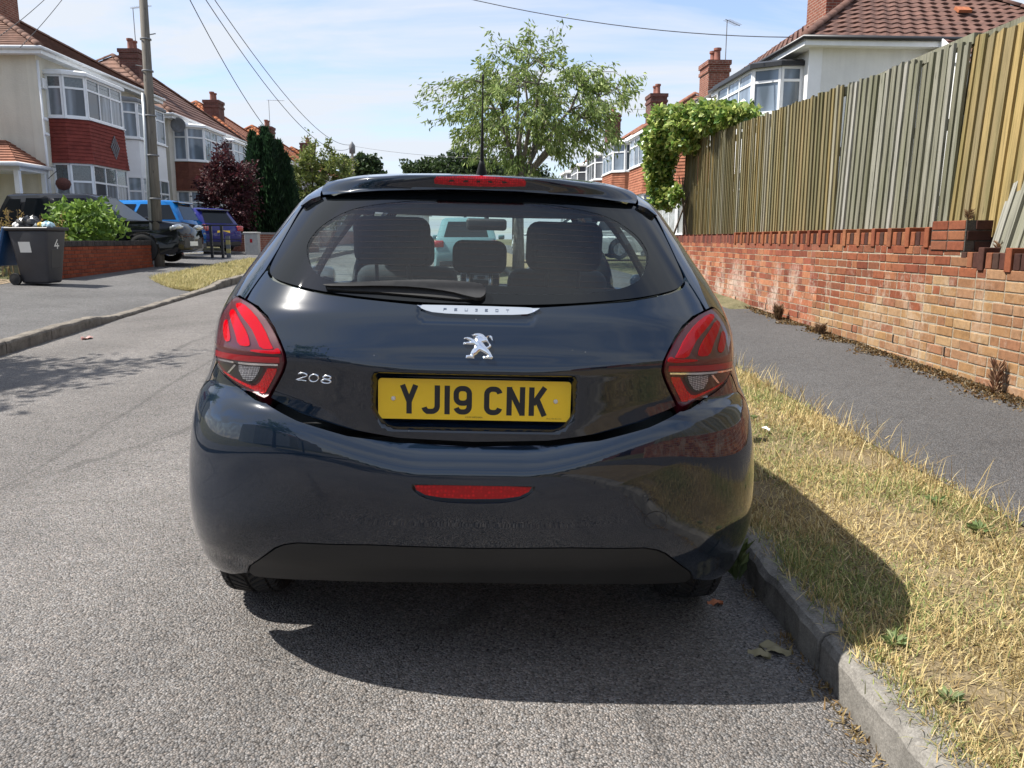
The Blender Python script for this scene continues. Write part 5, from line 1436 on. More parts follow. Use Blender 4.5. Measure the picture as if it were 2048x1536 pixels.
# number plate
pl = empty('number_plate', (0, .0925, .8315), (math.radians(0), 0, 0), car)
rp = [(x, z) for cx, cz, a0 in ((.25, .0455, 0), (-.25, .0455, 90), (-.25, -.0455, 180), (.25, -.0455, 270)) for x, z in arcp(cx, cz, .010, .010, a0, a0 + 90, 4)]
MB().prism(rp, 0, .004, lambda x, y, z: (x, z, y)).build('plate_board', M_PLATE, pl)
for ch, x0 in zip('YJ19CNK', (.058, .116, .1605, .2025, .285, .346, .4065)):
    items = shift(glyph(ch, .050, .079, .0145), x0 - .26, -.0405)
    b = MB()
    for k, it in enumerate(items):
        outer, holes = it if isinstance(it, tuple) else (it, [])
        V, T = tri_region(outer, holes, .02)
        b.add([(p[0], -.0004 - .00008 * k, p[1]) for p in V], [tuple(t) for t in T])
    b.build('plate_character', M_PLATEBLACK, pl)
for sx in (-.219, .219):
    MB().lathe([(0, -.0052), (.0042, -.0050), (.0060, -.0035), (.0062, 0)], 16, 'y', (sx, 0, .001)).build('screw_cap', M_WHITECAP, pl, True)
def text_mesh(body, size, loc, mat, parent, rot=(math.pi / 2, 0, 0), name='lettering'):
    cu = bpy.data.curves.new(name, 'FONT'); cu.body = body; cu.size = size; cu.align_x = 'CENTER'; cu.align_y = 'CENTER'
    tmp = bpy.data.objects.new('tmp_text', cu); COL.objects.link(tmp)
    dg = bpy.context.evaluated_depsgraph_get(); me = bpy.data.meshes.new_from_object(tmp.evaluated_get(dg))
    bpy.data.objects.remove(tmp); bpy.data.curves.remove(cu)
    me.materials.clear(); me.materials.append(mat)
    o = bpy.data.objects.new(name, me); COL.objects.link(o); o.parent = parent; o.location = loc; o.rotation_euler = rot
    return o
text_mesh('V.F.M WP2 0XH', .0068, (-.002, -.0006, -.0478), M_PLATEBLACK, pl)
text_mesh('BS AU 145D  BN 7 1XH', .0040, (.216, -.0006, -.0475), M_PLATEBLACK, pl)
# plate lamps under the crease
for sx in (-.16, .16):
    MB().box((sx - .03, .115, .899), (sx + .03, .135, .905)).build('plate_lamp', M_LAMPDARK, tailgate)
# wiper on the rear window
wp = [(-.402, 1.128), (-.392, 1.1245), (-.330, 1.126), (-.252, 1.130), (-.162, 1.1295), (-.072, 1.120), (-.03, 1.110), (.006, 1.104), (.022, 1.112), (.025, 1.126), (.020, 1.137), (.004, 1.144), (-.06, 1.1485), (-.144, 1.1495), (-.272, 1.1415)]
wiper = panel('rear_wiper', smooth_poly(wp, 1, keep=(0,)), M_PLASTIC, step=.01, rim=.03, off=lambda p, u, z: np.stack([0 * z, -.022 - .012 * sstep(1.118, 1.15, z), 0 * z], -1))
blade = [(-.394, 1.120), (-.384, 1.111), (-.330, 1.108), (-.25, 1.107), (-.15, 1.101), (-.05, 1.0945), (.0, 1.0965), (.006, 1.104), (-.072, 1.119), (-.162, 1.1285), (-.252, 1.129), (-.330, 1.125)]
panel('wiper_blade', blade, M_RUBBER, wiper, step=.012, proud=.008, rim=.01)
# aerial
ab = Vector(S(np.array(.004), np.array(1.4665)))
ab = Vector((0.0, .70, 1.4665))
an = MB(); an.tube([ab + Vector((0, .02, -.004)), ab + Vector((0, .005, .012)), ab + Vector((0, -.012, .036)), ab + Vector((0, -.02, .05))], [.021, .017, .010, .006], 14)
an.build('aerial_base', M_PLASTIC, car, True)
an = MB(); tip = ab + Vector((.0, -.14, .292))
a0 = ab + Vector((0, -.018, .045))
pts = [a0 + (tip - a0) * t for t in np.linspace(0, 1, 40)]
an.tube(pts, [.0062 - .0042 * min(1, k / 22) + (.0006 if k % 2 else 0) + (.0012 if k > 35 else 0) for k in range(40)], 10)
an.build('aerial_mast', M_PLASTIC, car, True)
# ------------------------------------------------------------------ interior seen through the glass
def rbox(name, c, h, mat, parent, r=.05, rot=None, segs=4):
    o = MB().box((-h[0], -h[1], -h[2]), h).build(name, mat, parent, True, r, loc=c, rot=rot, segs=segs)
    return o
def headrest(x, y, zc, hw, hh):
    o = rbox('headrest', (x, y, zc), (hw, .045, hh), M_FABRIC, car, min(.05, hh * .6, .044), (.12, 0, 0), 4)
    for sx in (-.42, .42):
        MB().tube([(sx * hw, 0, -hh * .8), (sx * hw, .01, -hh - .12)], .007, 8).build('headrest_post', M_SATIN if hw < .12 else M_PLASTIC, o, True)
    return o
headrest(-.325, .95, 1.245, .140, .088)
headrest(-.005, .97, 1.195, .100, .060)
headrest(.305, .95, 1.240, .140, .090)
rbox('rear_seat_back', (0, 1.0, .90), (.62, .07, .19), M_FABRIC, car, .06, (.2, 0, 0))
rbox('parcel_shelf', (0, .575, .985), (.62, .385, .012), M_TRIMGREY, car, .01)
for sx in (-1, 1):
    rbox('front_seat', (sx * .36, 1.92, .80), (.24, .07, .33), M_FABRIC, car, .06, (.22, 0, 0))
    h = rbox('front_headrest', (sx * .36, 1.83, 1.20), (.13, .045, .08), M_FABRIC, car, .044, (.15, 0, 0))
    rbox('door_trim', (sx * .70, 1.6, .72), (.03, 1.0, .28), M_TRIMGREY, car, .02)
rbox('dashboard', (0, 2.72, .86), (.66, .24, .13), M_PLASTIC, car, .08)
rbox('centre_screen', (-.02, 2.50, 1.01), (.11, .012, .065), M_GLOSSBLACK, car, .01)
sw = MB(); sw.tube([(.165 * math.cos(a), 0, .165 * math.sin(a)) for a in np.linspace(0, 2 * math.pi, 41)], .014, 10, False)
for a in (200, 340, 270): sw.bar((0, 0, 0), (.16 * math.cos(math.radians(a)), 0, .16 * math.sin(math.radians(a))), .03, .015, (0, 1, 0))
sw.build('steering_wheel', M_PLASTIC, car, True, loc=(.36, 2.36, .99), rot=(-.42, 0, 0))
rbox('mirror_inside', (.012, 2.20, 1.335), (.105, .018, .03), M_PLASTIC, car, .017)
MB().tube([(.012, 2.21, 1.35), (.012, 2.26, 1.41)], .012, 8).build('mirror_stalk', M_PLASTIC, car, True)
# ------------------------------------------------------------------ plants
M_LEAF = attr_mat('leaf', .55, trans=.35, spec=.35)
M_GRASS = attr_mat('grass_blade', .8, trans=.25, spec=.2)
M_LEAF_GLOSS = attr_mat('ivy_leaf', .35, trans=.25, spec=.5)
def bark_mat(name, c):
    t = NT(name); v = t.pos(); n = t.noise(t.mapping(v, (14, 14, 3)), 1, 6, .7)
    return t.bsdf(t.ramp(n, [(.3, [x * .45 for x in c]), (.7, [x * 1.3 for x in c])]), .95, 0, t.bump(n, .8, .03), .1)
M_BARK = bark_mat('bark_grey_brown', (.13, .105, .085)); M_BARK_P = bark_mat('bark_pale', (.20, .18, .155))
def rnd_dirs(n): d = rng.normal(size=(n, 3)); return d / np.linalg.norm(d, axis=1, keepdims=True)
def leaves(name, P, D, L, Wd, pal, mat, parent, jitter=.25, fold=.25):
    """one small folded leaf per point: P base, D direction, L length, Wd width (arrays)"""
    n = len(P); D = D / np.linalg.norm(D, axis=1, keepdims=True)
    r = rnd_dirs(n); s = np.cross(D, r); s /= np.maximum(np.linalg.norm(s, axis=1, keepdims=True), 1e-6); up = np.cross(s, D)
    L = np.broadcast_to(L, n)[:, None]; Wd = np.broadcast_to(Wd, n)[:, None]
    a = P; b = P + D * L * .5 + s * Wd * .5 + up * L * fold * .3; c = P + D * L - up * L * .08; d = P + D * L * .5 - s * Wd * .5 + up * L * fold * .3
    V = np.stack([a, b, c, d], 1).reshape(-1, 3); i = np.arange(n)[:, None] * 4
    Q = np.concatenate([i + np.array([[0, 1, 2]]), i + np.array([[0, 2, 3]])])
    pal = np.array(pal); k = rng.integers(0, len(pal), n); col = pal[k] * rng.uniform(1 - jitter, 1 + jitter, (n, 1))
    return mk_np(name, V, Q, mat, parent, False, np.repeat(col, 4, 0))
def blob_points(n, c, r, shell=.0, lump=.25, seed=0):
    """points in an uneven ellipsoid"""
    d = rnd_dirs(n); q = rng.uniform(shell ** 3, 1, n) ** (1 / 3)
    k = 1 + lump * (np.sin(d[:, 0] * 5 + seed) * np.sin(d[:, 1] * 4 + seed * 2) + .6 * np.sin(d[:, 2] * 7 + seed * 3 + d[:, 0] * 3))
    return np.array(c) + d * (q * k)[:, None] * np.array(r)
def tree(name, label, base, th, c, r, pal, nl=7, nt=420, per=36, leaf=(.10, .035), bark=None, droop=.5, lump=.28, cat='tree', tr=.15, group=None, shell=.25, twig=.9, seed=1):
    base, c, r = np.array(base, float), np.array(c, float), np.array(r, float)
    root = empty(name, tuple(base)); tag(root, label, cat, group)
    b = MB(); fork = np.array([base[0] + .02, base[1], base[2] + th])
    tr_pts = [base - np.array([0, 0, .1]), base + (fork - base) * .5 + rng.normal(0, .03, 3), fork]
    b.tube([Vector(p - base) for p in tr_pts], [tr * 1.25, tr * 1.0, tr * .85], 10)
    nodes = [fork]; 
    for k in range(nl):
        a = 2 * math.pi * (k + rng.uniform(-.3, .3)) / nl; el = rng.uniform(.05, 1.2)
        tip = c + r * np.array([math.cos(a) * math.cos(el), math.sin(a) * math.cos(el), math.sin(el) * .8]) * rng.uniform(.55, .85)
        pts = [fork + (tip - fork) * t + np.array([0, 0, .35 * r[2] * math.sin(t * 2.2) * .5]) + rng.normal(0, .05, 3) * (t > 0) for t in np.linspace(0, 1, 7)]
        b.tube([Vector(p - base) for p in pts], list(np.linspace(tr * .55, tr * .10, 7)), 6)
        nodes += pts[1:]
    nodes = np.array(nodes)
    tips = blob_points(nt, c, r, shell, lump, seed)
    tips = tips[tips[:, 2] > base[2] + th * .75]
    LP, LD = [], []
    for tp in tips:
        dd = np.linalg.norm(nodes - tp, axis=1) + .35 * np.maximum(0, nodes[:, 2] - tp[2]); s = nodes[np.argmin(dd)]
        out = tp - c; out = out / (np.linalg.norm(out) + 1e-6)
        mid = s + (tp - s) * .55 + np.array([0, 0, .12]) * np.linalg.norm(tp - s); e = tp + out * twig * rng.uniform(.1, .5) * (rng.random() < .5)
        b.tube([Vector(p - base) for p in (s, mid, tp, e)], [tr * .09, tr * .06, tr * .035, tr * .02], 3, False)
        t = rng.uniform(0, 1, per)[:, None]
        q = np.where(t < .5, mid + (tp - mid) * t * 2, tp + (e - tp) * (t * 2 - 1)) + rng.normal(0, .075, (per, 3))
        LP.append(q); d = rnd_dirs(per) * .8 + out * .5; d[:, 2] -= droop; LD.append(d)
    LP, LD = np.concatenate(LP), np.concatenate(LD); n = len(LP)
    tk = b.build('trunk', bark or M_BARK, root, True)
    lv = leaves('crown', LP - base, LD, leaf[0] * rng.uniform(.7, 1.2, n), leaf[1] * rng.uniform(.8, 1.2, n), pal, M_LEAF, root)
    return root
G1 = [(.21, .29, .08), (.17, .24, .065), (.27, .34, .10), (.13, .19, .05), (.32, .38, .14)]
zt = lambda x, y: float(z_right(np.array(x), np.array(y)))
tree('street_tree', 'airy green street tree on the verge behind the dark hatchback', (.80, 23, zt(.8, 23)), 2.2, (1.38, 23.0, 4.75), (2.75, 2.5, 1.7), G1, 9, 360, 34, (.17, .055), M_BARK_P, .85, .26, tr=.15, shell=.22, twig=1.3)
tree('plum_tree', 'dark purple-leaved plum tree beside the conifer', (-9.9, 31.5, .85), .9, (-9.95, 31.5, 2.9), (1.0, 1.0, 1.75), [(.045, .012, .018), (.06, .016, .02), (.03, .01, .014), (.10, .035, .035), (.075, .02, .025)], 6, 260, 34, (.13, .08), None, .3, .2, tr=.07, shell=.3)
tree('garden_tree', 'pale yellow-green garden tree beyond the conifer', (-9.4, 45, .9), 1.2, (-9.2, 45, 4.0), (1.75, 1.6, 2.2), [(.17, .20, .045), (.13, .17, .04), (.20, .22, .06), (.10, .14, .035)], 7, 260, 34, (.22, .10), None, .4, .3, tr=.10, shell=.2, twig=1.6)
def far_tree(label, x, y, z, c, r, n=5200, pal=None, seed=3):
    root = empty('far_tree', (x, y, z)); tag(root, label, 'tree', 'trees at the end of the street')
    MB().tube([(0, 0, -.2), (0, 0, c[2] - z)], [.25, .12], 7).build('trunk', M_BARK, root, True)
    P = blob_points(n, (c[0] - x, c[1] - y, c[2] - z), r, .5, .3, seed); d = rnd_dirs(n); d[:, 2] -= .2
    leaves('crown', P, d, .55, .40, pal or [(.035, .06, .02), (.05, .08, .025), (.025, .045, .018)], M_LEAF, root)
far_tree('round dark far tree left of the street tree crown', -9.0, 118, 1, (-9, 118, 10.0), (3.4, 3, 2.4), seed=2)
far_tree('broad dark far tree just left of the aerial', -3.4, 112, 1, (-3.2, 112, 10.0), (4.2, 3, 2.8), seed=5)
far_tree('small dark far tree beside the distant pole', -14.0, 92, 1, (-14.2, 92, 8.0), (2.6, 2, 2.4), seed=8)
far_tree('dark hedge-like far tree low over the car roof', 3.2, 110, 1, (3.5, 110, 8.6), (4.5, 3, 2.6), seed=4)
# tall conifer: many upright sprays
con = empty('conifer', (-9.1, 34, .85)); tag(con, 'tall dark green conifer with several pointed tops', 'tree')
MB().tube([(0, 0, -.1), (0, 0, 3.5)], [.16, .05], 8).build('trunk', M_BARK, con, True)
P, D = [], []
for (dx, dy, top, rad) in ((0, 0, 4.75, .72), (-.55, .1, 4.55, .42), (.50, .1, 4.2, .42), (.75, 0, 3.7, .40), (-.25, -.3, 4.3, .5), (.25, -.3, 4.4, .5), (.85, -.1, 2.9, .45), (-.7, -.1, 3.4, .45)):
    n = 3000; h = rng.uniform(0, 1, n) ** .9; a = rng.uniform(0, 2 * math.pi, n); rr = rad * np.sqrt(rng.uniform(.35, 1, n)) * np.clip(1.15 * (1 - h ** 2.6), .04, 1) * (1 + .15 * np.sin(a * 5 + h * 9))
    P.append(np.stack([dx + rr * np.cos(a), dy + rr * np.sin(a), h * top], -1)); d = np.stack([np.cos(a) * .45, np.sin(a) * .45, np.full(n, 1.0)], -1) + rng.normal(0, .25, (n, 3)); D.append(d)
P, D = np.concatenate(P), np.concatenate(D)
leaves('crown', P, D, rng.uniform(.16, .34, len(P)), .07, [(.018, .045, .020), (.025, .06, .026), (.012, .032, .016), (.035, .075, .03)], M_LEAF, con)
# ivy over the far end of the fence
ivy = empty('ivy', (3.6, 15.4, .5)); tag(ivy, 'glossy variegated ivy hanging over the far end of the fence', 'climber')
P = []
def ivx(px, Y): return (px - 980) / 1600. * Y
for (px, py, Y, rx, rz, n) in ((1312, 300, 15.6, .36, .42, 900), (1330, 262, 15.3, .42, .36, 900), (1378, 252, 14.6, .45, .30, 850), (1425, 246, 13.6, .45, .22, 800), (1462, 244, 12.7, .32, .14, 350), (1312, 345, 15.7, .28, .45, 700), (1322, 392, 15.7, .27, .26, 500), (1365, 290, 14.7, .30, .22, 420), (1345, 392, 15.0, .12, .16, 130)):
    P.append(blob_points(int(n * 1.7), (ivx(px, Y), Y, CAM_H + (HZ - py) / 1600. * Y), (rx, rx * 1.2, rz), .55, .22, px))
P = np.concatenate(P); d = rnd_dirs(len(P)); d[:, 0] -= .5; d[:, 1] -= .7; d[:, 2] -= .35
leaves('foliage', P - np.array([3.6, 15.4, .5]), d, rng.uniform(.08, .13, len(P)), rng.uniform(.07, .11, len(P)), [(.20, .30, .055), (.29, .38, .085), (.12, .21, .04), (.45, .49, .16), (.36, .42, .12), (.07, .14, .03)], M_LEAF_GLOSS, ivy)
st = MB()
for k in range(7):
    a = np.array([-.1 + .1 * k * .5, .1 * k - .3, -.2]); st.tube([a, a + np.array([rng.normal(0, .1), 0, 1.0]), a + np.array([rng.normal(0, .2), 0, 2.1])], [.03, .022, .01], 5)
st.build('stem', M_BARK, ivy)
# bright shrub over the low wall, brown stalks beside it
def shrub(name, label, c, r, n, leaf, pal, base, lump=.3, seed=1, cat='shrub', mat=None, upd=.3, group=None):
    root = empty(name, base); tag(root, label, cat, group)
    P = blob_points(n, np.array(c) - np.array(base), r, .35, lump, seed); P = P[P[:, 2] > 0]; d = rnd_dirs(len(P)); d[:, 2] += upd
    leaves('foliage', P, d, leaf[0] * rng.uniform(.6, 1.2, len(P)), leaf[1] * rng.uniform(.7, 1.2, len(P)), pal, mat or M_LEAF, root)
    b = MB()
    for k in range(9):
        e = blob_points(1, np.array(c) - np.array(base), np.array(r) * .7, .5)[0]; b.tube([(0, 0, -.05), tuple(e * .5 + np.array([0, 0, .1])), tuple(e)], [.014, .010, .005], 4)
    b.build('stem', M_BARK, root); return root
shrub('leafy_shrub', 'bright lime green leafy shrub rising over the low brick wall', (-9.0, 18.3, 1.50), (.80, .8, .62), 1500, (.17, .10), [(.17, .27, .045), (.13, .22, .04), (.22, .33, .06), (.09, .17, .03)], (-9.0, 18.3, .65), .2, 4)
def stalks(name, label, cx, cy, z, n, rx, ry, h, pal, cat='dry plant'):
    root = empty(name, (cx, cy, z)); tag(root, label, cat)
    b = MB(); P, D = [], []
    for k in range(n):
        p = np.array([rng.uniform(-rx, rx), rng.uniform(-ry, ry), 0]); hh = h * rng.uniform(.5, 1.1); e = p + np.array([rng.normal(0, .12), rng.normal(0, .12), hh]); m = (p + e) / 2 + rng.normal(0, .04, 3)
        b.tube([tuple(p), tuple(m), tuple(e)], [.010, .007, .004], 4)
        t = rng.uniform(.35, 1, 16)[:, None]; P.append(m + (e - m) * t + rng.normal(0, .02, (16, 3))); D.append(rnd_dirs(16) + np.array([0, 0, .6]))
    b.build('stem', plain('dry_stem', (.17, .12, .06), .9), root)
    P, D = np.concatenate(P), np.concatenate(D); leaves('foliage', P, D, rng.uniform(.04, .10, len(P)), .022, pal, M_GRASS, root)
    return root
STRAW = [(.36, .25, .10), (.42, .31, .14), (.28, .19, .08), (.33, .26, .09)]
stalks('dry_stalks', 'tall dead brown stalks behind the wheelie bin', -9.3, 15.9, .55, 34, .9, .5, 1.15, STRAW)
stalks('dry_stalks', 'straw coloured seed stalks between the bin and the green shrub', -8.75, 16.4, .55, 30, .35, .5, .85, [(.30, .27, .09), (.38, .31, .12), (.22, .24, .07)])
shrub('hedge_plant', 'low grey-green weeds behind the bin at the left edge', (-9.4, 14.6, .75), (.8, .7, .45), 1100, (.09, .03), [(.10, .13, .04), (.16, .16, .06), (.22, .19, .08)], (-9.4, 14.6, .5), .3, 9)
shrub('garden_shrub', 'dark green shrub between the blue car and the purple tree', (-10.6, 32.5, 1.7), (.5, .5, .6), 700, (.12, .08), [(.05, .09, .03), (.035, .07, .022)], (-10.6, 32.5, .9), .3, 11)
# the tree that throws the dappled shade on the left of the road (trunk just out of frame)
tree('shade_tree', 'tree left of the frame casting leafy shade on the road', (-8.6, 6.9, .2), 2.3, (-8.0, 6.9, 4.5), (1.4, 1.3, 1.2), G1, 8, 260, 26, (.13, .06), None, .4, .35, tr=.14, shell=.2)
tree('shade_tree', 'tall leafy tree behind the camera mirrored in the left bumper corner', (-8.6, -6.0, .1), 2.6, (-8.4, -6.0, 6.2), (2.6, 2.6, 3.6), G1, 8, 320, 30, (.22, .14), None, .3, .3, tr=.2, shell=.3)
shrub('clipped_hedge', 'hedge far behind the camera closing off the street reflection', (0, -46, .9), (16, 1.2, 1.7), 5000, (.5, .35), [(.04, .07, .02), (.055, .09, .03)], (0, -46, 0), .1, 3)

# ------------------------------------------------------------------ dry grass
def grass(name, label, n, sampler, zf, hrange, pal_f, lean=.9, w=(.0016, .003), kind='stuff', cat='grass'):
    x, y, s_ = sampler(n); n = len(x); z = zf(x, y)
    h = rng.uniform(*hrange, n) * s_; a = rng.uniform(0, 2 * math.pi, n); ln = np.abs(rng.normal(0, lean, n)) + .15
    d = np.stack([np.cos(a) * ln, np.sin(a) * ln, np.ones(n)], -1); d /= np.linalg.norm(d, axis=1, keepdims=True)
    P0 = np.stack([x, y, z - .004], -1); droop = np.array([0, 0, -1.]) * (rng.uniform(.05, .5, n)[:, None])
    P1 = P0 + d * (h * .55)[:, None]; P2 = P1 + (d + droop) * (h * .5)[:, None]; P2[:, 2] = np.maximum(P2[:, 2], z + .004)
    sd = np.stack([-np.sin(a), np.cos(a), np.zeros(n)], -1); rot = rng.uniform(-1, 1, n)[:, None]; sd = sd + d * 0 + np.stack([np.cos(a), np.sin(a), np.zeros(n)], -1) * rot * .6
    ww = (rng.uniform(*w, n) * (1 + y * .13))[:, None]
    V = np.stack([P0 - sd * ww, P0 + sd * ww, P1 - sd * ww * .8, P1 + sd * ww * .8, P2], 1).reshape(-1, 3); i = np.arange(n)[:, None] * 5
    Q = np.concatenate([i + np.array([[0, 1, 3]]), i + np.array([[0, 3, 2]]), i + np.array([[2, 3, 4]])])
    col = pal_f(x, y, n)
    o = mk_np(name, V, Q, M_GRASS, None, False, np.repeat(col, 5, 0)); tag(o, label, cat, None, kind); return o
def patch(x, y, sc=1.0):
    return (np.sin(x * 7.1 * sc + 1.3 + 2 * np.sin(y * 1.9)) + np.sin(y * 3.7 * sc + 2 * np.sin(x * 3.1 + .5)) + np.sin((x + y) * 5.3 * sc)) / 3
SP = np.array([(.46, .37, .18), (.40, .315, .145), (.33, .25, .115), (.52, .43, .235), (.27, .19, .085), (.43, .33, .15)])
GP = np.array([(.22, .24, .085), (.17, .20, .065), (.28, .28, .12), (.13, .165, .055)])
def pal_verge(x, y, n):
    g = np.clip(.27 + .6 * patch(x, y) + .08 * (x > 1.7), .04, .85)
    k = rng.uniform(0, 1, n) < g
    c = np.where(k[:, None], GP[rng.integers(0, len(GP), n)], SP[rng.integers(0, len(SP), n)])
    return c * rng.uniform(.85, 1.4, (n, 1)) * np.array([.98, .98, .98]) * (1 + .18 * patch(x * .7 + 2, y * .8))[:, None]
def samp_verge(n):
    y = .5 + 15 * rng.uniform(0, 1, n) ** 2.4; x = rng.uniform(KERB_R + .085, VERGE_R + .03, n) + bend(y)
    edge = np.clip((x - bend(y) - KERB_R - .07) / .10, .35, 1)
    dens = np.clip(.66 + .75 * patch(x * 1.3, y * 1.3 + 4), .06, 1)
    ok = rng.uniform(0, 1, n) < dens; return x[ok], y[ok], edge[ok]
zg = lambda x, y: z_right(x, y)
grass('verge_grass', 'matted straw-dry grass of the verge', 230000, samp_verge, zg, (.018, .055), pal_verge, 2.4, (.0008, .0017))
def samp_tall(n):
    y = .7 + 9 * rng.uniform(0, 1, n) ** 1.8; x = np.where(rng.random(n) < .55, rng.normal(VERGE_R - .08, .09, n), rng.uniform(KERB_R + .1, VERGE_R, n)) + bend(y); return x, y, np.ones(n)
grass('verge_stalks', 'long thin straw stalks standing out of the verge', 2600, samp_tall, zg, (.09, .22), lambda x, y, n: SP[rng.integers(0, len(SP), n)] * rng.uniform(.95, 1.3, (n, 1)), .75, (.0008, .0014))
def samp_edge(n):
    y = .6 + 12 * rng.uniform(0, 1, n) ** 2; x = KERB_R + rng.normal(.105, .03, n) + bend(y); return x, y, np.ones(n)
grass('verge_edge_grass', 'ragged dry grass spilling over the kerb top', 22000, samp_edge, zg, (.025, .07), pal_verge, 1.5, (.0008, .0016))
# left verge patch on the far pavement
def samp_left(n):
    y = rng.uniform(14.6, 24, n); w_ = 1.35 * np.clip((y - 14.6) / 1.6, 0, 1) ** .6; x = KERB_L - .16 - rng.uniform(0, 1, n) * w_ + bend(y); return x, y, np.ones(n)
grass('verge_patch', 'yellow dry grass patch beside the far kerb', 26000, samp_left, lambda x, y: z_left(x, y) + .005, (.06, .14), lambda x, y, n: np.array([(.48, .41, .20), (.42, .36, .17), (.34, .32, .13), (.54, .47, .25)])[rng.integers(0, 4, n)] * rng.uniform(.8, 1.15, (n, 1)), .9, (.0012, .002))
# moss, grit and dead leaves along the foot of the wall
def samp_moss(n):
    y = 3.6 + 11 * rng.uniform(0, 1, n) ** 1.5; x = wall_x(y) - np.abs(rng.normal(0, .07, n)) * (1 + .8 * patch(y * .9, y)) + .01; return x, y, np.ones(n)
grass('wall_foot_moss', 'brown moss and grit along the foot of the brick wall', 30000, samp_moss, lambda x, y: z_right(x, y) + .004, (.008, .03), lambda x, y, n: np.array([(.13, .07, .025), (.09, .05, .02), (.18, .11, .04), (.24, .19, .12), (.07, .055, .03)])[rng.integers(0, 5, n)] * rng.uniform(.7, 1.2, (n, 1)), 1.8, (.003, .006))
def samp_gut(n):
    y = .9 + 9 * rng.uniform(0, 1, n); x = KERB_R - np.abs(rng.normal(0, .035, n)) + bend(y); ok = rng.random(n) < np.clip(.25 + .9 * patch(y * 1.7, y * 2.3), .02, 1); return x[ok], y[ok], np.ones(ok.sum())
grass('gutter_litter', 'dry grass bits and grit in the gutter', 5200, samp_gut, lambda x, y: z_road(x, y) + .002, (.015, .04), lambda x, y, n: np.array([(.20, .13, .06), (.30, .22, .10), (.12, .09, .05)])[rng.integers(0, 3, n)], 2.5, (.0012, .003))
# green weeds: rosettes in the verge, one clump in the gutter beside the tyre
def weed(label, x, y, z, n, size, h, pal, name='weed', wr_=.34):
    root = empty(name, (x, y, z)); tag(root, label, 'weed')
    a = rng.uniform(0, 2 * math.pi, n); d = np.stack([np.cos(a), np.sin(a), rng.uniform(.05, .5, n) + h], -1)
    P = np.stack([np.cos(a) * .01, np.sin(a) * .01, rng.uniform(0, h * size * 1.5, n)], -1)
    leaves('foliage', P, d, size * rng.uniform(.6, 1.2, n), size * wr_, pal, M_LEAF, root); return root
GW = [(.16, .22, .08), (.20, .25, .10), (.13, .19, .07), (.25, .28, .13)]
for (px, py, n, s_, lab) in ((1960, 1080, 22, .05, 'pale green rosette weed in the verge near the right edge'), (1790, 1275, 40, .035, 'small green weed patch behind the sunlit kerb'), (1870, 1020, 20, .04, 'flat grey-green weed beside the footpath edge'), (1500, 845, 24, .045, 'low green weed by the car wing in the verge'), (1900, 1385, 30, .03, 'small green tuft in the bleached corner grass')):
    dx, dy = (px - 1024) / F_PX, (768 - py) / F_PX
    ray = Vector((dx, dy, -1)); ray.rotate(cam.rotation_euler); t_ = (.125 - CAM_H) / ray.z; g_ = Vector((0, 0, CAM_H)) + ray * t_
    weed(lab, g_.x, g_.y, float(z_right(np.array(g_.x), np.array(g_.y))) + .01, n, s_, .25, GW)
weed('upright green weed growing in the gutter beside the rear tyre', .93, 2.83, float(z_road(np.array(.93), np.array(2.83))), 46, .075, 1.6, [(.10, .13, .05), (.14, .17, .07), (.07, .10, .03)])
weed('dead brown weed at the foot of the wall near the weep holes', float(wall_x(9.2)) - .12, 9.2, float(z_right(np.array(3.3), np.array(9.2))), 300, .09, 1.0, [(.20, .12, .07), (.15, .09, .05), (.27, .18, .10)], wr_=.09)
weed('small dead brown weed at the wall foot closer to the camera', float(wall_x(8.0)) - .10, 8.0, float(z_right(np.array(3.3), np.array(8.0))), 180, .075, .7, [(.20, .12, .07), (.15, .09, .05), (.27, .18, .10)], wr_=.09)
weed('withered reddish weed against the buff bricks at the right edge', float(wall_x(5.1)) - .06, 5.15, float(z_right(np.array(3.35), np.array(5.1))), 120, .08, 1.6, [(.27, .15, .10), (.33, .21, .13), (.20, .11, .07)], wr_=.10)
weed('dry brown tuft growing on top of the brick pier', float(wall_x(6)) + .15, 6.02, ztop_far + .19, 90, .045, .8, [(.18, .10, .05), (.25, .16, .08), (.12, .07, .04)], wr_=.12)
weed('dry orange-brown weed on the lower coping', float(wall_x(5.5)) + .12, 5.55, zt2 + .10, 90, .05, .8, [(.24, .10, .04), (.18, .09, .05), (.30, .17, .08)], wr_=.12)
# crumpled dead leaves in the gutter, scraps of litter
ml = NT('dead_leaf'); M_DEADLEAF = ml.bsdf((.22, .19, .11), .7)
def dead_leaf(x, y, z, s_, label, mat=M_DEADLEAF, name='dead_leaf', cat='leaf'):
    n = 9; V, F = [], []
    for i in range(n):
        for j in range(n):
            u, v = i / (n - 1) * 2 - 1, j / (n - 1) * 2 - 1; k = math.sqrt(max(0, 1 - v * v * .9))
            V.append((u * s_ * k * (.8 + .2 * math.sin(v * 9)), v * s_ * 1.3, s_ * (.18 + .22 * math.sin(u * 3 + v * 2) + .18 * math.cos(v * 4 - u) + rng.uniform(-.04, .04))))
    for i in range(n - 1):
        for j in range(n - 1): F.append((i * n + j, (i + 1) * n + j, (i + 1) * n + j + 1, i * n + j + 1))
    o = mk(name, V, F, mat, None, True); o.location = (x, y, z); o.rotation_euler = (0, 0, rng.uniform(0, 6)); tag(o, label, cat); return o
dead_leaf(.90, 2.33, float(z_road(np.array(.9), np.array(2.33))) + .002, .038, 'large crumpled pale leaf in the shaded gutter')
dead_leaf(.84, 2.30, float(z_road(np.array(.84), np.array(2.3))) + .002, .028, 'small torn leaf beside the crumpled leaf in the gutter')
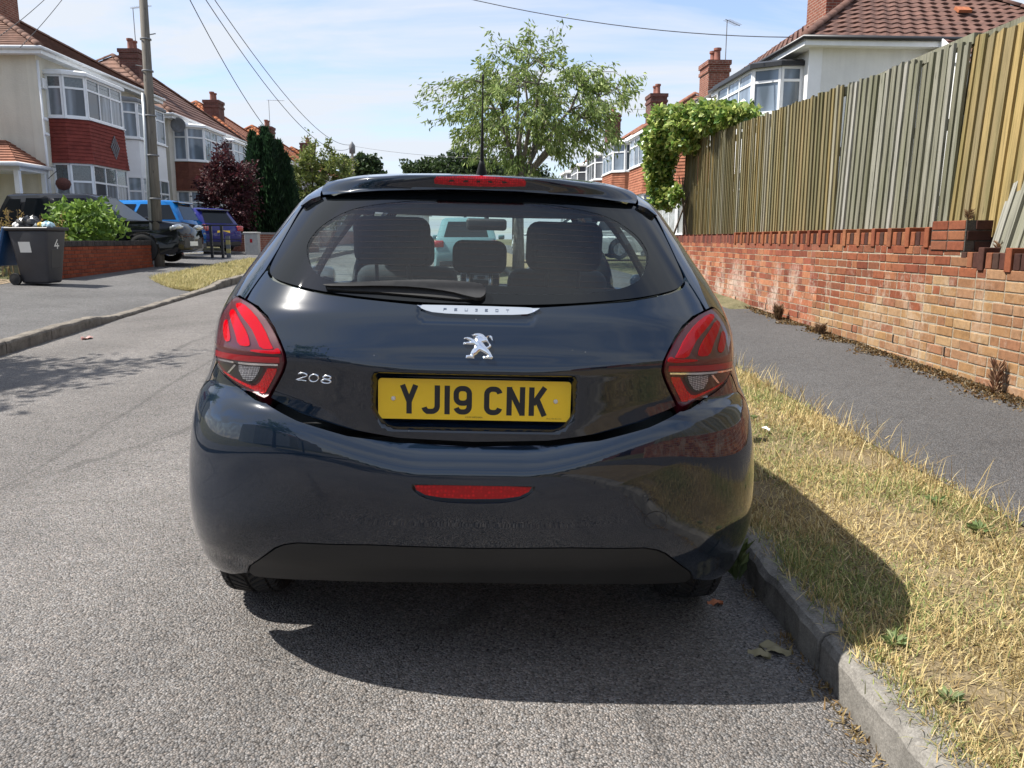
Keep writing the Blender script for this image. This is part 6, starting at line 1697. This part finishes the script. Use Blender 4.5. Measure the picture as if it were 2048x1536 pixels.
dead_leaf(.80, 2.66, float(z_road(np.array(.8), np.array(2.66))) + .002, .022, 'orange dead leaf on the road near the rear tyre', NT('orange_leaf').bsdf((.35, .12, .05), .7))
M_PAPER = NT('white_paper').bsdf((.75, .74, .70), .8)
dead_leaf(1.62, 4.55, float(z_right(np.array(1.62), np.array(4.55))) + .03, .022, 'white scrap of paper in the verge near the sunlit edge', M_PAPER, 'paper_scrap', 'litter')
dead_leaf(1.30, 4.05, float(z_right(np.array(1.3), np.array(4.05))) + .03, .030, 'white paper scrap in the shade of the car on the verge', M_PAPER, 'paper_scrap', 'litter')
dead_leaf(-4.6, 9.2, float(z_road(np.array(-4.6), np.array(9.2))) + .003, .06, 'pinkish scrap lying against the far kerb', NT('pink_scrap').bsdf((.5, .28, .25), .8), 'paper_scrap', 'litter')
# ------------------------------------------------------------------ other parked cars
def car_paint(name, c, metal=.2): return NT(name).bsdf(c, .45, 0, None, .0, .75, .03)
M_CARGLASS = NT('car_glass_dark').bsdf((.012, .015, .018), .5, 0, None, .0, .6, .01)
M_LAMPCLEAR = NT('headlamp_glass').bsdf((.55, .58, .60), .1, .5, None, .5, 1.0, .02)
M_LAMPR = NT('tail_lamp_red').bsdf((.38, .012, .012), .2, 0, None, .5, 1.0, .02)
M_PLATEW = plain('plate_white', (.78, .78, .74), .4, 0, .03, 5)
def make_car(label, paint, loc, rotz, L=4.2, W=1.76, H=1.50, clear=.19, wr=.32, suv=False, rear_spoiler=None, plate_rear=True, name='parked_car', cat='car', rim=None, pale_roof=False, cladding=False):
    """side outline lofted over the width: lower body with wheel arches, tapered cabin with separate windows"""
    r = empty(name, loc, (0, 0, rotz)); tag(r, label, cat, 'other parked cars')
    belt = H * .62; fr, rr = L * .195, L * .80          # axles measured from the nose (nose = +y side)
    hood = H * (.61 if suv else .575)
    def Y(t): return L / 2 - t                           # t from nose
    def archpts(t, n=10):
        R = wr + .055; return [(Y(t + R * math.cos(math.pi * k / n)), wr + R * math.sin(math.pi * k / n)) for k in range(n + 1)]
    out = [(Y(.12), clear + .02), (Y(.02), clear + .12), (Y(0), hood * .62), (Y(.04), hood * .80), (Y(.16), hood * .93), (Y(.5), hood * 1.0), (Y(L * .27), belt - .01), (Y(L * .30), belt)]
    out += [(Y(L * .92), belt + .04), (Y(L - .10), belt + .02), (Y(L - .03), belt * .86), (Y(L), belt * .62), (Y(L - .02), clear + .15), (Y(L - .12), clear + .04)]
    rear_arch = [(Y(rr - (wr + .055) * math.cos(math.pi * k / 10)), wr + (wr + .055) * math.sin(math.pi * k / 10)) for k in range(11)]
    front_arch = [(Y(fr - (wr + .055) * math.cos(math.pi * k / 10)), wr + (wr + .055) * math.sin(math.pi * k / 10)) for k in range(11)]
    poly = out + [(Y(rr + wr + .06), clear)] + rear_arch[::-1] + [(Y(rr - wr - .06), clear), (Y(fr + wr + .06), clear)] + front_arch[::-1] + [(Y(fr - wr - .06), clear)]
    # loft: five stations across the width, shoulders pulled in
    V, F = [], []; n = len(poly); xs = [(-1, .0), (-.985, .012), (-.94, .0), (0, 0), (.94, 0), (.985, .012), (1, 0)]
    st = [(-W / 2, .955), (-W / 2 * .985, .98), (-W / 2 * .90, 1.0), (0, 1.012), (W / 2 * .90, 1.0), (W / 2 * .985, .98), (W / 2, .955)]
    zc = belt * .6
    for (x, k) in st:
        for (y, z) in poly:
            up = max(0, z - zc) / (belt - zc); xx = x * (1 - .075 * up ** 2 * (abs(x) > .1))
            ends = abs(y) / (L / 2); xx *= 1 - .10 * max(0, ends - .78) / .22
            V.append((xx, y * (k if ends > .85 else 1), zc + (z - zc) * (k if z > zc else 1)))
    for s_ in range(len(st) - 1):
        for i in range(n): F.append((s_ * n + i, s_ * n + (i + 1) % n, (s_ + 1) * n + (i + 1) % n, (s_ + 1) * n + i))
    tr = tessellate_polygon([[Vector((y, z, 0)) for y, z in poly]])
    F += [tuple(t) for t in tr] + [tuple((len(st) - 1) * n + i for i in t) for t in tr]
    MB().add(V, F).build('body', paint, r, True, angle=.7)
    # cabin
    yb0, yb1 = Y(L * .285), Y(L * .965 if not suv else L * .97); yt0, yt1 = Y(L * .47), Y(L * .87 if not suv else L * .90)
    zb, ztp = belt - .03, H
    wb, wt = W / 2 * .915, W / 2 * .72
    ring = lambda w, y0, y1, z, e: [(-w, y1 + e, z), (-w, y0 - e * 1.5, z), (-w * .8, y0, z), (w * .8, y0, z), (w, y0 - e * 1.5, z), (w, y1 + e, z), (w * .8, y1, z), (-w * .8, y1, z)]
    A = ring(wb, yb0, yb1, zb, .06); B = ring(wt * 1.03, yt0 + .05, yt1 - .04, ztp - .07, .06); C = ring(wt * .88, yt0 - .12, yt1 + .10, ztp - .015, .06); D_ = ring(wt * .45, yt0 - .45, yt1 + .35, ztp, .05)
    V = A + B + C + D_; F = []
    for s_ in range(3):
        for i in range(8): F.append((s_ * 8 + i, s_ * 8 + (i + 1) % 8, (s_ + 1) * 8 + (i + 1) % 8, (s_ + 1) * 8 + i))
    F.append(tuple(range(24, 32)))
    MB().add(V, F).build('roof', paint, r, True, angle=.9)
    A_, B_ = [Vector(a) for a in A], [Vector(b) for b in B]
    def quad(name_, i, j, s0, s1, h0=.10, h1=.90, mat=M_CARGLASS, push=.006):
        a0, a1, b0, b1 = A_[i], A_[j], B_[i], B_[j]
        def pt(s, h): return (a0.lerp(b0, h)).lerp(a1.lerp(b1, h), s)
        nrm = (a1 - a0).cross(b0 - a0).normalized(); cen = Vector((0, 0, belt))
        if nrm.dot(a0 - cen) < 0: nrm = -nrm
        P = [pt(s0, h0), pt(s1, h0), pt(s1 - .02, h1), pt(s0 + .02, h1)]
        o = mk(name_, [p + nrm * push for p in P], [(0, 1, 2, 3)], mat, r); return o
    for (i, j) in ((1, 0), (4, 5)):
        quad('side_window', i, j, .05, .46); quad('side_window', i, j, .485, .78); quad('side_window', i, j, .80, .97, .14, .86)
    quad('windscreen', 2, 3, .02, .98, .06, .95); quad('windscreen', 1, 2, .25, .98, .06, .95); quad('windscreen', 3, 4, .02, .75, .06, .95)
    quad('rear_window', 7, 6, .03, .97, .14, .90)
    if rear_spoiler:
        MB().box((-wt * .98, yt1 - .16, ztp - .10), (wt * .98, yt1 + .12, ztp - .055)).build('rear_spoiler', rear_spoiler, r, False, .015)
    # wheels
    for sx in (-1, 1):
        for t in (fr, rr):
            w = empty('wheel', (sx * (W / 2 - .105), Y(t), wr), parent=r)
            MB().lathe([(wr * .62, -.10), (wr * .9, -.105), (wr * .985, -.085), (wr, -.05), (wr, .05), (wr * .985, .085), (wr * .9, .105), (wr * .62, .10)], 32, 'x').build('tyre', M_RUBBER, w, True, angle=.9)
            rim_mesh('rim', w, sx, wr * .66, mat=rim or M_RIM)
    if cladding:
        for sx in (-1, 1): MB().box((sx * W / 2 - .02, Y(rr - wr - .08), clear - .0), (sx * W / 2 + .008, Y(fr + wr + .08), clear + .14)).build('sill_trim', M_SATIN, r, False, .01)
    # lamps, plates, grille, mirrors, door lines
    for sx in (-1, 1):
        MB().obox((sx * W * .37, Y(.13), hood * .84), (W * .105, 0, 0), (sx * 0 - .0, .10, .03), (0, 0, .055)).build('headlight', M_LAMPCLEAR, r, True, .02)
        MB().obox((sx * W * .405, Y(L - .05), belt * .86), (W * .072, 0, 0), (0, .055, 0), (0, 0, .085)).build('tail_light', M_LAMPR, r, True, .02)
        MB().obox((sx * (W / 2 + .09), Y(L * .335), belt + .05), (.09, 0, 0), (0, .05, 0), (0, 0, .065)).build('door_mirror', paint, r, True, .03, segs=2)
        for t in (.33, .555, .765): MB().box((sx * W / 2 * .996 - .004, Y(L * t) - .004, clear + .12), (sx * W / 2 * .996 + .004, Y(L * t) + .004, belt * .82)).build('door_gap', M_PLASTIC, r)
        for t in (.50, .72): MB().box((sx * W / 2 * .985 - .012, Y(L * t) - .09, belt * .84), (sx * W / 2 * .985 + .012, Y(L * t) + .09, belt * .84 + .025)).build('door_handle', paint, r, False, .006)
    MB().box((-W * .33, Y(-.012), clear + .14), (W * .33, Y(.05), hood * .60)).build('grille', M_PLASTIC, r, False, .02)
    MB().box((-W * .36, Y(-.004), clear - .01), (W * .36, Y(.06), clear + .05)).build('skid_plate', M_SATIN if suv else M_PLASTIC, r, False, .01)
    MB().box((-.26, Y(-.022), clear + .20), (.26, Y(-.012), clear + .311)).build('front_plate', M_PLATEW, r)
    MB().box((-.26, Y(L + .006), belt * .66), (.26, Y(L - .03), belt * .66 + .111)).build('rear_plate', M_PLATE, r)
    MB().box((-W * .40, Y(L + .004), clear + .02), (W * .40, Y(L - .06), clear + .17)).build('rear_bumper_trim', M_PLASTIC, r, False, .02)
    for (nm, yy, zz) in (('front_plate_text', Y(-.0235), clear + .255), ('rear_plate_text', Y(L + .0075), belt * .66 + .055)): pass
    return r
zl = lambda x, y: float(z_left(np.array(x), np.array(y))) + .008
make_car('glossy black SUV parked nose to the road behind the low wall', car_paint('suv_black', (.010, .011, .014)), (-9.72, 20.6, zl(-9.7, 20.6)), -math.pi / 2, 4.55, 1.86, 1.68, .22, .36, True, cladding=True)
make_car('bright sky blue hatchback with black rear spoiler beside the black SUV', car_paint('car_sky_blue', (.010, .13, .38)), (-10.75, 24.4, zl(-10.7, 24.4)), math.pi / 2 + .0, 4.15, 1.80, 1.60, .20, .34, True, M_GLOSSBLACK)
make_car('violet blue hatchback with red tail lamps near the purple tree', car_paint('car_violet_blue', (.022, .024, .15)), (-10.55, 28.4, zl(-10.5, 28.4)), math.radians(58), 4.0, 1.75, 1.46, .18, .33, False, M_GLOSSBLACK)
zr_ = lambda x, y: float(z_road(np.array(x), np.array(y)))
make_car('pale teal hatchback parked ahead, seen through the rear window', car_paint('car_teal', (.16, .27, .29), .5), (-.62, 22.9, zr_(-.62, 22.9)), 0.0, 4.0, 1.72, 1.48)
make_car('white car parked across a drive behind the street tree', car_paint('car_white', (.68, .70, .70), .0), (2.9, 27.0, zt(2.9, 27) + .02), math.pi / 2, 4.3, 1.76, 1.46)
make_car('silver blue car farthest up the road on the right', car_paint('car_silver', (.35, .40, .43), .5), (3.6, 32.0, zt(3.6, 32) + .02), math.pi / 2, 4.2, 1.76, 1.55, .2, .34, True)

# ------------------------------------------------------------------ low brick wall on the left
low = empty('low_brick_wall', (0, 0, 0)); tag(low, 'low red brick garden wall with dark coping beside the wheelie bin', 'wall')
M_BRICK_L = brick_mat('brick_orange_red', [(.26, .062, .032), (.31, .075, .038), (.22, .055, .032), (.34, .095, .05)], 0)
M_BRICK_BLUE = brick_mat('brick_engineering_blue', [(.055, .052, .058), (.08, .075, .08), (.045, .042, .048), (.10, .09, .09)], 0)
me_l = brick_mesh('low_wall_brick', BL, BH, BW, M_BRICK_L); me_lh = brick_mesh('low_wall_header', BW, BH, BL, M_BRICK_L); me_c = brick_mesh('coping_blue', .065, .105, .24, M_BRICK_BLUE)
LWX, LY0, LY1, LZ = -8.12, 15.4, 19.85, .44
def lz_(y): return LZ + .008 * (y - LY0)
for c in range(9):
    y = LY0 + (0 if c % 2 else .1125)
    if c % 2 == 0: share('brick', me_lh, low, (LWX - .11, LY0 + .051, lz_(LY0) + .0375 + c * .075))
    while y + BL < LY1:
        if lz_(y) + c * .075 > lz_(LY0) - 1: share('brick', me_l, low, (LWX - BW / 2 + random.uniform(-.002, .002), y + BL / 2, lz_(LY0) + .0375 + c * .075), (0, 0, random.uniform(-.006, .006)))
        y += .225
    share('brick', me_l, low, (LWX - .11, LY0 + .052, lz_(LY0) + .0375 + c * .075), (0, 0, math.pi / 2)) if c % 2 else None
MB().box((LWX - .215, LY0 + .012, LZ - .2), (LWX - .007, LY1, lz_(LY0) + 9 * .075 - .003)).build('mortar', M_MORTAR_D, low)
y = LY0 - .01
while y < LY1:
    share('coping_brick', me_c, low, (LWX - .108 + random.uniform(-.003, .003), y + .0325, lz_(LY0) + 9 * .075 + .055), (random.uniform(-.01, .01), 0, 0)); y += .0745
MB().box((LWX - .21, LY0 + .0, lz_(LY0) + 9 * .075), (LWX - .01, LY1, lz_(LY0) + 9 * .075 + .095)).build('coping_mortar', M_MORTAR_D, low)
# low walls further up on the left
def small_wall(label, x0, y0, x1, y1, z, h, cap=True):
    r = empty('garden_wall', (x0, y0, z)); tag(r, label, 'wall'); d = Vector((x1 - x0, y1 - y0, 0))
    b = MB(); b.bar((0, 0, h / 2), d + Vector((0, 0, h / 2)), .22, h); b.build('wall', M_CHIM, r)
    if cap: MB().bar(Vector((0, 0, h + .035)), d + Vector((0, 0, h + .035)), .28, .07).build('coping', M_LEAD, r)
small_wall('low brick wall beneath the purple tree and conifer', -9.6, 30.0, -7.9, 30.2, .75, .65)
small_wall('second low brick wall beyond the grey cabinet', -8.1, 28.6, -6.9, 32.5, .72, .70)
small_wall('garden wall fronting the far left houses', -8.4, 36, -8.9, 60, .9, .8)
cab = empty('service_cabinet', (-8.0, 27.6, .72)); tag(cab, 'small pale grey service cabinet with red mark by the low wall', 'cabinet')
MB().box((-.22, -.15, 0), (.22, .15, .72)).build('cabinet_body', plain('cabinet_grey', (.36, .35, .33), .7), cab, False, .01); MB().box((-.25, -.18, .72), (.25, .18, .77)).build('cabinet_top', plain('cabinet_top', (.48, .47, .44), .7), cab, False, .01)
MB().box((-.04, -.157, .42), (.04, -.15, .54)).build('red_mark', M_LAMPR, cab)
# black railing frame, striped bollard
rl = empty('metal_railing', (-8.35, 24.6, zl(-8.3, 24.6))); tag(rl, 'black metal railing frame with thin bars beside the violet car', 'railing')
for x in (-.0, .32): MB().box((x - .035, -.035, -.05), (x + .035, .035, .98)).build('post', M_GUTTERB, rl)
MB().bar((-.9, 0, .96), (.9, 0, .96), .04, .04).build('top_rail', M_GUTTERB, rl)
MB().bar((-.9, 0, .55), (.9, 0, .55), .02, .02).build('rail', M_GUTTERB, rl)
bl = empty('striped_bollard', (-8.05, 25.2, zl(-8, 25.2))); tag(bl, 'thin yellow and grey striped marker post beside the railing', 'post')
for k in range(5): MB().box((-.06, -.03, k * .13), (.06, .03, k * .13 + .13)).build('stripe', plain('marker_yellow', (.42, .36, .14), .7) if k % 2 else M_LEAD, bl)

# ------------------------------------------------------------------ wheelie bin
M_BIN = plain('bin_grey_plastic', (.038, .038, .045), .5, 0, .12, 5, .1, bscale=200)
M_BINBLUE = plain('bin_lid_blue', (.008, .05, .14), .4, 0, .1, 5)
bx_, by_ = -7.86, 14.35
wb_ = empty('wheelie_bin', (bx_, by_, zl(bx_, by_)), (0, 0, math.radians(-6))); tag(wb_, 'open dark grey wheelie bin with blue lid and painted number 4', 'bin')
def taper(z0, z1, a, b): 
    (x0, x1, y0, y1), (p0, p1, q0, q1) = a, b
    return [(x0, y0, z0), (x1, y0, z0), (x1, y1, z0), (x0, y1, z0), (p0, q0, z1), (p1, q0, z1), (p1, q1, z1), (p0, q1, z1)], [(0, 3, 2, 1), (0, 1, 5, 4), (1, 2, 6, 5), (2, 3, 7, 6), (3, 0, 4, 7), (4, 5, 6, 7)]
MB().add(*taper(.03, .94, (-.24, .25, -.20, .20), (-.36, .36, -.27, .27))).build('bin_body', M_BIN, wb_, True, .045, segs=3)
MB().add(*taper(.93, .985, (-.385, .39, -.295, .295), (-.40, .405, -.305, .305))).build('bin_rim', M_BIN, wb_, False, .012)
MB().box((-.33, -.25, .97), (.33, .25, .995)).build('bin_opening', M_LAMPDARK, wb_)
MB().add(*taper(.28, .62, (.262, .285, -.13, .13), (.30, .325, -.15, .15))).build('moulded_panel', M_BIN, wb_, False, .012)
MB().tube([(-.44, -.2, .98), (-.44, .2, .98)], .018, 8).build('handle', M_BIN, wb_, True)
for sy in (-1, 1): MB().lathe([(.0, -.03), (.05, -.03), (.06, -.028), (.10, -.028), (.105, -.015), (.105, .015), (.10, .028), (.0, .028)], 22, 'y', (-.31, sy * .235, .105)).build('wheel', M_RUBBER, wb_, True, angle=.6)
MB().obox((-.52, 0, .66), (.03, 0, -.012), (0, .27, 0), (.10, 0, .33)).build('lid', M_BINBLUE, wb_, True, .022, segs=2)
def side_pt(x, z, d=.004): # near side of the tapered body
    k = (z - .03) / .91; return (x * (1 + .46 * k), -(.20 + .07 * k) - d, z)
MB().add([side_pt(-.13, .56), side_pt(.03, .56), side_pt(.02, .74), side_pt(-.135, .74)], [(0, 1, 2, 3)]).build('sticker', M_PAPER, wb_)
b = MB()
for it in glyph('4', .13, .16, .024):
    V, T = tri_region(it, [], .05)
    b.add([(.25 + .11 * ((z + .62) - .03) / .91 + .005, -.06 + x, z + .62) for x, z in V], [tuple(t) for t in T])
b.build('painted_number', M_PAPER, wb_)
def bag(label, x, y, z, r, mat, seed, name='rubbish_bag', cat='bag'):
    n, m = 18, 12; V, F = [], []; rs = np.random.default_rng(seed)
    ph = rs.uniform(0, 6, 6)
    for i in range(m + 1):
        th = math.pi * i / m
        for j in range(n):
            a = 2 * math.pi * j / n; k = 1 + .16 * math.sin(3 * a + ph[0]) * math.sin(2 * th + ph[1]) + .10 * math.sin(7 * a + ph[2] + 3 * th) + rs.uniform(-.05, .05)
            V.append((r[0] * k * math.sin(th) * math.cos(a), r[1] * k * math.sin(th) * math.sin(a), r[2] * k * math.cos(th)))
    for i in range(m):
        for j in range(n): F.append((i * n + j, (i + 1) * n + j, (i + 1) * n + (j + 1) % n, i * n + (j + 1) % n))
    o = mk(name, V, F, mat, None, False); o.location = (x, y, z); tag(o, label, cat); return o
zb_ = zl(bx_, by_) + .99
M_BAGB = NT('black_bin_bag').bsdf((.012, .012, .013), .28, 0, None, .6)
bag('black rubbish bag bulging out of the open bin', bx_ - .08, by_ - .05, zb_ + .05, (.20, .17, .13), M_BAGB, 3)
bag('white plastic bag at the left end of the open bin', bx_ - .24, by_ - .12, zb_ + .02, (.09, .08, .06), M_PAPER, 4)
bag('pale blue plastic bag at the right end of the open bin', bx_ + .24, by_ - .08, zb_ + .02, (.10, .12, .07), plain('pale_blue_bag', (.42, .60, .66), .4), 5)
bag('yellow wrapper between the bags in the open bin', bx_ + .13, by_ - .1, zb_ + .02, (.07, .07, .06), plain('yellow_wrapper', (.62, .42, .08), .4), 6)
bag('crumpled grey white bag beside the yellow wrapper', bx_ + .05, by_ - .14, zb_ + .01, (.07, .06, .06), plain('grey_bag', (.5, .53, .52), .4), 7)

# ------------------------------------------------------------------ utility pole and cables
M_POLE = wood_mat('pole_wood', [(.165, .15, .13), (.18, .165, .145)], .5, .05)
PX, PY = -8.02, 19.85; pz = zl(PX, PY)
up = empty('utility_pole', (PX, PY, pz), (0, math.radians(.9), 0)); tag(up, 'tall wooden utility pole with grey conduit at the end of the low wall', 'pole')
MB().tube([(0, 0, -.2), (0, 0, 3), (0, 0, 8.6)], [.122, .105, .080], 16).build('pole_shaft', M_POLE, up, True)
MB().tube([(-.132, -.06, .12), (-.122, -.06, 2.5), (-.118, -.05, 4.0)], .042, 10).build('conduit', plain('conduit_grey', (.34, .37, .39), .4, .3), up, True)
MB().tube([(-.16, -.07, -.02), (-.155, -.06, .42)], [.075, .06], 10).build('conduit_boot', plain('conduit_boot', (.42, .44, .45), .6), up, True)
for z in (.55, 1.6, 2.6, 3.5, 4.5, 5.2): MB().lathe([(.150 - z * .006, -.02), (.156 - z * .006, -.015), (.156 - z * .006, .015), (.150 - z * .006, .02)], 18, 'z', (0, 0, z)).build('strap', M_LEAD, up, True)
for k, z in enumerate((4.6, 5.3, 6.1, 6.9)): MB().tube([(.11 * (1 if k % 2 else -1), -.02, z), (.25 * (1 if k % 2 else -1), -.04, z + .02)], .012, 6).build('climbing_step', M_LEAD, up)
ptop = Vector((PX + .09 + math.sin(math.radians(.9)) * 8.4, PY, pz + 8.4))
fp = empty('utility_pole', (-12.2, 74, 1.6)); tag(fp, 'distant utility pole with bulky head above the car roof edge', 'pole')
MB().tube([(0, 0, -.5), (0, 0, 8.0)], [.15, .10], 10).build('pole_shaft', M_POLE, fp, True); MB().lathe([(.0, 7.1), (.26, 7.15), (.28, 7.8), (.0, 8.2)], 12, 'z').build('pole_head', M_LEAD, fp, True)
ftop_ = Vector((-12.2, 74, 9.5))
M_CABLE = plain('cable_grey', (.10, .10, .11), .6)
def cable(label, a, b_, sag, rad=.012):
    a, b_ = Vector(a), Vector(b_); pts = []
    for k in range(25):
        t = k / 24; p = a.lerp(b_, t); p.z -= sag * 4 * t * (1 - t); pts.append(p)
    o = MB().tube(pts, [rad * (1 + .5 * i / 24) for i in range(25)], 5).build('overhead_cable', M_CABLE, None, True); tag(o, label, 'cable', 'overhead cables'); return o
cable('upper overhead cable from the wooden pole to the distant pole', ptop, ftop_, 1.6, .013)
cable('lower sagging cable of the pair running to the distant pole', ptop - Vector((.06, 0, .12)), ftop_ - Vector((0, 0, .2)), 2.1, .013)
cable('overhead cable from the wooden pole down to the far left chimneys', ptop - Vector((.1, 0, .1)), (-13.6, 58, 7.2), 1.2, .013)
cable('thin cable crossing the whole sky to the white house on the right', ptop - Vector((.0, 0, .05)), (7.3, 20.3, 6.05), .75, .008)
cable('left of two service wires from the pole to the near chimney', ptop - Vector((.1, 0, .05)), (-14.5, 26.1, 6.75), .25, .007)
cable('right of two service wires from the pole to the near house corner', ptop - Vector((.1, .0, .2)), (-15.3, 25.9, 6.9), .3, .007)
cable('faint wire from the distant pole to the far right houses', ftop_ - Vector((0, 0, .1)), (6.5, 50, 6.2), .5, .012)
# hanging basket on the near house, street lamp behind the camera
hb_ = empty('hanging_basket', (LX + .55, 25.85, 2.95)); tag(hb_, 'round brown hanging basket on a bracket at the cream house corner', 'basket')
MB().lathe([(0, -.22), (.16, -.16), (.22, -.02), (.20, .08), (.10, .16), (0, .18)], 16, 'z').build('basket', plain('basket_brown', (.10, .035, .025), .9, 0, .4, 30, .5), hb_, True)
bk = MB(); bk.tube([(0, 0, .15), (0, 0, .48)], .008, 5); bk.tube([(-.52, .1, .5), (.04, 0, .5)], .012, 5); bk.tube([(-.5, .1, .15), (-.05, .02, .48)], .010, 5); bk.build('bracket', M_GUTTERB, hb_)
lampp = empty('street_lamp', (-6.2, -7.5, .1)); tag(lampp, 'street lamp behind the camera mirrored in the left of the bumper', 'street lamp')
MB().tube([(0, 0, 0), (0, 0, 5.6), (.25, 0, 6.1), (.7, 0, 6.25)], [.09, .06, .045, .04], 10).build('lamp_post', M_LEAD, lampp, True); MB().box((.6, -.14, 6.2), (1.3, .14, 6.3)).build('lamp_head', M_LEAD, lampp, True, .03)
